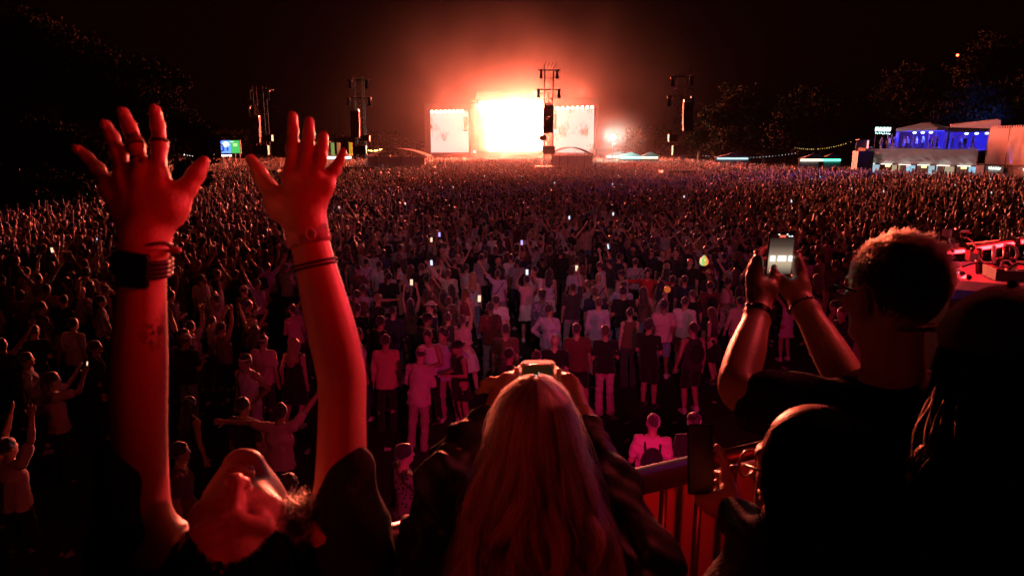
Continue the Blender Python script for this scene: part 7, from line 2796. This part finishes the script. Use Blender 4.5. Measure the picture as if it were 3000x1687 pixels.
# ---- person in a cap at the right border
def person_cap():
    hcw = N3(at(2925, 1085, 1.14))
    root = thing('person', 'person in dark cap with loose light hair at the right border, mostly in shadow', 'person', (hcw[0], hcw[1], PF), 0, 'people on the platform')
    off = N3((hcw[0], hcw[1], PF))
    hc = hcw - off
    R = rot(6, -4)
    T = lambda x, y, z: hc + R @ V3(x, y, z)
    S = Sculpt(hc + V3(-0.32, -0.18, -0.72), hc + V3(0.32, 0.30, 0.16), 0.006)
    head_prims(S, hc, R)
    zsh = hc[2] - 0.22
    cx, cy = hc[0], hc[1] - 0.03
    S.cap((cx, cy, zsh), hc + V3(0, -0.01, -0.06), 0.055, 0.05, k=0.03)
    S.loft([zsh - 0.36, zsh - 0.20, zsh - 0.08, zsh, zsh + 0.03], [cx] * 5, [cy] * 5, [0.12, 0.13, 0.15, 0.15, 0.07], [0.08, 0.09, 0.09, 0.08, 0.05], k=0.03)
    Tt = Sculpt(hc + V3(-0.42, -0.28, -0.90), hc + V3(0.42, 0.36, -0.08), 0.010)
    Tt.loft([zsh - 0.62, zsh - 0.42, zsh - 0.22, zsh - 0.08, zsh, zsh + 0.04], [cx] * 6, [cy] * 6, [0.19, 0.175, 0.17, 0.18, 0.16, 0.085], [0.14, 0.13, 0.13, 0.125, 0.105, 0.075], k=0.02)
    for s in (-1, 1):
        sh, el, wr = V3(cx + s * 0.16, cy, zsh - 0.03), V3(cx + s * 0.20, cy + 0.02, zsh - 0.30), V3(cx + s * 0.10, cy + 0.22, zsh - 0.36)
        S.cap((cx, cy, zsh - 0.01), sh, 0.05, 0.05, k=0.05)
        S.cap(sh, el, 0.046, 0.038, k=0.03)
        S.cap(el, wr, 0.038, 0.027, k=0.03)
        sculpt_hand(S, wr, unit(wr - el), unit(V3(-s * 0.3, 0.2, 1)), unit(V3(s, 0, 0.2)), s, 0.95)
        Tt.cap((cx, cy, zsh - 0.005), sh, 0.066, 0.068, k=0.05)
        Tt.cap(sh, el, 0.062, 0.054, k=0.03)
        Tt.cap(el, el + (wr - el) * 0.7, 0.052, 0.046, k=0.03)
    Tt.wrinkle(0.010, 46.0, 15)
    link('body', S.mesh('body'), M_SKIN1, root)
    link('sweater', Tt.mesh('sweater'), M_TEE, root)
    lower_body(root, cx, cy, 0.97)
    C = Sculpt(hc + V3(-0.15, -0.16, -0.02), hc + V3(0.15, 0.24, 0.20), 0.005)
    C.ell(T(0, -0.014, 0.050), (0.092, 0.110, 0.094), k=0.0, R=R)
    C.plane_cut(T(0, 0, 0.040), R @ V3(0, -0.08, -1))
    for s in (-1, 1):
        C.cap(T(s * 0.034, 0.09, 0.055), T(s * 0.03, 0.165, 0.040), 0.040, 0.030, k=0.01, flat=(R @ V3(0, 0.2, 1), 0.22))
    C.cap(T(0, -0.014, 0.146), T(0, -0.014, 0.150), 0.008, 0.006, k=0.004)
    C.wrinkle(0.002, 60.0, 3)
    link('cap', C.mesh('cap'), mat('cap_brown_cotton', (0.07, 0.035, 0.025), 0.85, vary=0.2, scale=30, bump=0.4, bscale=200), root)
    prof = [(0.0, 0.02, 0.02, 0.0), (0.05, 0.080, 0.098, 0.0), (0.10, 0.092, 0.108, -0.006), (0.18, 0.108, 0.105, -0.02), (0.28, 0.125, 0.09, -0.035), (0.40, 0.12, 0.08, -0.05)]
    top = hc + V3(0, -0.02, 0.10)
    hair_strands('hair', envelope_hair(top, prof, 9000, 22, 26, 0.95, 0.010, (0.30, 0.42), wavy=0.012), 0.0006, H_DARK, root)
    hair_strands('light_wisps', envelope_hair(top, [(a, b * 1.04, c * 1.04, d) for a, b, c, d in prof], 260, 22, 27, 1.2, 0.010, (0.22, 0.40), wavy=0.016), 0.0005, H_DARKBROWN, root)


person_cap()

# ------------------------------------------------------------------ red lit booth at the right border
BD = 3.55
M_LED = glow('led_red_core', (1.0, 0.0045, 0.006), 90)
M_LEDW = glow('led_white_pink', (1.0, 0.30, 0.42), 14)
M_GEAR = mat('gear_black', (0.025, 0.025, 0.028), 0.45, vary=0.2, scale=8)
M_GEARGREY = mat('gear_grey', (0.42, 0.45, 0.50), 0.5, vary=0.1, scale=10)
M_CABLE = mat('cable_pale', (0.55, 0.50, 0.50), 0.5)
M_CABLED = mat('cable_black', (0.02, 0.02, 0.02), 0.5)
bt = thing('dj_table', 'booth table with pink lit top and red neon tubes at the right border', 'table', (0, 0, 0))
zt = 4.31
P = [at_z(2690, 812, zt), at_z(3080, 842, zt), at_z(3080, 762, zt), at_z(2735, 768, zt)]
mb = MB()
mb.add([tuple(p) for p in P] + [(p.x, p.y, zt - 0.05) for p in P], [(0, 1, 2, 3), (7, 6, 5, 4), (0, 4, 5, 1), (1, 5, 6, 2), (2, 6, 7, 3), (3, 7, 4, 0)])
mb.build('table_top', mat('booth_top_pale', (0.62, 0.55, 0.56), 0.45, vary=0.1, scale=6), bt)
cxy = sum((Vector((p.x, p.y)) for p in P), Vector((0, 0))) / 4
MB().box((cxy.x + 0.05, cxy.y, zt - 0.05 - 1.3), (0.85, 0.55, 2.5)).build('booth_body', M_GEAR, bt)
MB().box((cxy.x + 0.2, cxy.y, 0.9), (1.6, 1.4, 1.8)).build('riser', M_BLACK, bt)


def led_tube(p0, p1, r, label, material, holder=True):
    o = thing('led_tube', label, 'light tube', (0, 0, 0), 0, 'neon tubes of the booth')
    a, b = Vector(at(*p0)), Vector(at(*p1))
    MB().tube([a, b], r, 8).build('tube', material, o, sm=True)
    if holder:
        up = Vector((0, 0, r * 2.4))
        MB().tube([a + up, b + up], r * 0.9, 8).build('profile', M_ALU, o, sm=True)
    for p in (a, b):
        MB().ball(p, r * 1.5, 8, 6).build('end_cap', M_GEAR, o, sm=True)
    return o


led_tube((2706, 743, 3.60), (2750, 742, 3.62), 0.009, 'first short red neon tube behind the filming man', M_LED)
led_tube((2766, 741, 3.63), (2828, 735, 3.66), 0.009, 'second red neon tube left of the small camera cable', M_LED)
led_tube((2852, 731, 3.68), (2972, 713, 3.74), 0.009, 'long red neon tube on the booth rail', M_LED)
led_tube((2984, 710, 3.75), (3060, 700, 3.80), 0.009, 'red neon tube running out of the right border', M_LED)
led_tube((2746, 793, 3.30), (2818, 804, 3.22), 0.011, 'white hot pink neon tube on the booth table edge', M_LEDW, False)
led_tube((2752, 800, 3.28), (2838, 812, 3.20), 0.009, 'orange red neon tube just under the white tube', M_LED, False)
led_tube((2830, 714, 3.70), (2925, 704, 3.74), 0.0022, 'thin dim red neon line behind the booth rail', glow('led_red_dim', (1.0, 0.03, 0.02), 5), False)
for i, (px, y0, y1) in enumerate(((2912, 722, 772), (2948, 718, 770), (2760, 742, 800), (2868, 730, 800))):
    a, b = at(px, y0, 3.66), at(px, y1, 3.60)
    MB().tube([a, b], 0.010 if i % 2 == 0 else 0.016, 8).build('rail_post', M_GEARGREY if i == 0 else M_GEAR, bt, sm=True)
cm = thing('action_camera', 'small camera clamped on the booth rail above red neon', 'camera', (0, 0, 0))
c = Vector(at(2774, 683, 3.62))
MB().box(c, (0.016, 0.05, 0.036), 0.2).build('plate', M_GEARGREY, cm)
MB().box(c + Vector((0.030, 0.0, 0.0)), (0.040, 0.06, 0.045), 0.2).build('body', M_GEAR, cm)
MB().tube([c + Vector((0.040, -0.02, 0.006)), c + Vector((0.100, -0.02, 0.012))], 0.008, 10).build('microphone', M_GEARGREY, cm, sm=True)
MB().ball(c + Vector((0.106, -0.02, 0.012)), 0.010, 8, 6).build('microphone_tip', M_GEAR, cm, sm=True)
MB().tube([c + Vector((0.030, 0, -0.03)), c + Vector((0.038, 0, -0.06)), c + Vector((0.036, 0, -0.105))], [0.014, 0.011, 0.016], 8).build('clamp', M_GEARGREY, cm, sm=True)
MB().box(c + Vector((0.055, 0, -0.07)), (0.02, 0.03, 0.03), 0.3).build('clamp_knob', M_GEARGREY, cm)
MB().ball(c + Vector((0.022, -0.03, 0.026)), 0.0035, 8, 6).build('record_lamp', glow('rec_red', (1, 0.1, 0.05), 8), cm)


def cable(pts, r, label, material):
    P_ = [Vector(at(*p)) for p in pts]
    out = []
    for i in range(len(P_) - 1):
        p0, p1, p2, p3 = P_[max(0, i - 1)], P_[i], P_[i + 1], P_[min(len(P_) - 1, i + 2)]
        for j in range(6):
            t = j / 6
            out.append(0.5 * ((2 * p1) + (p2 - p0) * t + (2 * p0 - 5 * p1 + 4 * p2 - p3) * t * t + (3 * p1 - p0 - 3 * p2 + p3) * t ** 3))
    out.append(P_[-1])
    return tag(MB().tube(out, r, 6).build('cable', material, sm=True), label, 'cable', 'cables of the booth')


cable([(2812, 690, 3.62), (2838, 700, 3.60), (2856, 716, 3.58), (2864, 740, 3.57), (2872, 758, 3.57), (2880, 768, 3.56)], 0.0035, 'pale cable arching from the small camera down to the table', M_CABLE)
cable([(2740, 760, 3.4), (2738, 775, 3.4), (2752, 782, 3.42), (2800, 776, 3.44), (2812, 782, 3.44)], 0.003, 'thin pale cable drooping behind the white neon tube', M_CABLE)
cable([(2820, 782, 3.4), (2850, 772, 3.42), (2890, 772, 3.44), (2920, 776, 3.42)], 0.004, 'black cable curving over the booth table', M_CABLED)
cable([(2930, 782, 3.3), (2936, 766, 3.36), (2955, 764, 3.4), (2970, 776, 3.38), (3000, 774, 3.36)], 0.0045, 'pale looped cable beside the mixer', M_CABLE)
cable([(2958, 788, 3.3), (2980, 772, 3.34), (3010, 778, 3.32)], 0.005, 'thick black cable at the right border', M_CABLED)
mx = thing('mixer', 'black audio mixer with grey keys on the booth table', 'mixer', (0, 0, 0))
c = Vector(at_z(3000, 800, zt + 0.035))
MB().box(c + Vector((0.05, 0, 0)), (0.42, 0.20, 0.06), -0.25).build('housing', M_GEAR, mx)
for i in range(7):
    MB().box(c + Vector((-0.14 + i * 0.045, -0.085 - i * 0.011, 0.034)), (0.036, 0.028, 0.012), -0.25).build('key', M_GEARGREY, mx)
for i in range(5):
    MB().tube([c + Vector((-0.10 + i * 0.06, 0.03 - i * 0.015, 0.03)), c + Vector((-0.10 + i * 0.06, 0.03 - i * 0.015, 0.052))], 0.009, 10).build('knob', M_GEARGREY, mx)
hp = thing('headphones', 'grey headphones hanging behind the booth rail', 'headphones', (0, 0, 0))
c = Vector(at(2950, 745, 3.62))
MB().tube([c + Vector((0.055 * math.sin(w), 0, 0.05 * math.cos(w))) for w in np.linspace(-0.3, 2.6, 13)], 0.008, 8).build('headband', M_GEARGREY, hp, sm=True)
for dx in (-0.035, 0.03):
    MB().ball(c + Vector((dx, 0, -0.045)), (0.022, 0.02, 0.03), 10, 8).build('ear_cup', M_GEAR, hp, sm=True)
cl = thing('light_clamp', 'grey steel bracket under the red neon tube', 'bracket', (0, 0, 0))
c = Vector(at(2844, 752, 3.55))
MB().box(c, (0.034, 0.02, 0.036)).build('bracket_plate', M_GEARGREY, cl)
for s in (-1, 1):
    MB().box(c + Vector((s * 0.021, -0.01, 0.012)), (0.006, 0.035, 0.05)).build('bracket_cheek', M_GEARGREY, cl)

# ------------------------------------------------------------------ lit balloon and small props in the crowd
p = at_z(2063, 762, 1.95)
bl = thing('lit_balloon', 'rainbow coloured glowing balloon lantern on a stick above the crowd', 'balloon', p)
cols = [(1.0, 0.20, 0.06), (1.0, 0.55, 0.10), (0.95, 0.80, 0.25), (1.0, 0.30, 0.05), (0.9, 0.75, 0.45), (0.35, 0.75, 0.15), (1.0, 0.45, 0.08), (0.9, 0.12, 0.08)]
for g_ in range(8):
    V, F = [], []
    n, mm = 8, 3
    for j in range(n + 1):
        t = j / n
        z = -0.15 + 0.28 * t
        rr = 0.12 * math.sin(math.pi * (0.10 + 0.86 * t ** 0.75)) ** 0.8
        for i in range(mm + 1):
            w = 2 * math.pi * (g_ + (i / mm) * 0.86) / 8
            bulge = 1 + 0.05 * math.sin(math.pi * i / mm)
            V.append((rr * math.cos(w) * bulge, rr * math.sin(w) * bulge, z))
    for j in range(n):
        for i in range(mm):
            a = j * (mm + 1) + i
            F.append((a, a + 1, a + mm + 2, a + mm + 1))
    q = MB()
    q.add(V, F)
    q.build('gore', glow('balloon_%d' % g_, cols[g_], 0.9), bl, sm=True)
MB().ball((0, 0, 0.0), 0.03, 10, 6).build('inner_lamp', glow('balloon_lamp', (1, 0.8, 0.5), 3), bl, sm=True)
MB().tube([(0, 0, -0.6), (0, 0, 0.13)], 0.006, 6).build('stick', M_GEAR, bl)
p = at_z(1955, 848, 1.45)
o = thing('orange_ball', 'small glowing orange ball left of the navy tee', 'ball', p)
MB().ball((0, 0, 0), 0.085, 16, 10).build('shell', glow('ball_orange', (0.9, 0.16, 0.03), 0.5), o, sm=True)
MB().ball((0, 0, 0.085), (0.015, 0.015, 0.012), 8, 5).build('valve', M_GEAR, o)
for h in NEAR:
    if 'drinking from a cup' in h['label']:
        sk = Skel('drink')
        hd = sk.arm[1][2] + sk.arm[1][3] * 0.10 + V3(-0.03, 0.03, 0.0)
        w = Matrix.Rotation(h.rotation_euler.z, 3, 'Z') @ Vector(hd) + h.location
        cu = thing('cup', 'clear plastic cup tipped at the mouth of the drinking man', 'cup', w)
        cu.rotation_euler = (0.9, 0, h.rotation_euler.z)
        MB().tube([(0, 0, -0.06), (0, 0, 0.06)], [0.028, 0.038], 14).build('cup_wall', mat('cup_clear', (0.8, 0.75, 0.75), 0.15), cu, sm=True)
        MB().tube([(0, 0, 0.058), (0, 0, 0.064)], 0.040, 14).build('cup_rim', mat('cup_clear', (0.8, 0.75, 0.75), 0.15), cu, sm=True)
    if 'headband' in h['label']:
        MB().tube([(0.083 * math.sin(w), 0.006 + 0.103 * math.cos(w), 1.675) for w in np.linspace(0, 2 * math.pi, 25)], 0.014, 6).build('headband', CLOTH['white'], h, sm=True)

# ------------------------------------------------------------------ guests on the terrace, performers on stage
GR = random.Random(5)
for i in range(16):
    f = 0.08 + 0.88 * (i + GR.uniform(-0.3, 0.3)) / 16
    q = TA + (TB - TA) * f - TN * GR.uniform(0.8, 2.4)
    src = FAR[GR.choice([0, 1, 2, 3, 4, 5, 9, 10, 12, 13])]
    o = bpy.data.objects.new('person', src.data)
    COL.objects.link(o)
    o.location = (q.x, q.y, 4.38)
    o.rotation_euler = (0, 0, GR.uniform(0, 6.28))
    tag(o, '%s blue lit guest from the left on the terrace behind the canvas front' % ('first second third fourth fifth sixth seventh eighth ninth tenth eleventh twelfth thirteenth fourteenth fifteenth sixteenth'.split()[i]), 'person', 'guests on the terrace')
for px in (1472, 1522):
    p = at_y(px, 440, 192.6)
    o = bpy.data.objects.new('person', FAR[3 if px < 1500 else 5].data)
    COL.objects.link(o)
    o.location = (p.x, 192.6, 2.5)
    o.rotation_euler = (0, 0, math.pi)
    tag(o, 'performer silhouetted before the white hot screen, %s of the two' % ('left' if px < 1500 else 'right'), 'person', 'performers on stage')

# trodden cups and paper scraps on the open ground
LR = random.Random(31)
lit = MB()
for _ in range(420):
    x, y = LR.uniform(-7, 9), LR.uniform(6.5, 22)
    sc_ = LR.uniform(0.5, 1.2)
    if LR.random() < 0.45:
        a_ = LR.uniform(0, 6.28)
        d_ = Vector((math.cos(a_), math.sin(a_), 0)) * 0.055 * sc_
        lit.tube([Vector((x, y, 0.036 * sc_)) - d_, Vector((x, y, 0.040 * sc_)) + d_], [0.028 * sc_, 0.036 * sc_], 7)
    else:
        n0 = Vector((LR.gauss(0, 0.25), LR.gauss(0, 0.25), 1)).normalized()
        u_ = n0.orthogonal().normalized() * 0.07 * sc_
        v_ = n0.cross(u_)
        c_ = Vector((x, y, 0.03))
        lit.add([c_ - u_ - v_ * 0.7, c_ + u_ - v_, c_ + u_ * 0.8 + v_, c_ - u_ + v_ * 0.6, c_ + n0 * 0.02],
                [(0, 1, 4), (1, 2, 4), (2, 3, 4), (3, 0, 4), (3, 2, 1, 0)])
tag(lit.build('litter', mat('trodden_litter', (0.45, 0.43, 0.42), 0.7, vary=0.4, scale=3)), 'trodden cups and paper scraps strewn over the open ground', 'litter', kind='stuff')
